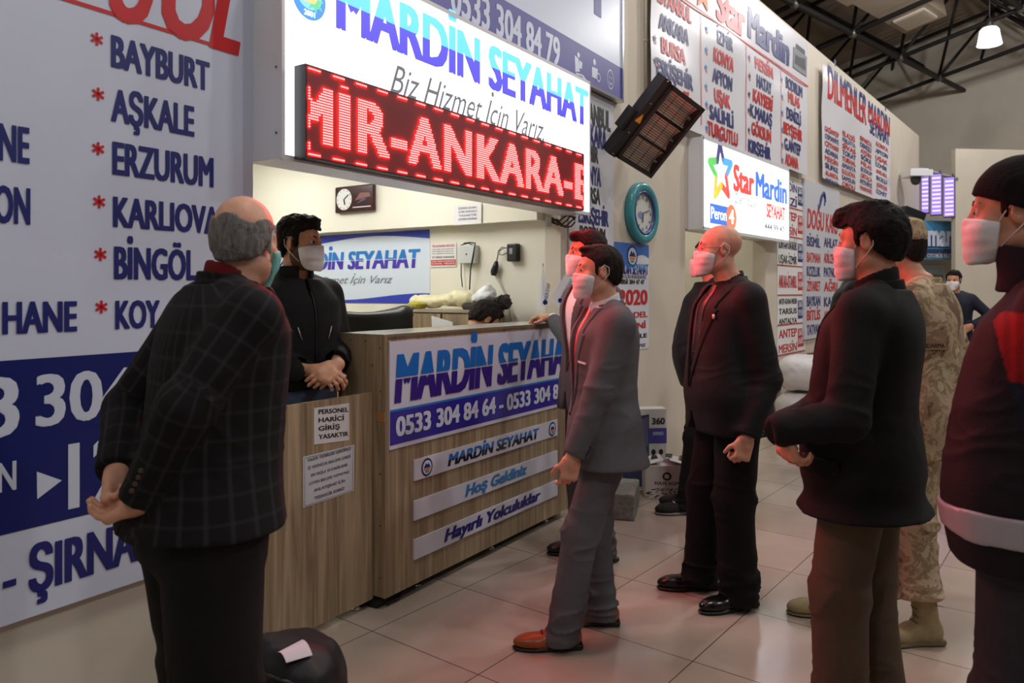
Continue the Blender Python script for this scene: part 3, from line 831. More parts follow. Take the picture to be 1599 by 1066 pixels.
def star_box():
    y = YB - .14
    r, f = sign_root('lightbox_sign', 'smaller lit white box sign with star logo and Peron 4 beyond the heater', 'sign', FB(y), (1165, 290))
    x0 = f.p(1097, 280)[0]; x1 = f.p(1232, 320)[0]; zb = (f.p(1097, 357)[1] + f.p(1231, 378)[1]) / 2; zt = (f.p(1097, 216)[1] + f.p(1232, 263)[1]) / 2
    b = MB().box(x0, x1, .01, .137, zb, zt); b.box(x0, x1, -.006, .01, zb - .01, zb + .02); b.box(x0, x1, -.006, .01, zt - .02, zt + .01); b.box(x0 - .004, x0 + .02, -.006, .01, zb, zt); b.box(x1 - .02, x1 + .004, -.006, .01, zb, zt)
    b.build('casing', WHITEP, r)
    MB().poly([(x0 + .02, .003, zb + .02), (x1 - .02, .003, zb + .02), (x1 - .02, .003, zt - .02), (x0 + .02, .003, zt - .02)]).build('lit_face', glow('lit_acrylic_cool', (.93, 1.0, 1.0), 1.25), r, False)
    LR = glow('lit_red', (.72, .07, .06), .8); LB = glow('lit_blue', (.06, .17, .62), .8); LG = glow('lit_grey', (.2, .2, .23), .7)
    m = MB(); px_text(m, f, 'Star', (1145, 296), (1178, 268), y=.001, bold=.09); m.build('lettering', LR, r, False)
    m = MB(); px_text(m, f, 'Mardin', (1180, 305), (1229, 285), y=.001, bold=.09); m.build('lettering', LB, r, False)
    m = MB(); px_text(m, f, '"Güvenli Yolculuk"', (1146, 316), (1183, 310), y=.001, bold=0, shear=.3); m.build('slogan', LG, r, False)
    m = MB(); px_text(m, f, 'SEYAHAT', (1197, 338), (1226, 325), y=.001, bold=.08); m.build('lettering', LR, r, False)
    m = MB(); px_text(m, f, '444 99 47', (1194, 358), (1225, 354), y=.001, bold=.03); m.build('phone_number', LG, r, False)
    a = f.p(1109, 348); b = f.p(1142, 326)
    m = MB(); m.box(a[0], b[0], .0, .002, a[1], b[1] + .01); m.disc((b[0], (a[1] + b[1]) / 2), .125, .125, -.001, 24, 1)
    m.build('platform_badge', [LB, glow('lit_orange_red', (.8, .2, .1), .8)], r)
    m = MB(); add_text(m, 'Peron', a[0] + .02, b[0] - .12, a[1] + .045, b[1] - .02, y=-.001, bold=.0); add_text(m, '4', b[0] - .06, b[0] + .06, a[1] + .03, b[1] - .01, y=-.002, bold=.02); m.build('lettering', LIT, r, False)
    c = f.p(1126, 268)
    star_logo(r, c[0], c[1], .27, .001, [glow('lit_s1', (.07, .06, .2), .8), glow('lit_s2', (.12, .5, .12), .8), glow('lit_s3', (.85, .5, .08), .8), glow('lit_s4', (.75, .1, .08), .8), glow('lit_s5', (.1, .35, .7), .8)])
star_box()

# --- schedule sheets and the tall sign right of the star box
def schedule():
    y = YB - .006
    rows = [((285, 348), ['MARDİN', 'GAZİ'], INK, 0), ((328, 405), ['ANTEP', 'MERSİN'], RED, 1), ((372, 425), ['KONYA-AFYON-SALİHLİ', 'UŞAK-İZMİR'], BLACK, 0), ((424, 468), ['ANKARA-İSTANBUL'], RED, 1), ((470, 515), ['ANTEP-ADANA-MERSİN', 'TARSUS', 'ANTALYA'], BLACK, 0), ((516, 558), ['ANTEP', 'MERSİN'], RED, 1)]
    f0 = FB(y); xl = f0.p(1214, 450)[0]; xr = f0.p(1257, 450)[0]
    zt = 2.78; zb = (f0.p(1222, 556)[1]); n = 6; h = (zt - zb) / n
    for i, (_, tx, mm, k) in enumerate(rows):
        z1 = zt - i * h; z0 = z1 - h + .012
        r = thing('schedule_sheet', ('top', 'second', 'third', 'fourth', 'fifth', 'lowest')[i] + ' of the six white timetable sheets beside the star lightbox, ' + ('indigo and pink', 'red ANTEP lettering', 'black KONYA-AFYON lettering', 'red ANKARA-İSTANBUL lettering', 'three black lines', 'red ANTEP MERSİN lettering')[i], 'timetable sheet', (xl, y, 0), 0, 'timetable sheets')
        W = xr - xl
        MB().box(0, W, 0, .004, z0, z1).build('sheet', PAPER, r)
        m = MB(); L = len(tx)
        for q, t in enumerate(tx):
            zc = z1 - (q + .5) * (h / L); hh = min(.14, h / L * .55)
            add_text(m, t, .04, W * .68, zc - hh / 2, zc + hh / 2, y=-.002, bold=.04)
        m.build('lettering', mm, r, False)
        m = MB(); m.poly([(W * .72, -.001, z0 + .06), (W * .95, -.001, z0 + .06), (W * .95, -.001, z1 - .05), (W * .72, -.001, z1 - .05)], 0); m.poly([(0, -.001, z0), (W, -.001, z0), (W, -.001, z0 + .012), (0, -.001, z0 + .012)], 1)
        m.build('time_block', [RED if k else NAVY, RED], r, False)
        m = MB(); add_text(m, 'SAAT', W * .75, W * .92, z0 + .2, z0 + .27, y=-.002, bold=.03); add_text(m, '16:00' if k else '19:30', W * .74, W * .93, z0 + .1, z0 + .17, y=-.002, bold=.03); m.build('time_lettering', PAPER, r, False)
schedule()
def dogu():
    y = YB - .03
    r, f = sign_root('wall_sign', 'tall grey-white sign with scribble emblem and two columns of towns, BİSMİL first', 'sign', FB(y), (1285, 420))
    x0 = f.p(1256, 400)[0]; x1 = f.p(1311, 400)[0]; zt = f.p(1290, 291)[1]; zb = f.p(1257, 530)[1]
    MB().box(x0, x1, 0, .028, zb, zt).build('board', mat('tall_sign_white', srgb(204, 206, 214), .35), r)
    W = x1 - x0
    m = MB(); px_text(m, f, 'DOĞU KARS', (1260, 355), (1308, 339), bold=.05, shear=.15); m.build('title', RED, r, False)
    L = ['BİSMİL', 'BATMAN', 'KOZLUK', 'ZİYARET', 'BAYKAN', 'BİTLİS', 'TATVAN']; R = ['AHLAT', 'ADİLCEVAZ', 'PATNOS', 'AĞRI', 'KARS', 'ARDAHAN']
    ys = [(377, 0), (402, 1), (424, 0), (447, 1), (471, 0), (493, 1), (516, 0)]
    for i, t in enumerate(L):
        m = MB(); c = f.p(1262, ys[i][0])[1]; add_text(m, t, x0 + W * .06, x0 + W * .42, c - .055, c + .065, bold=.06); m.build('town_name', (NAVY, RED)[i % 2], r, False)
    for i, t in enumerate(R):
        m = MB(); c = f.p(1285, ys[i][0] + 1)[1]; add_text(m, t, x0 + W * .52, x0 + W * .93, c - .055, c + .065, bold=.06); m.build('town_name', (NAVY, RED)[i % 2], r, False)
    c = f.p(1283, 314); m = MB()
    for a, q in ((0, 1), (.5, .8), (1.1, .7), (-.5, .8)): m.tube([(c[0] + .16 * q * math.cos(t + a), -.004, c[1] + .13 * q * math.sin(1.6 * t + a)) for t in np.linspace(0, 3.6, 16)], .008, 6)
    m.build('scribble_emblem', NAVY, r)
dogu()
def dil_items(f):
    out = []
    m = MB(); px_text(m, f, 'DİLMENLER', (1292, 152), (1353, 152), bold=.05); out.append(('title', m, [RED, NAVY]))
    m = MB(); px_text(m, f, 'MARDİN', (1356, 190), (1389, 184), bold=.05); out.append(('title', m, [RED, NAVY]))
    m = MB(); px_text(m, f, 'SEYAHAT', (1358, 207), (1388, 208), bold=.04); out.append(('title', m, NAVY))
    cols = [(1288, 1309, 195, 287, ['GAZİANTEP', 'OSMANİYE', 'CEYHAN', 'ADANA', 'MERSİN', 'SİLİFKE', 'ALANYA', 'ANTALYA']), (1315, 1335, 203, 292, ['ELAZIĞ', 'MALATYA', 'SİVAS', 'TOKAT', 'TURHAL', 'AMASYA', 'SULUOVA', 'SAMSUN', 'ORDU']),
            (1343, 1361, 211, 298, ['ISPARTA', 'DENİZLİ', 'AYDIN', 'SÖKE', 'MİLAS', 'BODRUM', 'ORTACA', 'FETHİYE', 'MARMARİS']), (1368, 1385, 219, 304, ['KONYA', 'AFYON', 'UŞAK', 'İZMİR', 'ANKARA', 'BOLU', 'ADAPAZARI', 'İZMİT'])]
    for xa, xb, ya, yb, L in cols:
        for i, t in enumerate(L):
            y = ya + (yb - ya) * (i + .5) / len(L); m = MB(); a = f.p(xa, y); b = f.p(xb, y)
            add_text(m, t, a[0], b[0], a[1] - .025, a[1] + .042, bold=.04); out.append(('city_name', m, (RED, NAVY)[i % 2]))
    return out
def dil_banner():
    ff = FB(YB - .06); w = onplane(1340, 220, ff.o, ff.y); f = Frame((w[0], w[1], 0), 0)
    xl = f.p(1284, 200)[0]; xr = f.p(1390, 250)[0]; zb = (f.p(1282, 292)[1] + f.p(1388, 308)[1]) / 2; zt = (f.p(1287, 112)[1] + f.p(1391, 178)[1]) / 2
    r, f, wv = banner('d', 'far white banner with red and navy two-tone heading near the partition end', YB - .06, (1340, 220), xl, xr, zb, zt, .012, 8, dil_items, [VINYL])
    for c in r.children:
        if c.name.startswith('title') and len(c.data.materials) == 2:
            z = [v.co.z for v in c.data.vertices]; split_z(c, (min(z) + max(z)) / 2, 0, 0)
            for p in c.data.polygons: p.material_index = 0 if p.center.z < (min(z) + max(z)) / 2 else 1
dil_banner()

# --- far shops
def far_signs():
    d = 15.5
    root = thing('shop_sign', 'blue shop fascia with white outlined letters at far end of hall', 'sign', at(1480, HY, d) * np.array((1, 1, 0)), TH - math.pi / 2 + .25)
    f = Frame(np.array(root.location), TH - math.pi / 2 + .25)
    x0 = f.p(1438, 370)[0]; x1 = f.p(1530, 370)[0]; zt = f.p(1480, 345)[1]; zb = f.p(1480, 405)[1]; zm = f.p(1480, 389)[1]
    MB().box(x0, x1, 0, .2, zb, zt).build('board', mat('fascia_blue', srgb(80, 150, 200), .4), root)
    MB().box(x0, x1, -.02, 0, zb + .04, zm).build('lower_band', mat('fascia_dark', srgb(52, 66, 96), .4), root)
    m = MB(); px_text(m, f, 'mar-t', (1447, 383), (1502, 352), y=-.03, bold=.05, off=.02); m.build('lettering', WHITE, root, False)
    m = MB(); px_text(m, f, 'mar-t', (1448, 384), (1503, 353), y=-.02, bold=.09, off=.02); m.build('letter_shadow', NAVYB, root, False)
    m = MB(); px_text(m, f, 'OTOBÜS BİLETİ SATIŞ', (1446, 402), (1505, 397), y=-.03, bold=.02); m.build('small_lettering', WHITE, root, False)
    SP = [mat('screen_violet', (.1, .08, .2), .4, emis=srgb(150, 120, 215), es=.8), mat('screen_line', (.5, .5, .6), .4, emis=srgb(190, 170, 235), es=1.0)]
    pa, pb = at(1438, 263, 15.35), at(1496, 279, 14.95)
    fs = Frame(pa * np.array((1, 1, 0)), math.atan2(pb[1] - pa[1], pb[0] - pa[0]))
    ra = thing('display_rail', 'thin metal rail carrying the three violet screens near far wall', 'rail', fs.o, fs.a)
    L = np.linalg.norm((pb - pa)[:2])
    MB().tube([(-.35, .03, pa[2] + .02), (0, .03, pa[2]), (L, .03, pb[2])], .03, 8).build('rail_tube', GREYPL, ra)
    for i, (xa, xb, y0, y1) in enumerate(((1438, 1451, 267, 333), (1453, 1471, 271, 336), (1473, 1491, 276, 339))):
        p = fs.p(xa, y0); q = fs.p(xb, y1)
        c = fs.w((p[0] + q[0]) / 2, 0, 0)
        r = thing('departure_screen', ('leftmost of the three hanging violet screens, beside the white camera', 'middle one of the three hanging violet screens', 'rightmost of the three hanging violet screens')[i], 'screen', c, fs.a, 'violet departure screens')
        w = (q[0] - p[0]) / 2
        c_ = MB().box(-w, w, .0, .05, q[1], p[1])
        for x in (-w * .6, w * .6): c_.box(x - .01, x + .01, .02, .04, p[1], p[1] + .05)
        c_.build('casing', DKPL, r)
        m = MB().poly([(-w + .01, -.002, q[1] + .02), (w - .01, -.002, q[1] + .02), (w - .01, -.002, p[1] - .02), (-w + .01, -.002, p[1] - .02)])
        for k in range(9):
            z = p[1] - .08 - k * .082; m.poly([(-w * .7, -.004, z), (w * .75, -.004, z), (w * .75, -.004, z - .035), (-w * .7, -.004, z - .035)], 1)
        m.build('screen_face', SP, r, False)
far_signs()
# ------------------------------------------------------------------ counter with its boards
def counter():
    v = 2.383; u0 = 2.605; u1 = 4.30
    r = thing('reception_counter', 'wood-grain reception counter with blue lettered board and Hoş Geldiniz strip', 'counter', A2W(u0, v), AA)
    f = Frame(A2W(u0, v), AA); L = u1 - u0; D = .30
    MB().box(.0, L, 0, .02, .05, 1.25).build('front_panel', WOOD, r)
    MB().box(-.02, 0, 0.0, D, .05, 1.262).build('side_panel', WOOD, r)
    MB().box(L, L + .02, 0.0, D, .05, 1.262).build('side_panel', WOOD, r)
    t = MB().box(0, L, .0, .018, 1.235, 1.262, 1); t.box(0, L, .018, D, 1.238, 1.262, 0); t.build('worktop', [mat('worktop_white', srgb(215, 214, 208), .12), WOODE], r)
    MB().box(0, L, D - .02, D, .05, 1.238).build('back_panel', WOOD, r)
    for x in (.28, .92, 1.53):
        for y in (.07, D - .07): MB().lathe([(.001, .0), (.026, 0), (.026, .008), (.02, .012), (.02, .05), (.001, .05)], 20, (x, y, 0)).build('leg', CHROME, r)
    s = MB()
    for z in (1.2, 1.0, .62, .38, .14):
        s.lathe([(.001, 0), (.006, 0), (.006, -.0015), (.001, -.002)], 10, (-.02, .03, z), 'x')
    for y, z in ((.12, 1.23), (.22, 1.235), (.08, 1.12)): s.lathe([(.001, 0), (.006, 0), (.006, -.0015), (.001, -.002)], 10, (-.02, y, z), 'x')
    s.build('screw_cap', WOODE, r)
    MB().box(-.0225, -.0205, .0, .05, .86, .905).build('brown_tape', mat('packing_tape', srgb(176, 130, 80), .3), r)
    # big board
    b = MB().box(.004, L - .01, -.006, 0, .728, 1.228).build('sign_board', mat('board_lilac_white', srgb(205, 205, 222), .22), r)
    MB().poly([(.006, -.007, .748), (L - .012, -.007, .748), (L - .012, -.007, .902), (.006, -.007, .902)]).build('blue_band', mat('indigo_band', srgb(52, 40, 150), .25), b, False)
    MB().poly([(.006, -.0072, .902), (L - .012, -.0072, .902), (L - .012, -.0072, .912), (.006, -.0072, .912)]).build('blue_line', SKY, b, False)
    m = MB(); x0 = f.p(614, 600)[0]; x1 = f.p(896, 560)[0]
    add_text(m, 'MARDİN SEYAHAT', x0, x1, .945, 1.16, y=-.0085, bold=.11, shear=.14)
    o = m.build('lettering', [mat('letter_blue', srgb(22, 105, 190), .3), mat('letter_indigo', srgb(52, 26, 128), .3)], b, False); split_z(o, 1.055, .009)
    m = MB(); add_text(m, '0533 304 84 64 - 0533 304 84 79', f.p(616, 660)[0], f.p(897, 600)[0], .785, .872, y=-.0085, bold=.07); m.build('phone_number', WHITE, b, False)
    xa = f.p(645, 740)[0]; xb = f.p(869, 670)[0]
    for i, (zt, zb) in enumerate(((1.46 - 267 / FPX * 3.58, 1.46 - 300 / FPX * 3.58), (1.46 - 331.6 / FPX * 3.58, 1.46 - 362.7 / FPX * 3.58), (1.46 - 393 / FPX * 3.58, 1.46 - 425 / FPX * 3.58))):
        st = MB().box(xa, xb, -.008, 0, zb, zt).build('white_strip', mat('strip_lilac_white', srgb(208, 208, 222), .25), r)
        h = zt - zb; m = MB()
        if i == 0:
            add_text(m, 'MARDİN SEYAHAT', f.p(697, 735)[0], f.p(840, 680)[0], zb + h * .22, zb + h * .8, y=-.0095, bold=.09, shear=.2)
            o = m.build('lettering', [mat('letter_blue2', srgb(40, 110, 190), .3), mat('letter_black', srgb(24, 20, 40), .3)], st, False); split_z(o, zb + h * .52)
            for px, py in ((664.5, 733), (860.5, 669)): logo(st, f.p(px, py)[0], zb + h * .5, h * .42, h * .44, -.0095, 'logo')
        elif i == 1:
            add_text(m, 'Hoş Geldiniz', f.p(724, 780)[0], f.p(821, 735)[0], zb + h * .25, zb + h * .85, y=-.0095, bold=.08, shear=.25); m.build('lettering', mat('letter_mid_blue', srgb(50, 125, 190), .3), st, False)
        else:
            add_text(m, 'Hayırlı Yolculuklar', f.p(691, 845)[0], f.p(842, 785)[0], zb + h * .25, zb + h * .85, y=-.0095, bold=.08, shear=.25); m.build('lettering', INK, st, False)
counter()
def gate():
    v = 2.455; u0 = 1.96; u1 = 2.582
    r = thing('counter_gate', 'low wood-grain swing gate left of the counter with two taped notices', 'gate', A2W(u0, v), AA)
    f = Frame(A2W(u0, v), AA); L = u1 - u0
    MB().box(0, L, 0, .02, .036, .993).build('door_panel', WOOD, r)
    MB().lathe([(.001, 0), (.03, 0), (.032, .01), (.014, .016), (.014, .036), (.001, .036)], 20, (L - .06, .05, 0)).build('foot', CHROME, r)
    MB().box(L - .09, L - .03, .02, .07, .036, .044).build('foot_bracket', STEEL, r)
    for nm, lab, c, rows, k in (('a', 'small taped notice PERSONEL HARİCİ GİRİŞ YASAKTIR, upper on the gate', [(490, 637), (545, 629), (545, 687), (490, 694)], ['PERSONEL', 'HARİCİ', 'GİRİŞ', 'YASAKTIR'], 0),
                             ('b', 'larger crooked plastic-sleeved notice of small print, lower on the gate', [(473, 713), (553, 694), (552, 766), (473, 793)], ['VALİLİK TEDBİRLERİ GEREĞİNCE', 'İŞ YERİMİZDE BEKLEME SÜRESİ', 'EN FAZLA 10 DAKİKADIR', 'LÜTFEN BEKLEME YAPMAYINIZ', 'ANLAYIŞINIZ İÇİN', 'TEŞEKKÜR EDERİZ'], 1)):
        P = [f.p(*q) for q in c]
        w = f.w(P[3][0], 0, 0); q = thing('paper_notice', lab, 'notice', w, AA, None)
        x = [p[0] - P[3][0] for p in P]; z = [p[1] for p in P]
        if k == 0: x[1] = x[2] = (x[1] + x[2]) / 2; x[0] = x[3] = 0
        m = MB(); m.add([(x[i], y, z[i]) for y in (-.0015, -.0005) for i in range(4)], [(3, 2, 1, 0), (4, 5, 6, 7), (0, 1, 5, 4), (1, 2, 6, 5), (2, 3, 7, 6), (3, 0, 4, 7)])
        m.build('sheet', mat('notice_sleeve', srgb(196, 198, 202), .25) if k else mat('notice_paper', srgb(206, 204, 204), .6), q)
        W = x[1] - x[0]; H = z[0] - z[3]; m = MB(); n = len(rows); sl = (z[2] - z[3])
        for i, t in enumerate(rows):
            zc = z[3] + H * (1 - (i + .75) / (n + .35)); tw = (min(.85, .12 * len(t)) if k == 0 else .3 + .55 * len(t) / 28)
            xa = x[3] + W * (.12 if k == 0 else .5 - tw / 2)
            rr = sl * tw; add_text(m, t, xa, xa + W * tw, zc + sl * (xa / W), zc + sl * (xa / W) + H * (.12 if k == 0 else .055), y=-.0022, bold=.03 if k == 0 else .02, rise=rr)
        m.build('printed_text', BLACK if k == 0 else mat('sleeve_print', srgb(90, 92, 105), .5), q, False)
        if k:
            m = MB(); e = .006
            for i in range(4):
                a = np.array((x[i], z[i])); b = np.array((x[(i + 1) % 4], z[(i + 1) % 4])); cc = np.array((sum(x) / 4, sum(z) / 4)); a = a + (cc - a) * .06; b = b + (cc - b) * .06
                m.tube([(a[0], -.0022, a[1]), (b[0], -.0022, b[1])], .0008, 4)
            m.build('printed_border', GREYP, q)
gate()
def floor_cables():
    r = thing('power_cable', 'tangle of black cables on the floor under the counter corner', 'cable', A2W(2.64, 2.45))
    m = MB(); rs = random.Random(4); o = np.array(r.location)
    for k in range(5):
        p = [A2W(2.62 + .09 * i + rs.uniform(-.02, .02), 2.42 + .02 * k + rs.uniform(-.03, .05), .008 + .018 * rs.random()) - o for i in range(5 + k % 3)]
        pts = []
        for i in range(len(p) - 1):
            for t in (0, .33, .66): pts.append(p[i] * (1 - t) + p[i + 1] * t + np.array((0, 0, .004 * math.sin(t * 3))))
        m.tube(pts, .005, 6)
    m.obox(A2W(2.60, 2.47, .02) - o, (AU, AV, UP), (.03, .05, .018)); m.build('cable_run', DKPL, r)
floor_cables()
# ------------------------------------------------------------------ booth interior
fi = FI(UJ1 - .004)
FIW = lambda px, py, off=0: onplane(px, py, fi.o - fi.y * 0 + fi.y * off, fi.y)
IA = AA - math.pi / 2
def inner_banner():
    r, f = sign_root('wall_banner', 'indoor blue and white banner with wavy edges on the booth side wall', 'banner', fi, (550, 415))
    x0 = f.p(424, 415)[0]; x1 = f.p(671, 415)[0]; zt = f.p(671, 358)[1]; zb = f.p(671, 474)[1]; W = x1 - x0; H = zt - zb
    MB().box(x0, x1, 0, .003, zb, zt).build('sheet', mat('inner_banner_white', srgb(214, 226, 240), .35), r)
    xs = np.linspace(0, 1, 20); m = MB()
    up = [(x0 + W * t, -.001, zt - H * (.10 + .05 * math.sin(t * 6.2 + .5))) for t in xs]; m.poly([(x0, -.001, zt), (x1, -.001, zt)] + up[::-1])
    lo = [(x0 + W * t, -.001, zb + H * (.09 + .05 * math.sin(t * 6.2 + 1.8))) for t in xs]; m.poly([(x1, -.001, zb), (x0, -.001, zb)] + lo)
    m.build('blue_wave', mat('inner_banner_blue', srgb(52, 66, 185), .35), r, False)
    m = MB(); px_text(m, f, 'MARDİN SEYAHAT', (449, 422), (657, 389), bold=.09, shear=.12); o = m.build('lettering', [SKY, mat('inner_indigo', srgb(70, 52, 170), .4)], r, False); z = f.p(600, 405)[1]; split_z(o, z, .006)
    m = MB(); px_text(m, f, 'Biz Hizmet İçin Varız', (473, 443), (614, 430), bold=.0, shear=.45); m.build('slogan', GREYP, r, False)
    c = f.p(435, 401); logo(r, c[0], c[1], .085, .085, -.002)
inner_banner()
def notice(px0, px1, off, label, paint, name='paper_notice', cat='notice'):
    f = Frame(fi.w(0, 0, 0) + fi.y * off, IA)
    w = onplane(px0[0], px0[1], f.o, f.y); w[2] = 0
    f = Frame(w, IA); a = f.p(*px0); b = f.p(*px1)
    r = thing(name, label, cat, w, IA)
    MB().box(a[0], b[0], -.004, -.001, b[1], a[1]).build('sheet', PAPER, r)
    paint(r, a[0], b[0], b[1], a[1]); return r
def pn1(r, x0, x1, z0, z1):
    m = MB(); W = x1 - x0; H = z1 - z0
    add_text(m, 'YOLCULUKLARDA HES KODU', x0 + W * .06, x0 + W * .94, z0 + H * .83, z0 + H * .92, y=-.005, bold=.03)
    m.poly([(x0 + W * .02, -.0048, z0 + H * .06), (x1 - W * .02, -.0048, z0 + H * .06), (x1 - W * .02, -.0048, z0 + H * .30), (x0 + W * .02, -.0048, z0 + H * .30)]); m.build('red_print', RED, r, False)
    m = MB()
    add_text(m, 'TC KİMLİK NUMARASI', x0 + W * .06, x0 + W * .92, z0 + H * .36, z0 + H * .44, y=-.005, bold=.03)
    for k in range(3): add_text(m, 'yolcu bilgi formu doldurulur', x0 + W * .06, x0 + W * .92, z0 + H * (.54 + .09 * k), z0 + H * (.585 + .09 * k), y=-.005, bold=.0)
    m.build('black_print', BLACK, r, False)
    m = MB(); add_text(m, 'MASKE TAKMAK ZORUNLUDUR', x0 + W * .05, x0 + W * .95, z0 + H * .2, z0 + H * .27, y=-.0055, bold=.02); add_text(m, 'SOSYAL MESAFE', x0 + W * .05, x0 + W * .95, z0 + H * .1, z0 + H * .17, y=-.0055, bold=.02); m.build('white_print', PAPER, r, False)
notice((673, 380), (713, 416), 0, 'white and red printed notice on the booth wall right of the banner', pn1)
def pn2(r, x0, x1, z0, z1):
    m = MB(); W = x1 - x0; H = z1 - z0
    for k, t in enumerate(('İÇERİDE SİGARA', 'İÇMEK KESİNLİKLE', 'YASAKTIR', 'LÜTFEN UYUNUZ')): add_text(m, t, x0 + W * .18, x0 + W * .85, z0 + H * (.76 - .18 * k), z0 + H * (.85 - .18 * k), y=-.005, bold=.02)
    m.build('printed_text', mat('note_blue', srgb(80, 90, 140), .5), r, False)
notice((709, 320), (752, 349), -.104, 'white notice high on the booth soffit under the lit sign', pn2)
def inner_clock():
    off = -.104; f = Frame(fi.w(0, 0, 0) + fi.y * off, IA); w = onplane(557, 310, f.o, f.y); w[2] = 0; f = Frame(w, IA)
    a = f.p(527, 293); b = f.p(588, 329)
    r = thing('wall_clock', 'dark rectangular wall clock with white dial on the booth soffit', 'clock', w, IA)
    MB().box(a[0], b[0], -.03, -.001, b[1], a[1], 0, .012).build('frame', mat('burgundy_frame', srgb(58, 26, 28), .2), r)
    zc = (a[1] + b[1]) / 2; xc = a[0] + (b[0] - a[0]) * .25; R = (a[1] - b[1]) * .40
    MB().disc((xc, zc), R, R, -.032, 32).build('dial', mat('clock_dial', srgb(222, 222, 220), .4), r, False)
    m = MB(); m.tube([(xc, -.034, zc), (xc + R * .55, -.034, zc + R * .4)], .004, 6); m.tube([(xc, -.034, zc), (xc + R * .12, -.034, zc - R * .5)], .005, 6); m.build('hand', BLACK, r)
    m = MB()
    for k in range(12):
        an = k * math.pi / 6; m.tube([(xc + R * .8 * math.sin(an), -.0335, zc + R * .8 * math.cos(an)), (xc + R * .92 * math.sin(an), -.0335, zc + R * .92 * math.cos(an))], .002, 5)
    m.build('hour_mark', BLACK, r)
    m = MB(); rs = random.Random(2); x2 = a[0] + (b[0] - a[0]) * .52; x3 = b[0] - .03
    m.poly([(x2, -.0315, zc - R * .2), (x3, -.0315, zc + R * .1), (x3 - .02, -.0315, zc + R * .45), (x2 + .06, -.0315, zc + R * .5)], 0); m.poly([(x2 + .02, -.032, zc - R * .5), (x3 - .05, -.032, zc - R * .2), (x2 + .1, -.032, zc + R * .1)], 1)
    m.poly([(x2 - .02, -.0322, zc - R * .86), (x3, -.0322, zc - R * .86), (x3, -.0322, zc - R * .78), (x2 - .02, -.0322, zc - R * .78)], 2); m.build('printed_picture', [mat('picture_rust', srgb(120, 60, 50), .3), mat('picture_blue', srgb(50, 60, 100), .3), PAPER], r, False)
inner_clock()
def boxes_on_wall():
    w = FIW(736, 398); w[2] = 0; f = Frame(w, IA); a = f.p(722, 384); b = f.p(748, 411)
    r = thing('junction_box', 'pale grey electrical box on the booth wall with hanging wires', 'electrical box', w, IA)
    MB().box(a[0], b[0], -.05, 0, b[1], a[1], 0, .005).build('box_body', mat('box_grey', srgb(200, 204, 202), .4), r)
    MB().lathe([(.001, -.054), (.006, -.054), (.006, -.05), (.001, -.05)], 12, ((a[0] + b[0]) / 2, 0, (a[1] + b[1]) / 2), 'y').build('lock', DKPL, r)
    m = MB(); q = lambda x, y, o=-.03: (f.p(x, y)[0], o, f.p(x, y)[1])
    m.tube([q(728, 380), q(738, 379), q(746, 380), q(748, 386, -.055), q(742, 420, -.055), q(737, 452, -.03)], .005, 6); m.tube([q(724, 411), q(724, 430), q(726, 448)], .004, 6); m.tube([q(724, 383), q(735, 380), q(745, 384)], .004, 6); m.build('wire', DKPL, r)
    w = FIW(805, 395); w[2] = 0; f = Frame(w, IA); a = f.p(797, 381); b = f.p(813, 408)
    r = thing('wall_adapter', 'black square adapter box on the booth wall', 'adapter', w, IA)
    MB().box(a[0], b[0], -.05, 0, b[1], a[1], 0, .008).build('box_body', DKPL, r)
    MB().box(a[0] + .025, a[0] + .05, -.052, -.05, b[1] + .05, b[1] + .09).build('label', GREYPL, r)
    m = MB(); m.tube([q2(f, x, y, -.03) for x, y in ((798, 386), (790, 388), (784, 392), (784, 398), (790, 398), (797, 394))], .004, 6); m.tube([q2(f, x, y, -.03) for x, y in ((797, 388), (788, 386), (782, 392), (781, 400), (779, 408))], .004, 6); m.build('wire', mat('wire_grey', srgb(110, 110, 105), .5), r)
    w = FIW(777, 420); w[2] = 0; f = Frame(w, IA)
    r = thing('hanging_plug', 'black plug hanging by a white cable on the booth wall', 'plug', w, IA)
    m = MB(); m.tube([q2(f, 779, 408, -.03), q2(f, 778, 415, -.03), q2(f, 775, 424, -.03), q2(f, 774, 430, -.03)], [.012, .022, .026, .018], 10); m.build('plug_body', DKPL, r)
    m = MB(); m.tube([q2(f, x, y, -.02) for x, y in ((776, 429), (784, 444), (791, 460), (797, 478), (802, 500))], .006, 6); m.build('cable', mat('wire_white', srgb(205, 200, 185), .5), r)
def q2(f, x, y, o): p = f.p(x, y); return (p[0], o, p[1])
boxes_on_wall()
def cabinet():
    u0, u1 = 4.12, UJ1 - .02; va, vb = 2.93, 3.62
    r = thing('storage_cabinet', 'light wood cabinet against the booth wall holding the plastic bundle', 'cabinet', A2W(u0, va), AA)
    L = u1 - u0; W = vb - va; zt = 1.335
    MB().box(.02, L, 0, W, .0, zt - .02).build('body', WOOD, r)
    MB().box(0, L, -.01, W + .01, zt - .02, zt).build('top', mat('cabinet_top', srgb(170, 158, 138), .4), r)
    for k in range(2):
        d = MB().box(0, .018, .01 + k * W / 2, W / 2 - .01 + k * W / 2, .06, zt - .03).build('door', WOOD, r)
        MB().box(-.02, -.003, W / 2 + (.03 if k else -.05), W / 2 + (.05 if k else -.03), .8, .95).build('handle', CHROME, d)
    return zt
CABZ = cabinet()
def lump(name, label, cat, c, prims, m, vox=.008, noise=(.006, 14), box=.4):
    r = thing(name, label, cat, c)
    s = SDF()
    for f, k in prims: s.u(f, k)
    s.mod(lambda p: noise[0] * vnoise(p * noise[1] + 3.1) + noise[0] * .5 * vnoise(p * noise[1] * 2.3))
    s.cut(half((0, 0, 0), (0, 0, -1)), .001)
    s.mesh((-box, -box, -.02), (box, box, box * 1.2), vox, name + '_body', r, m)
    return r
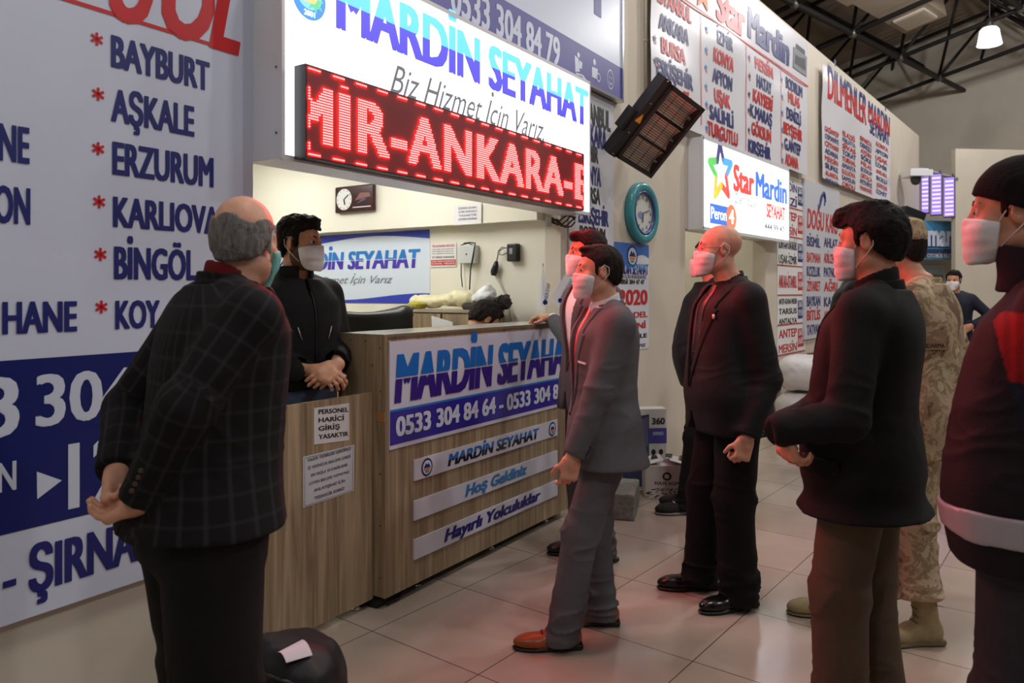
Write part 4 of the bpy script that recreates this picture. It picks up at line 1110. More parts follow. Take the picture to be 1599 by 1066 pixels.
def cab_stuff():
    c = A2W(4.25, 3.36, CABZ + .002)
    a = np.array((math.sin(AA), -math.cos(AA), 0))    # towards the viewer along the wall
    b = np.array((math.cos(AA), math.sin(AA), 0))
    lump('plastic_roll', 'loosely rolled pale yellow plastic sheet lying on the wooden cabinet', 'plastic sheet', c, [(rc(-a * .26 + UP * .05, a * .22 + UP * .07, .045, .05), .02), (rc(a * .1 + UP * .08, a * .3 + UP * .05, .05, .03), .03)], mat('pale_yellow_plastic', srgb(222, 216, 176), .3), noise=(.012, 18))
    c = A2W(4.1, 3.2, CABZ + .002)
    lump('folded_cloth', 'flat dark folded cloth on the cabinet under the white bag', 'cloth', A2W(4.25, 3.0, CABZ + .002), [(bx((0, 0, .02), (.10, .13, .02), .015), .01)], mat('dark_cloth', srgb(40, 36, 32), .8), noise=(.008, 20))
    lump('yellow_rag', 'small yellow-green rag at left end of the cabinet top', 'rag', A2W(4.19, 3.55, CABZ + .002), [(ell((0, 0, .02), (.06, .07, .035)), .01)], mat('yellow_rag', srgb(170, 165, 60), .7), noise=(.012, 25), vox=.006, box=.2)
    lump('plastic_bag', 'small white crumpled plastic bag on the cabinet above the seated man', 'bag', A2W(4.25, 2.99, CABZ + .045), [(ell((0, 0, .05), (.06, .075, .06)), .01), (ell((.0, .05, .03), (.05, .06, .03)), .03), (ell((0, -.02, .10), (.03, .03, .03)), .03)], mat('bag_white', srgb(226, 228, 234), .3), noise=(.010, 22), vox=.006, box=.22)
    lump('fur_hat', 'dark furry hat at right end of the cabinet top', 'hat', A2W(4.22, 2.84, CABZ + .002), [(ell((0, 0, .04), (.07, .06, .05)), .02), (ell((.0, -.02, .07), (.045, .04, .035)), .02)], mat('dark_fur', srgb(42, 34, 30), .9, bump=.8, bscale=120), noise=(.014, 40), vox=.005, box=.2)
cab_stuff()
def office_chair():
    c = at(566, HY, 4.75) * np.array((1, 1, 0)); rz = TH - math.pi / 2 + .15 + math.pi
    r = thing('office_chair', 'black office chair with high back behind the counter', 'chair', c, rz)
    BL = mat('black_leatherette', srgb(20, 20, 22), .38)
    s = SDF().u(bx((0, 0, 1.03), (.26, .035, .30), .03), .01); s.mod(lambda p: .05 * (p[:, 0] / .26)**2 * -1); s.mesh((-.32, -.15, .7), (.32, .15, 1.42), .01, 'backrest', r, BL)
    s = SDF().u(bx((0, -.25, .5), (.25, .25, .05), .04), .01); s.mesh((-.3, -.55, .4), (.3, .05, .6), .012, 'seat', r, BL)
    for sx in (-1, 1): MB().tube([(sx * .27, -.05, .52), (sx * .3, -.08, .72), (sx * .3, -.33, .74), (sx * .28, -.36, .5)], .02, 8).build('armrest', DKPL, r)
    MB().tube([(0, -.25, .1), (0, -.25, .46)], .03, 10).build('column', CHROME, r); MB().box(-.03, .03, -.1, .03, .46, .82).build('back_bracket', DKPL, r)
    for k in range(5):
        a = k * 2 * math.pi / 5; l = MB().tube([(0, -.25, .12), (.28 * math.cos(a), -.25 + .28 * math.sin(a), .08)], .022, 8).build('base_leg', DKPL, r)
        MB().lathe([(.001, -.02), (.03, -.02), (.03, .02), (.001, .02)], 12, (.28 * math.cos(a), -.25 + .28 * math.sin(a), .03), 'x').build('caster', DKPL, l)
office_chair()
def small_things():
    # broom handle
    a = at(524, 545, 4.4); b = at(531, 458, 4.45); g = at(518, 760, 4.3); g[2] = .02
    r = thing('broom', 'pale wooden broom handle leaning behind the man in the black jacket', 'broom', g * np.array((1, 1, 0)))
    o = np.array(r.location); d = nrm(b - g)
    MB().tube([g - o + d * .1, b - o], .013, 10).build('handle', mat('pale_wood', srgb(190, 165, 130), .5), r); MB().box(-.14, .14, -.02, .02, 0, .12).build('brush', mat('broom_bristle', srgb(90, 80, 60), .8), r)
    # flags on the counter's right end
    for i, (pc, d, pts, lab) in enumerate((((850, 502), 4.9, [(848, 413), (858, 463), (845, 482), (838, 484), (842, 452)], 'left one of two small white table flags on the counter end'),
                                          ((871, 502), 4.84, [(888, 420), (902, 440), (880, 488), (859, 464)], 'right one of two small white table flags, nearest the pier'))):
        base = at(pc[0], pc[1], d); base[2] = 1.264
        r = thing('table_flag', lab, 'flag', base)
        top = at(pts[0][0], pts[0][1], d) - base
        MB().tube([(0, 0, .0), top * 1.02], .004, 8).build('pole', CHROME, r); MB().lathe([(.001, 0), (.035, 0), (.035, .008), (.006, .016), (.001, .016)], 20).build('base', CHROME, r)
        P = [at(x, y, d - .01) - base for x, y in pts]; ctr = sum(P) / len(P); m = MB(); n = len(P)
        vs = []
        for off in (0, .004): vs += [p + FW * (off + .012 * math.sin(5 * k)) for k, p in enumerate(P)]
        m.add(vs, [tuple(range(n)), tuple(range(2 * n - 1, n - 1, -1))] + [(k, (k + 1) % n, n + (k + 1) % n, n + k) for k in range(n)]); m.build('cloth', mat('flag_white', srgb(222, 224, 230), .5), r)
        u = nrm(P[2 if i == 0 else 1] - P[3 if i == 0 else 2]); m = MB()
        A = [(851, 474), (857, 442)] if i == 0 else [(874, 471), (893, 436)]
        pa, pb = at(*A[0], d - .04) - base, at(*A[1], d - .04) - base; dx = pb - pa; L = np.linalg.norm(dx); dx = dx / L; dn = np.cross(FW, dx); dn = nrm(dn)
        t = MB(); add_text(t, 'MARDİN SEYAHAT', L * .18, L, -.011, .011, y=0, bold=.04); vv = [pa + dx * v[0] - dn * v[2] * (1 if np.dot(dn, UP) < 0 or True else -1) for v in t.v]
        if np.dot(np.cross(dx, -dn), FW) > 0: vv = [pa + dx * v[0] + dn * v[2] for v in t.v]
        m.add(vv, t.f, 0); m.build('lettering', INK, r, False)
        m = MB(); c = pa + dx * L * .06; m.poly([c + (dx * math.cos(k * .5236) + dn * math.sin(k * .5236)) * .016 for k in range(12)]); m.build('logo', NAVYB, r, False)
    base = at(858, 503, 4.78); base[2] = 1.2635
    r = thing('paper_stack', 'small stack of white papers on the counter beside the table flags', 'papers', base, AA)
    for k in range(4): MB().box(-.1, .09, -.06, .06, .006 * k, .006 * k + .005).build('sheet', PAPER if k != 2 else mat('sheet_blue', srgb(120, 160, 190), .6), r)
    c = A2W(4.10, 3.30, 0)
    r = thing('paper_sheet', 'white sheet hanging on the cabinet front behind the seated man', 'paper', c, AA)
    MB().add([(-.004 - .012 * i, y, z) for i in (0, 1) for y, z in ((-.17, 1.12), (.02, 1.10), (.035, 1.29), (-.15, 1.25))], [(0, 1, 2, 3), (7, 6, 5, 4), (0, 4, 5, 1), (1, 5, 6, 2), (2, 6, 7, 3), (3, 7, 4, 0)]).build('sheet', PAPER, r)
    # wiring by the jamb under the lit box
    w = at(876, 346, 5.02); r = thing('cable_bundle', 'bundle of dark wires and a clamp under the right end of the lit box', 'wires', w)
    m = MB(); rs = random.Random(6)
    for k in range(4): m.tube([(RT * (-.085 + .03 * i + rs.uniform(-.008, .008)) + UP * (.03 * math.sin(i * 1.1 + k) + .008 * k - .01)) for i in range(7)], .006, 6)
    m.build('wire', mat('wire_brown', srgb(70, 45, 40), .5), r); MB().obox(RT * -.08 + UP * .0, (RT, FW, UP), (.016, .02, .03)).build('clamp', GREYPL, r)
small_things()
# ------------------------------------------------------------------ on the hall wall
def teal_clock():
    y = YB; w = onplane(998, 333, (0, y, 0), (0, 1, 0)); r = thing('wall_clock', 'large round teal wall clock below the heater', 'clock', (w[0], y, w[2]))
    R = .243
    MB().lathe([(R - .03, 0), (R, -.008), (R, -.045), (R - .012, -.058), (R - .03, -.062), (R - .058, -.060), (R - .07, -.052), (R - .07, -.01)], 56, axis='y').build('rim', mat('teal_enamel', srgb(58, 140, 150), .25), r)
    MB().lathe([(R - .068, -.054), (R - .072, -.060), (R - .088, -.056), (R - .09, -.03)], 56, axis='y').build('inner_ring', mat('blue_enamel', srgb(40, 66, 120), .3), r)
    MB().disc((0, 0), R - .085, R - .085, -.032, 48).build('dial', mat('clock_face', srgb(205, 206, 200), .35), r, False)
    m = MB()
    for k in range(12):
        a = k * math.pi / 6; q = R - .118; add_text(m, str(k if k else 12), q * math.sin(a) - .012, q * math.sin(a) + .012, q * math.cos(a) - .012, q * math.cos(a) + .012, y=-.034, bold=.02)
    m.build('numeral', BLACK, r, False)
    m = MB(); m.tube([(0, -.038, 0), (.105, -.038, .03)], .004, 6); m.tube([(0, -.038, 0), (-.01, -.038, -.075)], .005, 6); m.build('hand', BLACK, r)
    MB().disc((-.035, -.02), .05, .03, -.0335, 20).build('dial_print', mat('dial_print', srgb(110, 130, 170), .4), r, False)
    MB().disc((0, 0), R - .088, R - .088, -.045, 48).build('glass', mat('clock_glass', (1, 1, 1), .03, alpha=.08), r, False)
teal_clock()
def heater():
    c = at(1031, 207, 5.35)
    e1 = nrm(RT * .348 + UP * .458 - FW * .20); e2 = nrm(RT * .30 - UP * .115 + FW * .25); e2 = nrm(e2 - e1 * np.dot(e1, e2)); n = nrm(np.cross(e2, e1)); n = n if np.dot(n, FW) < 0 else -n
    r = thing('infrared_heater', 'black three-tube infrared heater on a bracket above the teal clock', 'heater', c)
    hl, hs = .305, .195
    BK = mat('heater_black', srgb(34, 30, 29), .45)
    b = MB()
    b.obox(-n * .07, (e1, e2, n), (hl, hs, .02))
    for s in (-1, 1):
        b.obox(e1 * s * (hl - .014) - n * .03, (e1, e2, n), (.014, hs, .045)); b.obox(e2 * s * (hs - .014) - n * .03, (e1, e2, n), (hl, .014, .045))
    b.build('housing', BK, r)
    MB().obox(-e2 * (hs + .035) - n * .05, (e1, e2, n), (hl + .01, .035, .05)).build('end_box', BK, r)
    rf = MB(); vs = []; fs = []
    for k in range(3):
        for j in range(9):
            t = -1 + j / 4; vs += [e1 * (-.19 + .19 * k + t * .085) + e2 * q * (hs - .03) - n * (.05 - .035 * abs(t)**2) for q in (-1, 1)]
        for j in range(8): a = k * 18 + 2 * j; fs.append((a, a + 1, a + 3, a + 2))
    rf.add(vs, fs, 0, True); rf.build('reflector', mat('reflector_painted_sheen', srgb(232, 220, 202), .5, .0), r, False)  # reflections of polished aluminium painted in as a pale matte colour
    for k in range(3): MB().tube([e1 * (-.19 + .19 * k) + e2 * q * (hs - .03) - n * .02 for q in (-1, 1)], .011, 8).build('heating_tube', mat('quartz_tube', srgb(215, 205, 195), .25), r)
    g = MB()
    for k in range(34):
        x = -hl + .03 + (2 * hl - .06) * k / 33; g.tube([e1 * x + e2 * q * (hs - .02) + n * .012 for q in (-1, 1)], .0022, 5)
    for q in (-.5, 0, .5): g.tube([e1 * s * (hl - .02) + e2 * q * hs + n * .012 for s in (-1, 1)], .0025, 5)
    g.build('grille', mat('grille_wire', srgb(60, 52, 46), .4, .6), r)
    wpt = onplane(981, 205, (0, YB, 0), (0, 1, 0)) - c
    m = MB(); m.tube([-e2 * (hs + .03) - n * .06, -e2 * (hs + .1) - n * .08 + UP * .0, wpt], .022, 8); m.obox(wpt + np.array((0, -.015, 0)), ((1, 0, 0), (0, 1, 0), (0, 0, 1)), (.05, .015, .07)); m.obox(-e2 * (hs + .09) - n * .06 - e1 * .05, (e1, e2, n), (.08, .02, .04)); m.build('bracket', BK, r)
    t = MB(); cc = -e2 * (hs + .035) + n * .0015; t.poly([cc + e1 * .04, cc - e1 * .03 + e2 * .03, cc - e1 * .03 - e2 * .03]); t.build('warning_sticker', mat('sticker_yellow', srgb(225, 165, 30), .4), r, False)
    bo = MB()
    for a in (-.3, -.12, .12, .3): bo.lathe([(.001, .006), (.007, .006), (.007, 0), (.001, 0)], 8, -e2 * (hs + .035) + e1 * a + n * .0)
    bo.build('bolt', CHROME, r)
heater()
def conduit():
    w = onplane(1008, 100, (0, YB, 0), (0, 1, 0)); r = thing('cable_conduit', 'thin cream conduit running up the pier above the heater', 'conduit', (w[0], YB - .012, 0))
    zb = onplane(1004, 188, (0, YB, 0), (0, 1, 0))[2]
    MB().tube([(-.02, 0, zb), (-.02, 0, 4.55)], .011, 8).build('pipe', mat('cream_pvc', srgb(200, 190, 172), .4), r)
    m = MB()
    for z in np.arange(zb + .2, 4.4, .45): m.box(-.035, -.005, -.013, .012, z - .008, z + .008)
    m.build('clip', mat('cream_pvc'), r)
conduit()
def security_camera():
    c = at(1430, 277, 13.6); r = thing('security_camera', 'white dome security camera at the far end of the partition wall', 'camera', c)
    a = TH - math.pi / 2; X = (math.cos(a), math.sin(a), 0); Y = (-math.sin(a), math.cos(a), 0); g = YB - c[1]
    MB().obox((0, 0, .06), (X, Y, (0, 0, 1)), (.2, .2, .055)).obox((0, 0, .12), (X, Y, (0, 0, 1)), (.15, .15, .02)).build('housing', WHITEP, r); MB().lathe([(.001, -.14), (.06, -.12), (.085, -.06), (.09, .0), (.001, .0)], 24).build('lens_dome', mat('dome_dark', srgb(60, 60, 64), .1), r)
    MB().tube([(0, 0, .07), (0, g - .004, .07)], .03, 8).build('bracket', WHITEP, r)
security_camera()
# ------------------------------------------------------------------ cartons and sacks by the pier
def carton(name, label, cat, px, w, dp, h, rz, m, deco=None):
    c = on_floor(*px); r = thing(name, label, cat, c, rz)
    MB().box(-w / 2, w / 2, -dp / 2, dp / 2, 0, h, 0, .004).build('carton_body', m, r)
    if deco: deco(r, w, dp, h)
    return r
CART = mat('white_carton', srgb(205, 202, 200), .5)
def d_mon(r, w, dp, h):
    y = -dp / 2 - .001; m = MB()
    m.poly([(-w / 2, y, .0), (w * .1, y, .0), (w * .1, y, h * .93), (-w / 2, y, h * .88)], 0); m.poly([(-w / 2 + .02, y - .001, h * .45), (w * .08, y - .001, h * .52), (w * .08, y - .001, h * .9), (-w / 2 + .03, y - .001, h * .8)], 1); m.poly([(w * .1, y, h * .55), (w / 2, y, h * .55), (w / 2, y, h * .75), (w * .1, y, h * .75)], 2)
    m.build('printed_picture', [mat('print_navy', srgb(56, 60, 92), .4), mat('print_steel', srgb(90, 96, 124), .4), mat('print_violet', srgb(70, 66, 150), .4)], r, False)
    m = MB(); add_text(m, '360', w * .16, w * .46, h * .8, h * .88, y=y - .001, bold=.05)
    for k in range(4):
        for q in range(2): m.disc((w * (.2 + .17 * q), h * (.08 + .12 * k)), .018, .022, y, 10)
    m.build('black_print', BLACK, r, False)
    m = MB(); add_text(m, 'SERIES', w * .18, w * .42, h * .66, h * .7, y=y - .0015, bold=.02); m.build('white_print', WHITE, r, False)
carton('cardboard_box', 'tall white carton with navy picture and 360 print leaning at the pier', 'box', (1003, 756), .34, .12, .58, -.78, CART, d_mon)
def d_maye(r, w, dp, h):
    y = -dp / 2 - .001; m = MB(); m.disc((.0, h * .68), .032, .03, y, 18); add_text(m, 'MAYE ROM', -.085, .085, h * .42, h * .52, y=y, bold=.03)
    rs = random.Random(9)
    for k in range(46): x = -w / 2 + w * rs.random() * .95; z = h * (.04 + .26 * rs.random()); m.poly([(x, y, z), (x + .02, y, z + .002), (x + .022, y, z + .007), (x + .004, y, z + .006)])
    m.build('black_print', mat('print_black', srgb(50, 48, 50), .5), r, False)
    m = MB(); m.disc((.0, h * .68), .02, .018, y - .001, 5); m.build('white_print', CART, r, False)
    for s in (-1, 1):
        q = MB(); q.add([(s * w / 2, -dp / 2, h), (s * w / 2, dp / 2, h), (s * w * .08, dp / 2, h + .03), (s * w * .08, -dp / 2, h + .035), (s * w / 2, -dp / 2, h + .003), (s * w / 2, dp / 2, h + .003), (s * w * .08, dp / 2, h + .033), (s * w * .08, -dp / 2, h + .038)], [(0, 1, 2, 3), (7, 6, 5, 4), (0, 3, 7, 4), (3, 2, 6, 7), (2, 1, 5, 6), (1, 0, 4, 5)]); q.build('flap', CART, r)
    m = MB()
    for k in range(3): m.poly([(-.1 + .1 * k, -.02, h + .039 - abs(k - 1) * .01), (-.05 + .1 * k, -.02, h + .04 - abs(k - 1) * .01), (-.03 + .1 * k, .1, h + .04 - abs(k - 1) * .012), (-.08 + .1 * k, .1, h + .039 - abs(k - 1) * .012)])
    m.build('flap_print', BLACK, r, False)
carton('cardboard_box', 'low white carton with black print and open flaps in front of the pier', 'box', (1038, 772), .30, .24, .235, -.98, CART, d_maye)
def block():
    c = on_floor(980, 802); rz = .42
    r = thing('concrete_block', 'solid grey concrete block on the floor behind the grey-suited man', 'block', c + np.array((0.03, .06, 0)), rz)
    s = SDF().u(bx((0, 0, .085), (.21, .10, .085), .008), .001); s.mod(lambda p: .0025 * vnoise(p * 60)); s.mesh((-.25, -.14, -.01), (.25, .14, .2), .007, 'block_body', r, mat('concrete', srgb(120, 118, 114), .85, noise=.25, nscale=30, bump=.3, bscale=90))
    rb = thing('plastic_bag', 'crumpled translucent white plastic bag behind the concrete block', 'bag', c + np.array((.05, .34, 0)))
    s = SDF().u(ell((0, 0, .1), (.14, .12, .13)), .02).u(ell((.05, .0, .24), (.05, .05, .09)), .05); s.mod(lambda p: .02 * vnoise(p * 16) + .01 * vnoise(p * 37)); s.cut(half((0, 0, .004), (0, 0, -1)), .001); s.mesh((-.22, -.2, -.01), (.22, .2, .4), .008, 'bag_film', rb, mat('translucent_film', srgb(215, 215, 218), .2, trans=.35))
block()
def sacks():
    M = mat('white_sack', srgb(214, 212, 214), .45, bump=.2, bscale=12)
    for i, (px, d, h0, lab) in enumerate((((1225, 600), 8.4, .0, 'lower one of two white stuffed sacks piled by the far wall'), ((1222, 600), 8.4, .385, 'upper one of two white stuffed sacks piled by the far wall'))):
        c = at(px[0], HY, d) * np.array((1, 1, 0)); c[1] = min(c[1], YB - .36); c[2] = h0 + .012
        r = thing('stuffed_sack', lab, 'sack', c, .1 + .1 * i, 'white sacks by the far wall')
        s = SDF().u(bx((0, 0, .18), (.36 - .03 * i, .27, .18), .15), .02); s.mod(lambda p: .014 * vnoise(p * 7 + i * 5) + .008 * vnoise(p * 19)); s.mesh((-.45, -.35, -.03), (.45, .35, .42), .012, 'sack_body', r, M)
    c = np.array((9.35, YB - .3, 0)); r = thing('wooden_stool', 'small brown wooden stool beside the white sacks', 'stool', c)
    W2 = mat('dark_wood', srgb(120, 78, 48), .45)
    MB().box(-.15, .15, -.15, .15, .70, .73, 0, .006).build('seat', W2, r)
    for sx in (-1, 1):
        for sy in (-1, 1): MB().tube([(sx * .12, sy * .12, .7), (sx * .14, sy * .14, 0)], .017, 8).build('leg', W2, r)
sacks()
def bag():
    c = at(470, HY, 2.50) * np.array((1, 1, 0))
    r = thing('duffel_bag', 'black slumped fabric bag on the floor beside the old man, white slip on top', 'bag', c, TH - math.pi / 2)
    s = SDF().u(ell((0.03, 0, .12), (.125, .16, .17)), .02).u(ell((-.10, .0, .16), (.14, .15, .165)), .10).u(ell((.0, -.03, .24), (.11, .11, .06)), .08)
    s.mod(lambda p: .014 * vnoise(p * 8) + .007 * vnoise(p * 21)); s.cut(half((0, 0, .003), (0, 0, -1)), .002)
    s.mesh((-.35, -.25, -.02), (.25, .25, .42), .008, 'bag_body', r, mat('black_nylon', srgb(24, 24, 27), .5, bump=.15, bscale=30))
    MB().tube([(-.12, -.13, .27), (-.02, -.155, .25), (.08, -.13, .22), (.13, -.06, .2)], .012, 8).build('strap', DKPL, r)
    p = [at(433, 1018, 2.37), at(472, 998, 2.45), at(488, 1022, 2.40), at(447, 1034, 2.34)]; o = p[0].copy()
    q = thing('paper_slip', 'white paper slip lying on the black bag', 'paper', sum(p) / 4)
    o = np.array(q.location); N = 6; vs = []
    for side in (0, .0015):
        for i in range(N):
            for j in range(N):
                a, b = i / (N - 1), j / (N - 1); z = (p[0] * (1 - a) + p[1] * a) * (1 - b) + (p[3] * (1 - a) + p[2] * a) * b - o
                vs.append(z + UP * (.012 * (1 - (2 * b - 1)**2) - side))
    fs = [(i * N + j, i * N + j + 1, (i + 1) * N + j + 1, (i + 1) * N + j) for i in range(N - 1) for j in range(N - 1)]
    fs += [tuple(x + N * N for x in f[::-1]) for f in fs]
    MB().add(vs, fs, 0, True).build('sheet', mat('slip_paper', srgb(222, 222, 232), .5), q, False)
bag()
# ------------------------------------------------------------------ the far end of the hall
def far_end():
    # a white partition panel and the kiosk under the blue fascia
    a = at(1494, HY, 15.0); a[2] = 0
    rz = TH - math.pi / 2 + .1
    f = Frame(a, rz); 
    o = MB().box(f.p(1492, 500)[0], f.p(1620, 500)[0], 0, .12, 0, f.p(1495, 232)[1]).build('wall_partition', WALL); o.location = a; o.rotation_euler = (0, 0, rz); o['kind'] = 'structure'
    a2 = at(1460, HY, 16.2); a2[2] = 0; f2 = Frame(a2, rz + .15)
    o = MB().box(f2.p(1420, 500)[0], f2.p(1530, 500)[0], .0, .12, 0, 2.2).build('wall_kiosk', mat('kiosk_cream', srgb(222, 208, 182), .5)); o.location = a2; o.rotation_euler = (0, 0, rz + .15); o['kind'] = 'structure'
    r = thing('framed_picture', 'landscape photograph glowing on the kiosk wall at far right', 'picture', f2.w(f2.p(1455, 430)[0], -.01, 0), rz + .15)
    x0 = f2.p(1430, 430)[0] - f2.p(1455, 430)[0]; x1 = f2.p(1473, 430)[0] - f2.p(1455, 430)[0]; zt = f2.p(1455, 414)[1]; zb = f2.p(1455, 452)[1]
    MB().box(x0, x1, -.03, 0, zb, zt).build('frame', WHITEP, r)
    m = mat('landscape_print', srgb(150, 160, 130), .4, noise=.4, nscale=6)
    MB().poly([(x0 + .04, -.032, zb + .04), (x1 - .04, -.032, zb + .04), (x1 - .04, -.032, zb + (zt - zb) * .6), (x0 + .04, -.032, zb + (zt - zb) * .72)]).build('landscape', m, r, False)
    MB().poly([(x0 + .04, -.031, zb + .04), (x1 - .04, -.031, zb + .04), (x1 - .04, -.031, zt - .04), (x0 + .04, -.031, zt - .04)]).build('sky_print', mat('print_sky', srgb(205, 215, 225), .4), r, False)
    c = at(1540, HY, 10.2) * np.array((1, 1, 0)); r = thing('wooden_kiosk_counter', 'light wooden kiosk counter at far right behind the distant man', 'counter', c, rz)
    MB().box(-.35, .5, -.2, .2, 0, 1.02).build('body', mat('light_wood', srgb(178, 150, 118), .5, noise=.15, nscale=5, stretch=(1, 1, 14)), r); MB().box(-.37, .52, -.23, .22, 1.02, 1.06).build('top', WOODE, r)
    r = thing('spot_lamp', 'dark flood lamp sticking out above the blue fascia', 'lamp', at(1422, 334, 13.6), rz)
    MB().obox((0, 0, 0), (nrm((1, 0, -.35)), (0, 1, 0), nrm((.35, 0, 1))), (.2, .14, .07)).build('lamp_head', DKPL, r); MB().tube([(-.05, 0, 0), (-.35, .25, .1), (-.6, .5, .1)], .02, 6).build('bracket', STEEL, r)
far_end()
# ------------------------------------------------------------------ light inside the booths
def tube_light(u, v, z, e, label, grp):
    c = A2W(u, v, z)
    r = thing('ceiling_light', label, 'lamp', c, AA, grp)
    MB().box(-.6, .6, -.08, .08, -.02, 0).build('housing', WHITEP, r)
    MB().box(-.58, .58, -.06, .06, -.05, -.02).build('diffuser', glow('tube_glow', (1, .99, .95), e), r)
tube_light(3.3, 3.5, 2.6, 26, 'white strip light on the booth ceiling, nearest the opening', 'booth strip lights')
tube_light(3.3, 5.0, 2.6, 26, 'white strip light on the booth ceiling, deeper inside', 'booth strip lights')
c = (7.3, YB + 1.0, 2.6); r = thing('ceiling_light', 'white strip light in the second booth behind the star sign', 'lamp', c)
MB().box(-.6, .6, -.08, .08, -.02, 0).build('housing', WHITEP, r); MB().box(-.58, .58, -.06, .06, -.05, -.02).build('diffuser', glow('tube_glow2', (1, .95, .82), 9), r)
# ------------------------------------------------------------------ people
def cloth_mat(name, col, rough=.8, noise=.10, bump=.25, bscale=380, nscale=20, sheen=.0):
    return mat(name, col, rough, noise=noise, nscale=nscale, bump=bump, bscale=bscale, spec=.25, sheen=sheen)
def skin_mat(name, col, stub=None):
    """skin with its own colouring read from a per-point attribute (stubble, lips, grey band)"""
    if name in MATS: return MATS[name]
    m = mat(name, col, .5, sss=.12, bump=.06, bscale=160, spec=.4)
    nt = m.node_tree; b = nt.nodes['Principled BSDF']
    a = nt.nodes.new('ShaderNodeAttribute'); a.attribute_name = 'tint'
    n = nt.nodes.new('ShaderNodeTexNoise'); n.inputs['Scale'].default_value = 28; n.inputs['Detail'].default_value = 5
    tc = nt.nodes.new('ShaderNodeTexCoord'); nt.links.new(tc.outputs['Object'], n.inputs['Vector'])
    r = nt.nodes.new('ShaderNodeValToRGB'); r.color_ramp.elements[0].position = .3; r.color_ramp.elements[1].position = .7
    r.color_ramp.elements[0].color = (*[c * .86 for c in col], 1); r.color_ramp.elements[1].color = (*[min(1, c * 1.1) for c in col], 1)
    nt.links.new(n.outputs['Fac'], r.inputs['Fac'])
    mx = nt.nodes.new('ShaderNodeMix'); mx.data_type = 'RGBA'; mx.blend_type = 'MULTIPLY'; mx.inputs[0].default_value = 1
    nt.links.new(r.outputs['Color'], mx.inputs[6]); nt.links.new(a.outputs['Color'], mx.inputs[7]); nt.links.new(mx.outputs[2], b.inputs['Base Color'])
    return m
HAIRM = lambda name, col: mat(name, col, .65, noise=.4, nscale=60, bump=1.0, bscale=150, spec=.18, stretch=(1.6, 1.6, .3))
MASKW = mat('mask_fabric', srgb(226, 224, 228), .75, bump=.12, bscale=200)
SHIRTW = cloth_mat('white_shirt', srgb(222, 222, 226), .7, .03)
EYEW = mat('eye_white', srgb(215, 210, 205), .2); IRIS = mat('iris_brown', srgb(40, 26, 18), .15)
BUTTON = mat('dark_button', srgb(18, 18, 20), .35)
def rotz(a): c, s = math.cos(a), math.sin(a); return np.array([[c, -s, 0], [s, c, 0], [0, 0, 1.0]])
def rotx(a): c, s = math.cos(a), math.sin(a); return np.array([[1, 0, 0], [0, c, -s], [0, s, c]])
def roty(a): c, s = math.cos(a), math.sin(a); return np.array([[c, 0, s], [0, 1, 0], [-s, 0, c]])
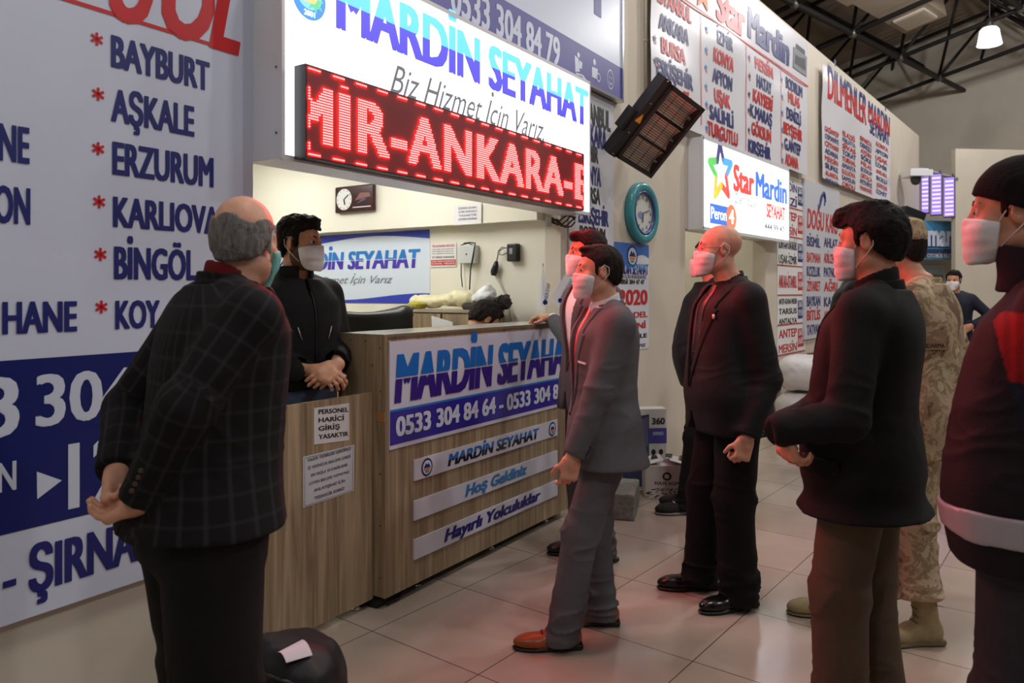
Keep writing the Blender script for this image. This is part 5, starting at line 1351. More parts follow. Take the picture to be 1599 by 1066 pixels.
class Person:
    """local frame: x to the person's right, y forward, z up, feet at 0; built for 1.75 m and scaled by s"""
    def __init__(P, label, px, d, face, s=1.0, yaw=0.0, nod=0.0, tilt=0.0, lean=0.0, head_fwd=0.02, girth=0.0, group=None, base=None, head_drop=0.0):
        a = math.radians(face); w = math.cos(a) * RT + math.sin(a) * FW
        rz = math.atan2(w[1], w[0]) - math.pi / 2
        c = at(px, HY, d) * np.array((1, 1, 0)) if base is None else np.array(base, float)
        P.root = thing('person', label, 'person', c, rz, group)
        P.c = c; P.R = rotz(rz); P.s = s; P.lean = lean; P.girth = girth
        P.HC = np.array((0, head_fwd + lean, 1.632 - head_drop)) * s      # head centre
        P.HA = rotz(-math.radians(yaw)) @ rotx(-math.radians(nod)) @ roty(math.radians(tilt))   # columns: right, fwd, up of the head
        P.root.scale = (1, 1, 1)
        g = girth
        L = lean
        P.rows = [(.80, .165 + g * .5, .120 + g * .6, 0, -.004), (.88, .172 + g * .7, .126 + g, 0, .0), (.96, .170 + g, .124 + g * 1.2, 0, L * .05 + g * .3), (1.08, .158 + g, .112 + g * 1.3, 0, L * .22 + g * .5), (1.20, .164 + g * .8, .116 + g * .9, 0, L * .42 + g * .3),
                  (1.30, .178 + g * .5, .120 + g * .5, 0, L * .6), (1.38, .182 + g * .4, .108 + g * .3, 0, L * .72 - .004), (1.435, .150 + g * .3, .085, 0, L * .82 - .012), (1.475, .088, .068, 0, L * .9 - .012), (1.515, .060, .060, 0, L * .95 - .008)]
        P.rows = [tuple(q * s for q in r) for r in P.rows]
        P.sh = {k: np.array((k * (.178 + g * .35), L * .75 - .008, 1.405)) * s for k in (-1, 1)}
        P.hip = {k: np.array((k * .088, 0, .89)) * s for k in (-1, 1)}
        P.arm = {}; P.leg = {}; P.hand = {}
    def H(P, p):     # head-local to person-local
        return P.HC + P.HA @ (np.array(p, float) * P.s * .93)
    def loc(P, px, py, d):
        return P.R.T @ (at(px, py, d) - P.c)
    def set_arm(P, k, elbow, wrist, fdir=None, nrmv=None, curl=25, thumb=20, spread=.12):
        P.arm[k] = (np.array(elbow, float), np.array(wrist, float))
        d = nrm(np.array(wrist) - np.array(elbow)) if fdir is None else nrm(fdir)
        n = np.array((-k, 0, 0.0)) if nrmv is None else np.array(nrmv, float)
        n = nrm(n - d * np.dot(n, d)); P.hand[k] = (d, n, curl, thumb, spread)
    def set_leg(P, k, knee, ankle, toe):
        P.leg[k] = (np.array(knee, float), np.array(ankle, float), nrm((toe[0], toe[1], 0)))
    # ---- skin
    def head_sdf(P, S, grow=0.0):
        h = P.H; q = P.s * .93; A = P.HA.T
        E = lambda c, r, k=.02: S.u(ell(h(c), np.array(r) * q + grow, A), k * q)
        E((0, -.016, .042), (.077, .098, .086)); E((0, .030, -.010), (.063, .066, .098), .03)
        for x in (-1, 1):
            S.u(rc(h((x * .048, -.002, -.062)), h((x * .014, .070, -.104)), .022 * q + grow, .019 * q + grow), .03 * q)
            E((x * .046, .056, -.022), (.024, .024, .020), .02)
        E((0, .074, -.104), (.022, .020, .018), .02)
    def face_detail(P, S):
        h = P.H; q = P.s * .93; A = P.HA.T
        S.u(rc(h((-.036, .080, .030)), h((.036, .080, .030)), .011 * q, .011 * q), .018 * q)
        for x in (-1, 1): S.sub(ell(h((x * .032, .104, .008)), np.array((.018, .020, .013)) * q, A), .014 * q)
        for x in (-1, 1): S.u(ell(h((x * .032, .078, .008)), np.array((.0135, .0135, .0125)) * q, A), .003 * q)
        S.u(rc(h((0, .090, .022)), h((0, .113, -.026)), .008 * q, .0125 * q), .012 * q)
        for x in (-1, 1): S.u(ell(h((x * .012, .099, -.031)), np.array((.010, .011, .009)) * q, A), .008 * q)
        S.u(rc(h((-.020, .086, -.057)), h((.020, .086, -.057)), .006 * q, .006 * q), .008 * q); S.u(rc(h((-.017, .085, -.069)), h((.017, .085, -.069)), .007 * q, .007 * q), .008 * q)
        S.sub(rc(h((-.024, .097, -.0625)), h((.024, .097, -.0625)), .0022 * q, .0022 * q), .004 * q)
        for x in (-1, 1):
            ax = (P.HA @ rotz(-x * .35) @ rotx(-.15)).T
            S.u(ell(h((x * .079, -.012, -.002)), np.array((.009, .021, .033)) * q, ax), .006 * q)
            S.sub(ell(h((x * .092, -.008, .004)), np.array((.010, .012, .020)) * q, ax), .006 * q)
            S.u(ell(h((x * .080, .004, -.006)), np.array((.006, .005, .008)) * q, ax), .004 * q)
    def hand_sdf(P, S, k):
        W = P.arm[k][1]; d, n, curl, thumb, spread = P.hand[k]; s = P.s
        side = np.cross(n, d) * 1.0
        # thumb side: for the right hand (k=1) with palm normal n and fingers d
        side = nrm(np.cross(d, n)) * (1 if k > 0 else -1)
        S.u(bx(W + d * .052 * s, np.array((.040, .048, .0135)) * s, .013 * s, [side, d, n]), .014 * s)
        S.u(rc(W - d * .02 * s, W + d * .03 * s, .027 * s, .026 * s), .02 * s)
        S.u(rc(W + d * .02 * s + side * .026 * s + n * .006 * s, W + d * .05 * s + side * .034 * s + n * .008 * s, .016 * s, .013 * s), .014 * s)
        lens = (.078, .086, .080, .064); rad = (.0092, .0094, .0090, .0078)
        for i in range(4):
            off = .030 - .020 * i
            b = W + (d * (.094 - .004 * abs(i - 1)) + side * off) * s; fd = nrm(d + side * spread * (1.3 - i) * .5); p = b - fd * .008 * s
            ang = 0; L = lens[i] * s; segs = (.46, .31, .23)
            for j in range(3):
                ang += math.radians(curl * (0.8 if j == 0 else 1.0) + 4 * i)
                dd = fd * math.cos(ang) + n * math.sin(ang); e = p + dd * L * segs[j]
                S.u(rc(p, e, rad[i] * s * (1 - .07 * j), rad[i] * s * (.93 - .08 * j)), .005 * s); p = e
        t0 = W + (d * .034 + side * .034 + n * .006) * s; ta = math.radians(thumb)
        d1 = nrm(d * .72 + side * .62 * math.cos(ta) + n * (.25 + math.sin(ta))); t1 = t0 + d1 * .040 * s
        d2 = nrm(d1 + d * .45 - side * .2); t2 = t1 + d2 * .032 * s
        S.u(rc(t0, t1, .0135 * s, .0105 * s), .010 * s); S.u(rc(t1, t2, .0105 * s, .0085 * s), .004 * s)
    def body(P, skin, vox=.0045, tint=None, hands=True, feet=True):
        S = SDF(); s = P.s; h = P.H
        S.u(secs(P.rows, -.018 * s), .0)
        nb = np.array((0, P.lean * .92 - .015, 1.44)) * s
        S.u(rc(nb, h((0, -.018, -.065)), .060 * s, .056 * s), .03 * s)
        P.head_sdf(S); P.face_detail(S)
        for k, (e, w) in P.arm.items():
            S.u(rc(P.sh[k], e, .045 * s, .036 * s), .03 * s); S.u(rc(e, w, .036 * s, .026 * s), .02 * s)
        for k, (kn, an, toe) in P.leg.items():
            S.u(rc(P.hip[k], kn, .070 * s, .048 * s), .03 * s); S.u(rc(kn, an, .048 * s, .034 * s), .02 * s)
            S.u(rc(an + np.array((0, 0, -.02)) * s, an + toe * .12 * s + np.array((0, 0, -.035)) * s, .030 * s, .022 * s), .02 * s)
        if hands:
            for k in P.arm: P.hand_sdf(S, k)
        pts = [P.H((0, 0, .14)), P.H((0, .15, 0)), P.H((0, -.13, 0)), P.H((.1, 0, 0)), P.H((-.1, 0, 0))] + [np.array((x, y, z)) for x in (-.25 * s, .25 * s) for y in (-.18 * s, .2 * s) for z in (.02, 1.45 * s)]
        for k, (e, w) in P.arm.items(): pts += [e, w + P.hand[k][0] * .22 * s, e + .06, e - .06, w + .14 * s, w - .14 * s]
        for k, (kn, an, toe) in P.leg.items(): pts += [kn + .08, kn - .08, an + toe * .2 * s, an - toe * .1 * s]
        pts = np.array(pts); lo = pts.min(0) - .02; hi = pts.max(0) + .02; lo[2] = max(lo[2], .0)
        P.lo, P.hi = lo, hi
        o = S.mesh(lo, hi, vox, 'body', P.root, skin)
        v = verts(o); t = np.ones((len(v), 4)); q = (v - P.HC) @ P.HA / (s * .93)
        hd = (np.abs(q) < .16).all(1)
        lips = hd & (q[:, 1] > .08) & (np.abs(q[:, 0]) < .025) & (np.abs(q[:, 2] + .063) < .012); t[lips, :3] = (.85, .6, .6)
        if tint: tint(q, hd, t)
        set_col(o, 'tint', t); P.bodyo = o
        # eyes and brows
        for x in (-1, 1):
            e = MB(); c = h((x * .032, .0825, .008)); R = .0115 * s
            f = P.HA @ np.array((0, 1, 0)); ex = P.HA @ np.array((1, 0, 0)); eu = P.HA @ np.array((0, 0, 1))
            n1, n2 = 12, 14; vs = []; fs = []; mi = []
            for i in range(n1 + 1):
                a = math.pi * i / n1
                for j in range(n2): b = 2 * math.pi * j / n2; vs.append(c + R * (f * math.cos(a) + math.sin(a) * (ex * math.cos(b) + eu * .8 * math.sin(b))))
            for i in range(n1):
                for j in range(n2): e_ = (i * n2 + j, i * n2 + (j + 1) % n2, (i + 1) * n2 + (j + 1) % n2, (i + 1) * n2 + j); fs.append(e_); mi.append(1 if i < 4 else 0)
            e.add(vs, fs, 0, True); e.m = mi; e.build('eye', [EYEW, IRIS], o)
        return o
    def brows(P, m):
        for x in (-1, 1):
            S = SDF(); q = P.s * .93
            pts = [P.H(c) for c in ((x * .016, .094, .030), (x * .032, .091, .036), (x * .050, .076, .031))]
            S.u(rc(pts[0], pts[1], .0045 * q, .0042 * q), .004).u(rc(pts[1], pts[2], .0042 * q, .0025 * q), .004)
            pp = np.array(pts); S.mod(lambda p: .001 * vnoise(p * 300)); S.mesh(pp.min(0) - .01, pp.max(0) + .01, .0025, 'eyebrow', P.root, m)
    def hair(P, m, thick=.012, line=None, rough=.006, freq=55, tuft=None, vox=.004, name='hair', only=None, fade=None):
        """hair cap: kept where head-local z lies above the hair line at that depth"""
        h = P.H; q = P.s * .93; A = P.HA.T; S = SDF()
        S.u(ell(h((0, -.016, .042)), (np.array((.077, .098, .086)) + thick) * q, A), .0)
        S.u(ell(h((0, -.030, -.010)), np.array((.074 + thick * .3, .086 + thick * .3, .085)) * q, A), .03 * q)
        if tuft:
            for c, r in tuft: S.u(ell(h(c), np.array(r) * q, A), .02 * q)
        line = line or ((-.13, -.072), (-.07, -.060), (-.035, -.030), (-.018, .030), (.012, .028), (.014, -.018), (.030, -.012), (.034, .045), (.060, .070), (.10, .082))
        ly = [l[0] for l in line]; lz = [l[1] for l in line]
        def keep(p):
            u = (p - P.HC) @ P.HA / q
            return (np.interp(u[:, 1], ly, lz) - u[:, 2]) * q * .8
        S.cut(keep, .006 * q)
        if only is not None: S.cut(lambda p: only((p - P.HC) @ P.HA / q) * q, .006 * q)
        def nz(p):
            u = (p - P.HC) @ P.HA / q
            return rough * vnoise(u * np.array((freq, freq * .7, freq * .35))) + rough * .5 * vnoise(u * freq * 1.9 + 7)
        S.mod(nz)
        c = P.HC; r = .175 * q / .93
        return S.mesh(c - r, c + r, vox, name, P.root, m)
    def mask(P, m=MASKW, low=0.0, vox=.0035, pull=0.0):
        """pleated face mask over nose and chin with two ear loops"""
        h = P.H; q = P.s * .93; A = P.HA.T; S = SDF()
        P.head_sdf(S, .005)
        S.u(rc(h((0, .104, -.022 - low)), h((0, .092, -.102)), .021 * q, .030 * q), .035 * q)
        S.u(rc(h((-.030, .066, -.05)), h((.030, .066, -.05)), .040 * q, .040 * q), .03 * q)
        S.u(rc(h((-.052, .030, -.040)), h((.052, .030, -.040)), .018 * q, .018 * q), .02 * q)
        up = P.HA @ np.array((0, 0, 1)); fw = P.HA @ np.array((0, 1, 0))
        S.cut(half(h((0, .115, -.004 - low)), nrm(up * 1 - fw * .22)), .004)
        S.cut(half(h((0, .07, -.126)), nrm(-up * 1.0 - fw * .12)), .006)
        S.cut(half(h((0, .028, 0)), nrm(-fw - up * .12)), .004)
        def pl(p):
            u = (p - P.HC) @ P.HA / q
            w = np.clip((u[:, 1] - .03) / .04, 0, 1)
            return w * .0007 * np.sin(u[:, 2] * 210) + .0010 * vnoise(u * 40)
        S.mod(pl)
        o = S.mesh(P.HC - .17 * q, P.HC + .17 * q, vox, 'face_mask', P.root, m)
        for x in (-1, 1):
            t = MB()
            t.tube([h(c) for c in ((x * .066, .036, -.024 - low), (x * .076, .015, .010), (x * .084, -.012, .033), (x * .088, -.034, .018), (x * .085, -.034, -.012), (x * .078, -.012, -.040), (x * .064, .032, -.086))], .0016 * P.s, 6)
            t.build('ear_loop', m, o)
        return o
    # ---- clothes
    def sleeves(P, S, r0, r1, r2, k=.035, stop=0.0, which=(-1, 1)):
        s = P.s
        for q in which:
            if q not in P.arm: continue
            e, w = P.arm[q]; d = nrm(w - e); w2 = w - d * stop * s
            S.u(rc(P.sh[q], e, r0 * s, r1 * s), k * s); S.u(rc(e, w2, r1 * s, r2 * s), .02 * s)
    def wrinkle(P, amp=.003, elbow=.006, hem=0.0):
        s = P.s; arms = dict(P.arm)
        def f(p):
            d = amp * vnoise(p * np.array((8, 8, 4.5)) + 2.3) + amp * .4 * vnoise(p * np.array((18, 18, 11)) + 5)
            w0 = np.exp(-((p[:, 2] - 1.06 * s) / (.10 * s))**2)
            d = d - w0 * elbow * .5 * (1 - np.abs(vnoise(np.stack([p[:, 0] * 7 + p[:, 2] * 6, p[:, 1] * 7, p[:, 2] * 24], 1)))) ** 5
            for k, (e, w) in arms.items():
                r = np.exp(-(np.linalg.norm(p - e, axis=1) / (.15 * s))**2) + .6 * np.exp(-(np.linalg.norm(p - w, axis=1) / (.08 * s))**2); ax = nrm(w - P.sh[k]); b1 = nrm(np.cross(ax, (1, 0, .1))); b2 = np.cross(ax, b1); q = p - e
                d = d - r * elbow * (1 - np.abs(vnoise(np.stack([q @ ax * 26 + q @ b1 * 9, q @ b1 * 9, q @ b2 * 9], 1) + 3))) ** 4
            return d
        return f
    def jacket(P, m, hem=.80, grow=.019, open_z=1.08, neck_w=.052, vox=.0075, flare=.012, closed=False, lapel=True, r=(.066, .055, .046), lapel_w=.060, front_cut=.03, collar=True, name='jacket', wr=(.003, .006), vent=False, ext=0.0, lo_open=None, zip=False):
        s = P.s; S = SDF()
        rows = [list(r_) for r_ in P.rows if r_[0] / s > hem + .03 and r_[0] / s < 1.50]
        a0 = np.interp(hem * s, [r_[0] for r_ in P.rows], [r_[1] for r_ in P.rows]); b0 = np.interp(hem * s, [r_[0] for r_ in P.rows], [r_[2] for r_ in P.rows]); y0 = np.interp(hem * s, [r_[0] for r_ in P.rows], [r_[4] for r_ in P.rows])
        rows = [[hem * s, a0 + flare * s, b0 + flare * s, 0, y0]] + rows
        for r_ in rows:
            z = r_[0] / s
            if z < 1.1: r_[1] += flare * s * (1.1 - z) / .3; r_[2] += flare * s * (1.1 - z) / .3
        P.sleeves(S, *r)
        for q, (e, w) in P.arm.items(): S.cut((lambda p, e=e, w=w: np.where(np.linalg.norm(p - w, axis=1) < .16 * s, (p - w) @ nrm(w - e) + (.012 - ext) * s, -1)), .003)
        S.u(secs([tuple(r_) for r_ in rows], grow * s), .03 * s)
        for q in (-1, 1): S.u(rc(P.sh[q] + np.array((0, 0, -.01)) * s, np.array((q * .07, P.lean * .9 - .02, 1.465)) * s, .062 * s, .045 * s), .03 * s)
        S.cut(half((0, 0, hem * s), (0, 0, -1)), .004)
        nk = 1.47 * s
        yc = P.lean * .6
        if collar: S.sub(rc(np.array((0, P.lean * .9 - .012, 1.44)) * s, np.array((0, P.lean * .95 + .01, 1.60)) * s, .058 * s, .072 * s), .006)
        bz = open_z * s; lz = (lo_open or open_z - .10) * s
        if not closed:
            def V(p):
                t = np.clip((p[:, 2] - bz) / (nk - bz), 0, 1.3)
                w = neck_w * s * t ** .9
                return np.maximum(np.abs(p[:, 0]) - w, np.maximum(bz - p[:, 2], .03 * s + yc * s - p[:, 1]))
            S.sub(V, .004)
            def C(p):
                t = np.clip((lz - p[:, 2]) / (lz - hem * s), 0, 1.3)
                return np.maximum(np.abs(p[:, 0]) - (.004 + front_cut * t ** 1.6) * s, np.maximum(p[:, 2] - lz, .0 - p[:, 1]))
            S.sub(C, .004)
        else:
            S.sub(lambda p: np.maximum(np.abs(p[:, 0]) - .0025, np.maximum(-p[:, 1] + .02, np.abs(np.linalg.norm(p * [0, 1, 0], axis=1) - .3) - .3)), .003) if zip else None
        if vent: S.sub(lambda p: np.maximum(np.abs(p[:, 0]) - .003, np.maximum(p[:, 1] + .03, p[:, 2] - (hem + .2) * s)), .003)
        S.mod(P.wrinkle(*wr))
        lo = np.minimum(P.lo, P.lo) - .05; hi = P.hi + .05; lo[2] = hem * s - .03; hi[2] = 1.62 * s
        for q, (e, w) in P.arm.items(): lo = np.minimum(lo, np.minimum(e, w) - .09); hi = np.maximum(hi, np.maximum(e, w) + .09)
        o = S.mesh(lo, hi, vox, name, P.root, m)
        P.jack = o; P.jS = S; P.hemz = hem * s
        if lapel and not closed:
            ops = list(S.ops)
            for q in (-1, 1):
                T = SDF(); rw = [tuple(r_) for r_ in rows]
                T.u(secs(rw, (grow + .007) * s), 0)
                for qq in (-1, 1): T.u(rc(P.sh[qq] + np.array((0, 0, -.01)) * s, np.array((qq * .07, P.lean * .9 - .02, 1.465)) * s, .068 * s, .051 * s), .03 * s)
                def Lp(p, q=q):
                    t = np.clip((p[:, 2] - bz) / (nk - bz), 0, 1.2); x = p[:, 0] * q
                    inner = neck_w * s * t ** .9
                    tt = np.clip((p[:, 2] - bz) / (1.36 * s - bz), 0, 1); outer = inner + lapel_w * s * np.minimum(tt, 1) * np.where(p[:, 2] > 1.36 * s, .72, 1)
                    return np.maximum(np.maximum(inner - .002 - x, x - outer), np.maximum(bz - p[:, 2], .0 + yc * s - p[:, 1]))
                T.cut(Lp, .002); T.cut(lambda p: -(secs(rw, (grow - .004) * s)(p)), .002); T.cut(half((0, 0, 1.475 * s), (0, 0, 1)), .003)
                T.mesh((-.26 * s, -.05, bz - .02), (.26 * s, .35 * s, 1.52 * s), .0055, 'lapel', o, m)
            T = SDF(); c0 = np.array((0, P.lean * .92 - .016, 1.455)) * s; ax = nrm((0, .22, 1))
            T.u(lambda p: np.maximum(np.abs(np.linalg.norm((p - c0) - np.outer((p - c0) @ ax, ax), axis=1) - .073 * s) - .006 * s, np.abs((p - c0) @ ax - .012 * s) - .030 * s), 0)
            T.cut(lambda p: p[:, 1] - (.045 + P.lean) * s, .004)
            T.mesh(c0 - .11 * s, c0 + .11 * s, .0036, 'collar', o, m)
        return o
    def on_surf(P, S, origin, dr):
        dr = nrm(dr); p = np.array(origin, float) + dr * .32; t = 0
        for _ in range(80):
            d = S.ev(p[None] - dr * t)[0]
            if d < .0012 or t > .5: break
            t += d * .7
        return p - dr * t
    def dirl(P, r, f):
        q = P.R.T @ (RT * r + FW * f); return (q[0], q[1])
    def foot(P, k, px, d, toe, kb=.06):
        """ankle over the floor point under the pixel column, toes along the given direction"""
        q = P.loc(px, HY, d); q[2] = .08 * P.s; t = P.dirl(*toe); h = P.hip[k]
        kn = h * .5 + q * .5; kn[2] = .485 * P.s; kn = kn + np.array((t[0], t[1], 0)) * kb * .5
        P.set_leg(k, kn, q, t)
    def buttons(P, S, pts, m, parent, r=.008, name='button'):
        for (o, dr) in pts:
            c = P.on_surf(S, o, dr); dr = nrm(dr)
            ax = nrm(np.cross(dr, (0, 0, 1))); b = np.cross(dr, ax); mb = MB(); n = 12
            vs = [c + dr * h + (ax * math.cos(2 * math.pi * k / n) + b * math.sin(2 * math.pi * k / n)) * rr for h, rr in ((-.004, r), (.003, r), (.004, r * .7)) for k in range(n)]
            fs = [(i * n + k, i * n + (k + 1) % n, (i + 1) * n + (k + 1) % n, (i + 1) * n + k) for i in range(2) for k in range(n)] + [tuple(range(2 * n, 3 * n))]
            mb.add(vs, fs, 0, True).build(name, m, parent)
    def cuff_buttons(P, k, m, parent, n=3):
        e, w = P.arm[k]; d = nrm(w - e); out = nrm(np.cross(d, (0, 0, 1)))
        back = nrm(np.array((0, -1, 0)) - d * np.dot(d, (0, -1, 0)))
        P.buttons(P.jS, [(w - d * (.035 + .018 * i) * P.s, nrm(back * .8 + np.array((k, 0, 0)) * .6)) for i in range(n)], m, parent, .006, 'cuff_button')
    def shirt(P, m, grow=.006, hem=.93, vox=.007, collar=True, name='shirt', cuffs=True, neck=1.50):
        s = P.s; S = SDF()
        P.sleeves(S, .052, .044, .036, stop=-.012 if cuffs else .05)
        for q, (e, w) in P.arm.items(): S.cut((lambda p, e=e, w=w: np.where(np.linalg.norm(p - w, axis=1) < .16 * s, (p - w) @ nrm(w - e) - (.006 if cuffs else -.03) * s, -1)), .003)
        S.u(secs([r for r in P.rows if hem - .05 < r[0] / s < 1.48], grow * s), .02)
        nb = np.array((0, P.lean * .92 - .012, 1.43)) * s
        if collar:
            S.u(rc(nb, np.array((0, P.lean * .95 - .002, neck)) * s, .072 * s, .067 * s), .02 * s)
            up = nrm((0, .18, 1))
            S.sub(rc(np.array((0, P.lean * .95 - .004, neck - .02)) * s, np.array((0, P.lean * .98 + .03, neck + .14)) * s, .057 * s, .07 * s), .003)
            S.cut(lambda p: np.where(p[:, 2] > 1.40 * s, (p - np.array((0, P.lean * .95, neck)) * s) @ nrm((0, .42, 1)), -1), .003)
        S.cut(half((0, 0, hem * s), (0, 0, -1)), .003); S.mod(lambda p: .002 * vnoise(p * 14))
        lo = P.lo - .02; hi = P.hi + .02; lo[2] = hem * s - .02; hi[2] = 1.60 * s
        return S.mesh(lo, hi, vox, name, P.root, m)
    def tie(P, m):
        s = P.s; S = SDF(); f = secs([r for r in P.rows if r[0] / s > .9], .013 * s)
        def T(p):
            z = p[:, 2] / s; w = np.interp(z, [1.02, 1.06, 1.38, 1.415, 1.44], [.0, .038, .02, .017, .022]) * s
            return np.maximum(np.maximum(np.abs(p[:, 0]) - w, f(p)), np.maximum(np.maximum(1.02 * s - p[:, 2], p[:, 2] - 1.47 * s), (P.lean * .5 + .02) * s - p[:, 1]))
        S.u(T, 0); S.u(ell(np.array((0, P.lean * .9 + .066, 1.435)) * s, np.array((.022, .016, .022)) * s), .006)
        S.mesh((-.06, -.02, 1.0 * s), (.06, .3, 1.5 * s), .005, 'tie', P.root, m)
    def trousers(P, m, top=1.0, r=(.094, .074, .066), grow=.012, vox=.0075, cuff=.035, folds=.006, name='trousers', crease=True, seat=.0):
        s = P.s; S = SDF(); rows = [r_ for r_ in P.rows if .79 < r_[0] / s < top]
        S.u(secs(rows, grow * s), 0)
        hems = []
        for k, (kn, an, toe) in P.leg.items():
            hp = P.hip[k]; S.u(rc(hp + np.array((0, -.004, -.02)) * s, kn, r[0] * s, r[1] * s), .03 * s)
            low = an + np.array((0, 0, cuff - .08)) * s + toe * .012 * s
            S.u(rc(kn, low, r[1] * s, r[2] * s), .03 * s)
            S.u(rc(low, low + toe * .018 * s + np.array((0, 0, -.0)) * s, r[2] * s, r[2] * 1.0 * s), .01)
        for k, (kn, an, toe) in P.leg.items():
            z = an[2] + (cuff - .08) * s
            S.cut((lambda p, an=an, z=z: np.where(np.linalg.norm((p - an)[:, :2], axis=1) < .19 * s, z - p[:, 2] - .0, -1)), .003)
        legs = dict(P.leg)
        S.sub(lambda p: np.maximum(np.abs(p[:, 0]) - .002, p[:, 2] - .80 * s), .01)
        def fo(p):
            d = .003 * vnoise(p * np.array((8, 8, 4)) + 1.7) + .002 * vnoise(p * np.array((17, 17, 11)))
            rg = lambda fz, fx, o: (1 - np.abs(vnoise(np.stack([p[:, 0] * fx + p[:, 2] * 5, p[:, 1] * fx, p[:, 2] * fz], 1) + o))) ** 4
            for k, (kn, an, toe) in legs.items():
                wz = np.exp(-((p[:, 2] - an[2] - .05 * s) / (.10 * s))**2); d = d - folds * 1.3 * wz * rg(26, 8, 1)
                wk = np.exp(-((p[:, 2] - kn[2]) / (.11 * s))**2); d = d - folds * .7 * wk * rg(20, 8, 4)
            wz = np.exp(-((p[:, 2] - .84 * s) / (.07 * s))**2)
            return d - .004 * wz * rg(18, 9, 6)
        S.mod(fo)
        pts = [np.array((x * .24 * s, y * .22 * s, top * s)) for x in (-1, 1) for y in (-1, 1)]
        for k, (kn, an, toe) in P.leg.items(): pts += [kn + .12, kn - .12, an + .14 * np.array((1, 1, 0)), an - .14 * np.array((1, 1, 0))]
        pts = np.array(pts); lo = pts.min(0); hi = pts.max(0); lo[2] = .0; hi[2] = top * s + .01
        return S.mesh(lo, hi, vox, name, P.root, m)
    def shoes(P, m, sole=None, L=.285, name='shoe', high=False, lace=True, lacem=None, vox=.0045, bulk=1.0):
        s = P.s; sole = sole or DKPL
        for k, (kn, an, toe) in P.leg.items():
            o = np.array((an[0], an[1], an[2] - .08 * s)); sd = np.array((toe[1], -toe[0], 0)); up = np.array((0, 0, 1.0))
            A = [sd, toe, up]; S = SDF(); b = bulk
            S.u(rc(o - toe * .035 * s + up * .045 * s, o + toe * .06 * s + up * .045 * s, .038 * s * b, .040 * s * b), .0)
            S.u(ell(o + toe * (L - .16) * s + up * .032 * s, np.array((.047 * b, .10, .036 * b)) * s, A), .03 * s)
            S.u(rc(o - toe * .02 * s + up * .06 * s, o + toe * .005 * s + up * (.2 if high else .085) * s, .042 * s * b, .046 * s * b), .03 * s)
            S.cut(half(o + up * .018 * s, -up), .002); S.cut(half(o + up * (.21 if high else .105) * s, up), .006)
            if high: S.mod(lambda p: .003 * vnoise(p * 25))
            lo = o - np.array((.2, .2, .01)) * s; hi = o + np.array((.2, .2, .26)) * s; lo = np.minimum(lo, o + toe * .3 * s - .08); hi = np.maximum(hi, o + toe * .3 * s + .08); lo[2] = o[2] - .01
            sh = S.mesh(lo, hi, vox, name, P.root, m)
            T = SDF()
            T.u(bx(o + toe * .035 * s + up * .012 * s, np.array((.036 * b, .085, .012)) * s, .008, A), 0).u(ell(o + toe * (L - .16) * s + up * .010 * s, np.array((.050 * b, .104, .012)) * s, A), .02 * s)
            T.u(bx(o - toe * .035 * s + up * .015 * s, np.array((.038 * b, .042, .015)) * s, .01, A), .004); T.cut(half(o + up * .002, -up), .001); T.cut(half(o + up * .026 * s, up), .001)
            T.mesh(lo, hi, vox, 'sole', sh, sole)
            if lace:
                mb = MB()
                for i in range(5 if high else 3):
                    z = (.085 + .028 * i if high else .045 + .012 * i) * s; t0 = (.03 if high else .085 - .02 * i) * s
                    pts = [P.on_surf(S, o + toe * t0 + up * z + sd * q * .022 * s, nrm(toe + up * (.5 if high else 1.6))) + up * .002 for q in (-1, -.4, .4, 1)]
                    mb.tube(pts, .003 * s, 6)
                mb.build('lace', lacem or sole, sh)
    def stance(P, w=.10, turn=8, fwd=(0, 0), wid=(0, 0)):
        s = P.s
        for k, f, dx in ((-1, fwd[0], wid[0]), (1, fwd[1], wid[1])):
            a = math.radians(turn) * k; toe = (math.sin(a), math.cos(a))
            P.set_leg(k, (k * (w * .95) * s + dx * .5 * s, (.02 + f * .5) * s, .485 * s), (k * w * s + dx * s, (-.03 + f) * s, .08 * s), toe)
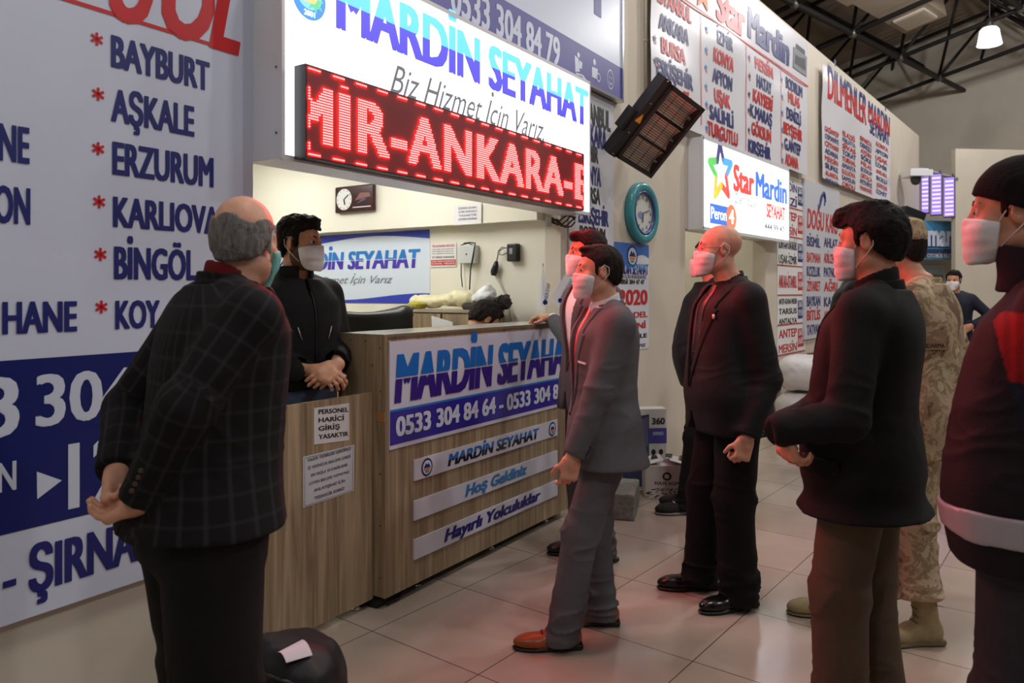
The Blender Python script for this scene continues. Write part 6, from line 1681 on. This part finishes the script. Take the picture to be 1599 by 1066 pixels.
# ------------------------------------------------------------------ the people
def attr_mat(name, rough=.8, bump=.25, bscale=300):
    if name in MATS: return MATS[name]
    m = mat(name, (.5, .5, .5), rough, bump=bump, bscale=bscale, spec=.25); nt = m.node_tree
    a = nt.nodes.new('ShaderNodeAttribute'); a.attribute_name = 'tint'; nt.links.new(a.outputs['Color'], nt.nodes['Principled BSDF'].inputs['Base Color'])
    return m
def check_mat():
    m = mat('checked_wool', srgb(24, 24, 27), .8, spec=.2); nt = m.node_tree; b = nt.nodes['Principled BSDF']
    a = nt.nodes.new('ShaderNodeAttribute'); a.attribute_name = 'cloth'
    sp = nt.nodes.new('ShaderNodeSeparateXYZ'); nt.links.new(a.outputs['Vector'], sp.inputs[0])
    outs = []
    for i, (per, w) in enumerate(((.042, .10), (.062, .07))):
        f = nt.nodes.new('ShaderNodeMath'); f.operation = 'MULTIPLY'; f.inputs[1].default_value = 1 / per; nt.links.new(sp.outputs[i], f.inputs[0])
        g = nt.nodes.new('ShaderNodeMath'); g.operation = 'PINGPONG'; g.inputs[1].default_value = .5; nt.links.new(f.outputs[0], g.inputs[0])
        r = nt.nodes.new('ShaderNodeMapRange'); r.interpolation_type = 'SMOOTHSTEP'; r.inputs[1].default_value = w * .3; r.inputs[2].default_value = w * 1.6; r.inputs[3].default_value = .75 if i == 0 else .5; r.inputs[4].default_value = 0
        nt.links.new(g.outputs[0], r.inputs[0]); outs.append(r.outputs[0])
    mx = nt.nodes.new('ShaderNodeMath'); mx.operation = 'ADD'; mx.use_clamp = True; nt.links.new(outs[0], mx.inputs[0]); nt.links.new(outs[1], mx.inputs[1])
    c = nt.nodes.new('ShaderNodeMix'); c.data_type = 'RGBA'; c.inputs[6].default_value = (*srgb(21, 20, 22), 1); c.inputs[7].default_value = (*srgb(44, 43, 48), 1)
    nt.links.new(mx.outputs[0], c.inputs[0]); nt.links.new(c.outputs[2], b.inputs['Base Color'])
    return m
def cloth_uv(P, o):
    v = verts(o); s = P.s; out = np.zeros((len(v), 3))
    ang = np.arctan2(v[:, 0], -v[:, 1]); out[:, 0] = ang * .165; out[:, 1] = v[:, 2]
    for k, (e, w) in P.arm.items():
        for a, b in ((P.sh[k], e), (e, w)):
            ab = b - a; L = np.dot(ab, ab); t = np.clip((v - a) @ ab / L, 0, 1); q = v - a - t[:, None] * ab; dist = np.linalg.norm(q, axis=1)
            tor = secs(P.rows, .03 * s)(v)
            sel = (dist < .085 * s) & (tor > .012)
            d = nrm(ab); ax = nrm(np.cross(d, (0, 1, 0))); bx_ = np.cross(d, ax)
            out[sel, 0] = np.arctan2(q[sel] @ ax, q[sel] @ bx_) * .062; out[sel, 1] = ((v[sel] - e) @ d)
    set_attr(o, 'cloth', out)
def camo_mat():
    m = mat('desert_camouflage', srgb(150, 128, 104), .85, bump=.2, bscale=260, spec=.2); nt = m.node_tree; b = nt.nodes['Principled BSDF']
    tc = nt.nodes.new('ShaderNodeTexCoord'); n = nt.nodes.new('ShaderNodeTexNoise'); n.inputs['Scale'].default_value = 8.5; n.inputs['Detail'].default_value = 7; n.inputs['Roughness'].default_value = .62; n.inputs['Distortion'].default_value = .5
    nt.links.new(tc.outputs['Object'], n.inputs['Vector'])
    r = nt.nodes.new('ShaderNodeValToRGB'); r.color_ramp.interpolation = 'CONSTANT'; e = r.color_ramp.elements
    e[0].position = 0; e[0].color = (*srgb(110, 90, 70), 1); e[1].position = .41; e[1].color = (*srgb(150, 128, 102), 1)
    for p, c in ((.475, (182, 160, 132)), (.55, (148, 130, 100)), (.61, (192, 172, 146))):
        x = e.new(p); x.color = (*srgb(c), 1)
    nt.links.new(n.outputs['Fac'], r.inputs['Fac']); nt.links.new(r.outputs['Color'], b.inputs['Base Color'])
    return m
SK = skin_mat('skin_olive', srgb(196, 140, 112)); SKP = skin_mat('skin_fair', srgb(214, 160, 134)); SKT = skin_mat('skin_tan', srgb(192, 140, 112))
HBLK = HAIRM('black_hair', srgb(22, 18, 17)); HDRK = HAIRM('dark_brown_hair', srgb(34, 26, 22)); HGREY = HAIRM('grey_hair', srgb(126, 122, 120))
BLKSHOE = mat('black_leather', srgb(16, 15, 16), .22, bump=.05, bscale=80); TAN = mat('tan_leather', srgb(150, 78, 36), .3, noise=.2, nscale=12)
SUEDE = mat('desert_suede', srgb(152, 134, 98), .85, noise=.15, nscale=25, bump=.2, bscale=150)
def near(px, d, face): return dict(px=px, d=d, face=face)

def old_man():
    P = Person('old balding man in a dark checked blazer seen from behind, hands clasped behind his back', 314, 1.9, 42, 1.0, yaw=-44, nod=4, lean=.085, head_fwd=.03, girth=.016, head_drop=.045)
    P.stance(.10, 10, (.04, -.03))
    P.set_arm(1, P.loc(288, 640, 1.70), P.loc(222, 782, 1.74), P.loc(140, 822, 1.80) - P.loc(222, 782, 1.74), (-.1, -.35, 1.0), 24, 10)
    P.set_arm(-1, P.loc(200, 640, 2.06), P.loc(183, 742, 1.86), P.loc(176, 800, 1.78) - P.loc(183, 742, 1.86), P.loc(240, 760, 1.80) - P.loc(183, 742, 1.86), 58, 30)
    P.body(SKP, .0038)
    M = check_mat()
    j = P.jacket(M, hem=.885, grow=.026, open_z=1.05, r=(.072, .060, .050), vox=.006, flare=.014, wr=(.0035, .007), vent=True, lapel_w=.07); cloth_uv(P, j)
    for c in j.children: cloth_uv(P, c)
    P.cuff_buttons(1, mat('horn_button', srgb(70, 52, 36), .3), j, 4)
    P.shirt(cloth_mat('dark_red_shirt', srgb(110, 16, 24), .8), neck=1.515, cuffs=False)
    P.trousers(cloth_mat('black_trousers', srgb(20, 19, 19), .85), r=(.122, .104, .090), folds=.005, top=1.02, grow=.002)
    P.shoes(BLKSHOE)
    P.hair(HGREY, .006, line=((-.13, -.066), (-.07, -.058), (-.035, -.030), (-.018, .022), (.012, .022), (.014, -.018), (.030, -.012), (.032, .02), (.036, .12), (.10, .2)), rough=.0035, freq=70, only=lambda u: u[:, 2] - (.052 + .02 * vnoise(u * 22) - np.clip(u[:, 1], -.1, .03) * .1), name='hair')
    P.mask(mat('teal_mask_fabric', srgb(110, 190, 186), .7, bump=.1, bscale=200)); P.brows(HGREY)
old_man()
def booth_man():
    P = Person('bearded man in a black zip jacket standing behind the low gate inside the booth', 462, 3.54, -40, 1.03, yaw=-25, head_fwd=.035, nod=2, girth=.006)
    P.stance(.10, 6)
    P.set_arm(1, (.27, -.02, 1.16), P.loc(496, 581, 3.33), P.loc(528, 592, 3.27) - P.loc(496, 581, 3.33), (-.3, -.6, -.5), 38, 25)
    P.set_arm(-1, (-.25, .01, 1.17), P.loc(524, 572, 3.37), P.loc(498, 594, 3.28) - P.loc(524, 572, 3.37), (.2, -.7, -.5), 34, 25)
    def beard(q, hd, t):
        b = hd & (q[:, 2] < -.030) & (q[:, 1] > -.012) & (q[:, 2] > -.13); t[b, :3] = (.20, .17, .15)
        c = hd & (q[:, 2] < .02) & (q[:, 2] > -.05) & (np.abs(q[:, 0]) > .055) & (q[:, 1] > -.0) & (q[:, 1] < .032); t[c, :3] = (.2, .17, .15)
    P.body(SKT, .0045, beard)
    M = cloth_mat('black_softshell', srgb(19, 20, 24), .75, .08)
    j = P.jacket(M, hem=.985, grow=.03, closed=True, zip=True, r=(.072, .060, .049), vox=.007, flare=.0, collar=False, wr=(.004, .008))
    S = SDF(); c0 = np.array((0, -.004, 1.50)) * P.s; S.u(lambda p: np.maximum(np.abs(np.linalg.norm((p - c0) * np.array((1, 1, 0)), axis=1) - .078) - .006, np.abs(p[:, 2] - c0[2]) - .035), 0); S.sub(lambda p: np.maximum(np.abs(p[:, 0]) - .028, -p[:, 1]), .006)
    S.mesh(c0 - .12, c0 + .12, .006, 'collar', j, M)
    z = MB()
    for x, sx, z0 in ((-.09, .02, 1.30), (.09, -.02, 1.30)):
        a = P.on_surf(P.jS, (x, 0, z0), (0, 1, 0)); b = P.on_surf(P.jS, (x + sx, 0, z0 - .06), (0, 1, 0)); z.tube([a, b], .003, 6)
    z.build('pocket_zip', mat('zip_silver', srgb(190, 190, 195), .3, .8), j)
    z = MB(); pts = [P.on_surf(P.jS, (.007, .02, q), (0, 1, 0)) + np.array((-.007, .0, 0)) for q in np.linspace(1.03, 1.46, 12)]; z.tube(pts, .004, 6); z.build('zip', DKPL, j)
    P.trousers(cloth_mat('blue_jeans', srgb(82, 98, 124), .85), top=1.13, r=(.098, .076, .068)); P.shoes(BLKSHOE)
    P.hair(HBLK, .017, rough=.010, freq=48, tuft=[((0, .06, .115), (.045, .04, .02))], vox=.0045)
    P.mask(); P.brows(HBLK)
booth_man()
def seated_man():
    P = Person('man with short dark hair seated low behind the counter, head bent down', 707, 4.74, 48, 1.0, nod=42, lean=.22, head_fwd=.06, yaw=20)
    drop = .34
    P.leg = {k: (np.array((k * .10, .33, .90)), np.array((k * .10, .24, .44)), np.array((0, 1.0, 0))) for k in (-1, 1)}
    P.HC = P.HC + np.array((0, .0, -.02))
    for k in (-1, 1): P.set_arm(k, (k * .26, .27, 1.17), (k * .08, .46, 1.14), (-k * .5, .8, -.1), (0, 0, -1), 15)
    P.body(SK, .006)
    P.jacket(cloth_mat('slate_pullover', srgb(66, 72, 80), .85), hem=.90, grow=.026, closed=True, r=(.07, .06, .05), vox=.009, flare=0, name='pullover', collar=False)
    P.trousers(cloth_mat('dark_trousers', srgb(30, 30, 34), .85), vox=.01); P.shoes(BLKSHOE, vox=.007, lace=False)
    P.hair(HDRK, .013, rough=.006, freq=60, tuft=[((0, .05, .115), (.05, .045, .02)), ((0, .0, .13), (.06, .06, .014))])
    P.brows(HDRK)
    for c in P.root.children: c.location.z -= drop
    r = thing('stool', 'round black stool under the seated man behind the counter', 'stool', P.c + np.array((0, 0, 0)))
    MB().lathe([(.001, .36), (.15, .36), (.16, .375), (.15, .39), (.001, .39)], 24).build('seat', DKPL, r)
    for k in range(4):
        a = k * math.pi / 2 + .4; MB().tube([(.11 * math.cos(a), .11 * math.sin(a), .36), (.17 * math.cos(a), .17 * math.sin(a), 0)], .012, 8).build('leg', CHROME, r)
seated_man()
GREYS = cloth_mat('grey_suit_cloth', srgb(84, 82, 86), .8, .07)
def grey_back():
    P = Person('younger man in a grey suit behind, resting one hand on the counter top', 921, 4.15, 204, 1.02, yaw=12)
    P.stance(.10, 8)
    P.set_arm(1, P.loc(900, 548, 4.36), P.loc(862, 497, 4.62), P.loc(818, 492, 4.66) - P.loc(862, 497, 4.62), (-.1, -.1, -1), 34, 15)
    P.set_arm(-1, (-.25, -.02, 1.10), (-.24, .06, .86), None, None, 30)
    P.body(SK, .0055)
    j = P.jacket(GREYS, hem=.80, open_z=1.0, neck_w=.080, vox=.0085); P.cuff_buttons(1, BUTTON, j)
    P.shirt(SHIRTW); P.trousers(GREYS, vox=.009); P.shoes(BLKSHOE, vox=.006)
    P.hair(HBLK, .015, rough=.005, freq=60, tuft=[((0, .068, .105), (.05, .035, .026))]); P.mask(vox=.0045); P.brows(HBLK)
grey_back()
def grey_front():
    P = Person('man in a grey suit with red tie and tan brogues standing before the counter', 944, 3.22, 190, .945, yaw=4, girth=.004, head_fwd=.03)
    P.foot(-1, 882, 3.10, (-1, -.06)); P.foot(1, 942, 3.32, (-1, .08))
    P.set_arm(-1, P.loc(934, 610, 3.03), P.loc(894, 714, 3.02), P.loc(886, 760, 3.02) - P.loc(894, 714, 3.02), (1, .1, 0), 34, 25); P.set_arm(1, (.25, -.06, 1.03), (.215, -.02, .79), None, None, 34)
    P.body(SKP, .0042)
    M = cloth_mat('mid_grey_suit_cloth', srgb(92, 92, 97), .8, .06)
    j = P.jacket(M, hem=.78, grow=.021, open_z=1.0, neck_w=.066, vox=.0065, r=(.071, .058, .049), flare=.022, vent=True, wr=(.003, .007), front_cut=.05)
    P.cuff_buttons(-1, BUTTON, j); P.buttons(P.jS, [((.012 * P.s, 0, 1.0 * P.s), (0, 1, 0))], BUTTON, j, .009)
    S = P.jS; c = P.on_surf(S, (-.095, .03, 1.235 * P.s), (0, 1, 0)); MB().obox(c, (nrm((1, .35, .12)), nrm((-.3, 1, 0)), (0, 0, 1)), (.026, .003, .004)).build('pocket_square', SHIRTW, j)
    P.shirt(SHIRTW, neck=1.52, vox=.0045); P.tie(mat('red_silk_tie', srgb(190, 16, 26), .35))
    P.trousers(M, r=(.094, .076, .070), vox=.0065, folds=.007, cuff=.03, grow=.014)
    P.shoes(TAN, mat('dark_sole', srgb(28, 22, 20), .5), lacem=mat('brown_lace', srgb(50, 28, 18), .6), vox=.0038)
    P.hair(HDRK, .010, rough=.003, freq=80, tuft=[((0, .055, .112), (.045, .04, .016))]); P.mask(); P.brows(HDRK)
grey_front()
BLKJ = cloth_mat('black_padded_nylon', srgb(15, 15, 17), .6, .06)
def black_man():
    P = Person('man in black jacket and sneakers mostly hidden behind the bald man', 1110, 5.06, 172, 1.03, girth=.045)
    P.foot(-1, 1076, 4.98, (-1, -.1)); P.foot(1, 1082, 5.16, (-1, .05))
    for k in (-1, 1): P.set_arm(k, (k * .28, -.06, 1.12), (k * .20, .02, .88), None, None, 40)
    P.body(SK, .0065)
    P.jacket(BLKJ, hem=.80, grow=.05, closed=True, r=(.090, .080, .062), vox=.009, flare=0, wr=(.006, .010))
    P.trousers(cloth_mat('black_cargo', srgb(16, 16, 18), .85), vox=.009); P.shoes(mat('black_suede', srgb(20, 20, 22), .8), mat('grey_sole', srgb(120, 120, 125), .6), lacem=mat('lace_white', srgb(200, 200, 205), .6), vox=.006, bulk=1.08)
    P.hair(HBLK, .013, vox=.006); P.mask(vox=.006)
black_man()
def bald_man():
    P = Person('bald man with glasses, white mask and black three-piece suit, fist at his side', 1138, 3.62, 189, 1.015, yaw=13, nod=-1, girth=.030, head_fwd=.05)
    P.foot(-1, 1158, 3.50, (-.92, -.34)); P.foot(1, 1098, 3.72, (-1, -.04))
    P.set_arm(-1, P.loc(1198, 592, 3.42), P.loc(1166, 684, 3.38), P.loc(1156, 725, 3.36) - P.loc(1166, 684, 3.38), (1, .15, 0), 62, 35); P.set_arm(1, (.30, -.10, 1.08), (.24, -.06, .84), (-.1, .2, -1), None, 40)
    def shave(q, hd, t):
        b = hd & (q[:, 2] > -.055) & (q[:, 1] < .02) & (q[:, 2] < .055) & (np.abs(q[:, 0]) > .0); t[b, :3] = t[b, :3] * np.array((.86, .85, .87))
    P.body(SKP, .0042, shave)
    M = cloth_mat('charcoal_suit_cloth', srgb(27, 27, 31), .75, .07)
    j = P.jacket(M, hem=.79, grow=.022, open_z=.98, neck_w=.098, vox=.0068, r=(.074, .061, .051), flare=.014, front_cut=.055, lapel_w=.07)
    P.cuff_buttons(-1, BUTTON, j)
    S = P.jS; c = P.on_surf(S, (-.135, .0, 1.345), (0, 1, 0)); pin = MB().lathe([(.001, .006), (.011, .006), (.012, .0), (.001, 0)], 16, (0, 0, 0), 'y'); pin.v = [(c[0] + v[0], c[1] + v[1] + .004, c[2] + v[2]) for v in pin.v]; pin.build('lapel_pin', mat('pin_pale', srgb(215, 190, 185), .3), j)
    V = cloth_mat('grey_waistcoat', srgb(70, 62, 66), .8, .06)
    W = SDF(); W.u(secs([r_ for r_ in P.rows if .90 < r_[0] / P.s < 1.47], .014), 0); W.cut(half((0, 0, .93), (0, 0, -1)), .003)
    W.sub(lambda p: np.maximum(np.abs(p[:, 0]) - np.clip((p[:, 2] - 1.22) / .24, 0, 1.2) * .085, np.maximum(1.22 - p[:, 2], .02 - p[:, 1])), .003); W.mod(lambda p: .002 * vnoise(p * 13))
    w = W.mesh((-.26, -.22, .9), (.26, .28, 1.52), .007, 'waistcoat', P.root, V); P.buttons(W, [((.0, 0, z), (0, 1, 0)) for z in (.99, 1.05, 1.11, 1.17)], BUTTON, w, .007)
    P.shirt(cloth_mat('black_shirt', srgb(22, 20, 22), .75), neck=1.512); P.tie(mat('black_tie', srgb(16, 14, 16), .4))
    P.trousers(cloth_mat('black_wool', srgb(17, 16, 17), .8, .05), r=(.106, .088, .080), vox=.0068, folds=.007, cuff=.03); P.shoes(BLKSHOE, vox=.0042)
    P.mask(); P.brows(HDRK)
    g = MB(); h = P.H; q = P.s * .93; fx = P.HA @ np.array((1, 0, 0)); fz = P.HA @ np.array((0, 0, 1)); fy = P.HA @ np.array((0, 1, 0))
    ringp = lambda x: [h((x * .034, .104, .004)) + (fx * math.cos(a) * .025 + fz * math.sin(a) * .017) * q - fy * .012 * q * abs(math.cos(a)) * (1 if math.cos(a) * x > 0 else 0) for a in np.linspace(0, 2 * math.pi, 22)]
    gr = empty('glasses', (0, 0, 0)); gr.parent = P.root
    for x in (-1, 1):
        g.tube(ringp(x), .0011, 6, 0, False); g.tube([h((x * .058, .092, .008)), h((x * .074, .05, .010)), h((x * .083, -.006, .012)), h((x * .085, -.028, -.004))], .0016, 6)
        MB().add(ringp(x)[:-1], [tuple(range(21))]).build('lens', mat('spectacle_lens', (1, 1, 1), .02, alpha=.10), gr, False)
    g.tube([h((-.010, .106, .008)), h((0, .109, .011)), h((.010, .106, .008))], .0014, 6)
    g.build('rim', mat('silver_rim', srgb(120, 110, 110), .3, .9), gr)
bald_man()
def hoodie_man():
    P = Person('man in a black hooded jacket further back between bald man and young man', 1337, 6.1, 152, 1.05, girth=.03)
    P.stance(.10, 6)
    for k in (-1, 1): P.set_arm(k, (k * .27, -.03, 1.12), (k * .16, .18, .98), (-k * .4, .8, -.3), None, 40)
    P.body(SK, .008)
    j = P.jacket(BLKJ, hem=.84, grow=.04, closed=True, r=(.076, .064, .052), vox=.011, flare=0, wr=(.005, .009))
    S = SDF(); S.u(ell((0, -.10, 1.50), (.13, .09, .08)), 0); S.u(ell((0, -.02, 1.48), (.11, .10, .05)), .03); S.mesh((-.2, -.25, 1.38), (.2, .15, 1.62), .01, 'hood', P.root, BLKJ)
    m = MB()
    for x in (-.035, .035): m.tube([P.on_surf(P.jS, (x, .02, z), (0, 1, 0)) for z in (1.42, 1.36, 1.30)], .004, 5)
    m.build('drawstring', mat('cord_pale', srgb(170, 170, 175), .6), j)
    P.trousers(cloth_mat('dark_denim', srgb(28, 30, 38), .85), vox=.011); P.shoes(BLKSHOE, vox=.008, lace=False); P.hair(HBLK, .013, vox=.007); P.mask(vox=.007)
hoodie_man()
def young_man():
    P = Person('young dark-haired man in a long black blazer and brown trousers, hands clasped in front', 1346, 2.5, 141, .992, yaw=2, nod=2, girth=.020, head_fwd=.02, lean=-.045)
    P.stance(.10, 8, (.05, -.02), (-.01, .01))
    P.set_arm(-1, P.loc(1322, 655, 2.26), P.loc(1224, 670, 2.28), P.loc(1236, 716, 2.28) - P.loc(1224, 670, 2.28), (.5, -.5, -.3), 40, 30); P.set_arm(1, (.275, .06, 1.115), P.loc(1222, 670, 2.40), P.loc(1226, 716, 2.34) - P.loc(1222, 670, 2.40), (-.4, -.6, -.4), 40, 30)
    P.body(SK, .0038)
    M = cloth_mat('black_blazer_cloth', srgb(18, 17, 19), .8, .06)
    j = P.jacket(M, hem=.755, ext=.045, grow=.025, open_z=1.08, vox=.006, r=(.073, .062, .053), flare=.022, wr=(.003, .006), front_cut=.03)
    P.buttons(P.jS, [((.012, 0, 1.06), (0, 1, 0))], BUTTON, j, .01)
    T = SDF(); T.u(bx((-.19, .07, .93), (.012, .075, .022), .006, roty(.1).T @ rotz(.35).T), 0); T.u(lambda p: np.maximum(P.jS.ev(p) - .006, np.maximum(np.maximum(np.abs(p[:, 2] - .915) - .024, np.abs(p[:, 1] - .08) - .075), p[:, 0] + .12)), 0); T.ops.pop(0); T.cut(lambda p: -P.jS.ev(p) - .004, .001)
    T.mesh((-.32, -.05, .86), (-.08, .25, .97), .005, 'pocket_flap', j, M)
    P.shirt(cloth_mat('black_jersey', srgb(20, 19, 20), .8), neck=1.53); P.trousers(cloth_mat('brown_chinos', srgb(92, 76, 62), .85, .08), r=(.104, .088, .080), vox=.0065, folds=.006, grow=.014, cuff=.02); P.shoes(BLKSHOE)
    P.hair(HBLK, .020, rough=.005, freq=58, vox=.0036, tuft=[((0, .075, .108), (.055, .040, .030)), ((0, .10, .085), (.045, .022, .022)), ((0, .0, .13), (.06, .07, .018))], line=((-.13, -.080), (-.07, -.066), (-.035, -.034), (-.018, .030), (.012, .028), (.014, -.020), (.030, -.014), (.034, .045), (.060, .066), (.10, .064), (.14, .06)))
    P.mask(); P.brows(HBLK)
    r = MB(); W = P.arm[-1][1]; d, n, *_ = P.hand[-1]; c = W + d * .105; pts = [c + .0105 * (math.cos(a) * n + math.sin(a) * nrm(np.cross(d, n))) for a in np.linspace(0, 2 * math.pi, 14)]; r.tube(pts, .0022, 6, 0, False); r.build('ring', CHROME, P.bodyo)
young_man()
def soldier():
    P = Person('soldier in desert camouflage cap, tunic and suede boots behind the young man', 1434, 3.28, 140, 1.01, yaw=-2, girth=.022, head_fwd=.08)
    P.foot(-1, 1442, 3.14, (-1, -.06)); P.foot(1, 1318, 3.42, (-1, .02))
    P.set_arm(-1, P.loc(1492, 610, 3.2), P.loc(1478, 690, 3.32), None, None, 40); P.set_arm(1, (.28, -.12, 1.13), (.16, -.16, .90), (-.4, -.1, -.8), (-.1, .9, -.2), 40)
    P.body(SK, .005)
    C = camo_mat()
    j = P.jacket(C, hem=.76, grow=.03, closed=True, r=(.074, .064, .054), vox=.0075, flare=.006, wr=(.005, .010), name='tunic')
    S = SDF(); c0 = np.array((0, -.012, 1.485)); ax = nrm((0, .15, 1)); S.u(lambda p: np.maximum(np.abs(np.linalg.norm((p - c0) - np.outer((p - c0) @ ax, ax), axis=1) - .074) - .007, np.abs((p - c0) @ ax) - .026), 0); S.mesh(c0 - .11, c0 + .11, .006, 'collar', j, C)
    def patch(nm, c, dr, w, h, m, t=None, tm=None, up=(0, 0, 1)):
        q = P.on_surf(P.jS, c, dr); dr = nrm(dr); u = nrm(np.cross(up, dr)); v = np.cross(dr, u)
        o = MB().obox(q, (u, v, dr), (w, h, .004)).build(nm, m, j)
        if t:
            tt = MB(); add_text(tt, t, -w * .88, w * .88, -h * .5, h * .5, y=0, bold=.03); m2 = MB(); m2.add([q + u * a[0] + v * a[2] + dr * .0048 for a in tt.v], tt.f); m2.build('patch_lettering', tm, o, False)
        return o
    patch('name_tape', (-.12, -.03, 1.235), (-.78, -.62, .05), .060, .017, mat('tape_tan', srgb(140, 112, 84), .8), 'JANDARMA', mat('tape_thread', srgb(70, 34, 28), .8))
    patch('shoulder_patch', (-.19, .0, 1.36), (-.9, .2, .5), .026, .012, mat('patch_red', srgb(150, 30, 30), .7))
    P.trousers(C, r=(.104, .088, .074), vox=.0075, folds=.014, grow=.018, cuff=.20); P.shoes(SUEDE, mat('tan_sole', srgb(120, 104, 76), .7), L=.315, name='boot', high=True, lacem=mat('tan_lace', srgb(110, 92, 64), .7), bulk=1.1)
    P.hair(HDRK, .006, rough=.002, freq=90, vox=.005)
    S = SDF(); h = P.H; q = P.s * .93; A = P.HA.T
    S.u(ell(h((0, -.014, .058)), np.array((.090, .110, .082)) * q, A), 0); S.u(ell(h((0, -.01, .118)), np.array((.084, .10, .022)) * q, A), .03); up = P.HA @ np.array((0, 0, 1)); S.cut(half(h((0, 0, .040)), -up + .12 * (P.HA @ np.array((0, 1, 0)))), .003)
    S.u(ell(h((0, .115, .048)), np.array((.070, .062, .007)) * q, (P.HA @ rotx(-.22)).T), .008); S.mod(lambda p: .0015 * vnoise(p * 25))
    S.mesh(P.HC - .2, P.HC + .22, .005, 'cap', P.root, C); P.mask(vox=.0045)
soldier()
def beanie_man():
    P = Person('man in a black beanie and red-panelled dark work jacket at the right edge', 1606, 1.86, 146, 1.012, yaw=2, nod=1, girth=.026, head_fwd=.085, lean=-.06)
    P.stance(.10, 8)
    P.set_arm(-1, P.loc(1640, 650, 1.74), P.loc(1640, 830, 1.76), None, None, 40); P.set_arm(1, (.30, -.06, 1.11), (.25, -.02, .86), None, None, 40)
    P.body(SK, .0038)
    M = attr_mat('panelled_work_jacket', .75)
    j = P.jacket(M, hem=.80, grow=.028, closed=True, zip=True, r=(.076, .067, .058), vox=.006, flare=.004, wr=(.005, .010))
    v = verts(j); n = len(v); t = np.zeros((n, 4)); t[:, 3] = 1; t[:] = (*srgb(20, 16, 23), 1)
    z = v[:, 2]; zz = z + .02 * np.sin(v[:, 0] * 9)
    side = (np.abs(v[:, 0]) > .15) & (v[:, 1] < .035 + .25 * (v[:, 2] - 1.25))
    red = side & (((zz > 1.235) & (zz < 1.395)) | ((zz > 1.05) & (zz < 1.135) & (v[:, 1] < -.04)))
    pleat_shade = .86 + .14 * np.sign(np.sin(v[:, 1] * 260))  # shade of the pleats painted as alternating darker stripes
    t[red, :3] = np.array(srgb(140, 14, 22)) * pleat_shade[red][:, None]
    nav = side & (zz >= 1.135) & (zz <= 1.235); t[nav, :3] = srgb(20, 22, 40)
    set_col(j, 'tint', t)
    S = SDF(); rw = [tuple(r_) for r_ in P.rows if .78 < r_[0] / P.s < 1.1]; S.u(secs(rw, .0385), 0); S.cut(lambda p: np.abs(p[:, 2] - .905 + .05 * p[:, 0]) - .034, .002); S.mod(P.wrinkle(.005, 0)); S.mesh((-.3, -.28, .8), (.3, .32, 1.0), .006, 'reflective_band', j, mat('reflective_tape', srgb(158, 156, 165), .35))
    S = SDF(); c0 = np.array((0, P.lean + .035, 1.515)); S.u(lambda p: np.maximum(np.abs(np.linalg.norm((p - c0) * np.array((1, 1, 0)), axis=1) - .084) - .012, np.abs(p[:, 2] - c0[2]) - .055), .0); S.mod(lambda p: .006 * vnoise(p * 16)); S.mesh(c0 - .14, c0 + .14, .006, 'collar', j, cloth_mat('dark_fleece', srgb(24, 22, 30), .9))
    P.trousers(cloth_mat('charcoal_jeans', srgb(44, 44, 50), .85, .12), r=(.108, .090, .080), vox=.0065, folds=.006); P.shoes(BLKSHOE)
    P.hair(HBLK, .008, rough=.003, vox=.004)
    S = SDF(); h = P.H; q = P.s * .93; A = P.HA.T
    S.u(ell(h((0, -.018, .050)), np.array((.094, .118, .104)) * q, A), 0); S.u(ell(h((0, -.022, .0)), np.array((.088, .112, .07)) * q, A), .03); fy = P.HA @ np.array((0, 1, 0)); up = P.HA @ np.array((0, 0, 1))
    S.cut(half(h((0, .0, .014)), nrm(-up + .44 * fy)), .006); S.mod(lambda p: .0018 * vnoise(p * 30) + .0008 * np.sin(((p - P.HC) @ P.HA)[:, 0] * 700))
    S.mesh(P.HC - .2, P.HC + .2, .0042, 'beanie', P.root, cloth_mat('black_knit', srgb(14, 13, 16), .95, .1, .5, 240)); P.mask(); P.brows(HBLK)
beanie_man()
def distant_man():
    P = Person('distant man in a navy tracksuit top and mask, hand on hip, holding a phone', 1490, 9.0, 226, .975, nod=4)
    P.stance(.10, 8)
    P.set_arm(-1, (-.36, -.06, 1.17), (-.20, .10, 1.06), (.7, .3, -.6), (.5, 0, -.4), 40); P.set_arm(1, (.30, .02, 1.14), (.17, .24, 1.18), (-.2, .3, .9), (-.6, .2, 0), 50)
    P.body(SK, .009)
    M = cloth_mat('navy_tracksuit', srgb(28, 32, 48), .7); j = P.jacket(M, hem=.84, grow=.028, closed=True, zip=True, vox=.011, flare=0)
    m = MB(); m.tube([P.on_surf(P.jS, (.007, .02, z), (0, 1, 0)) for z in np.linspace(.88, 1.46, 12)], .005, 5); m.build('zip', GREYPL, j)
    P.trousers(cloth_mat('black_track_pants', srgb(20, 20, 24), .8), vox=.012); P.shoes(BLKSHOE, vox=.009, lace=False); P.hair(HBLK, .014, vox=.007); P.mask(vox=.006)
    W = P.arm[1][1] + np.array((-.02, .06, .07)); w = P.R @ W + P.c
    r = thing('mobile_phone', 'small dark mobile phone in the distant man\'s hand', 'phone', w, 0)
    MB().obox((0, 0, 0), (P.R @ np.array((.8, .6, 0)), P.R @ np.array((-.5, .7, .5)), P.R @ nrm((.3, -.4, .86))), (.036, .005, .07)).build('phone_body', DKPL, r); MB().obox(P.R @ np.array((.0, -.0, 0)) - P.R @ nrm((-.5, .7, .5)) * .006, (P.R @ np.array((.8, .6, 0)), P.R @ np.array((-.5, .7, .5)), P.R @ nrm((.3, -.4, .86))), (.032, .001, .063)).build('phone_screen', mat('phone_glass', srgb(30, 34, 44), .1), r)
distant_man()
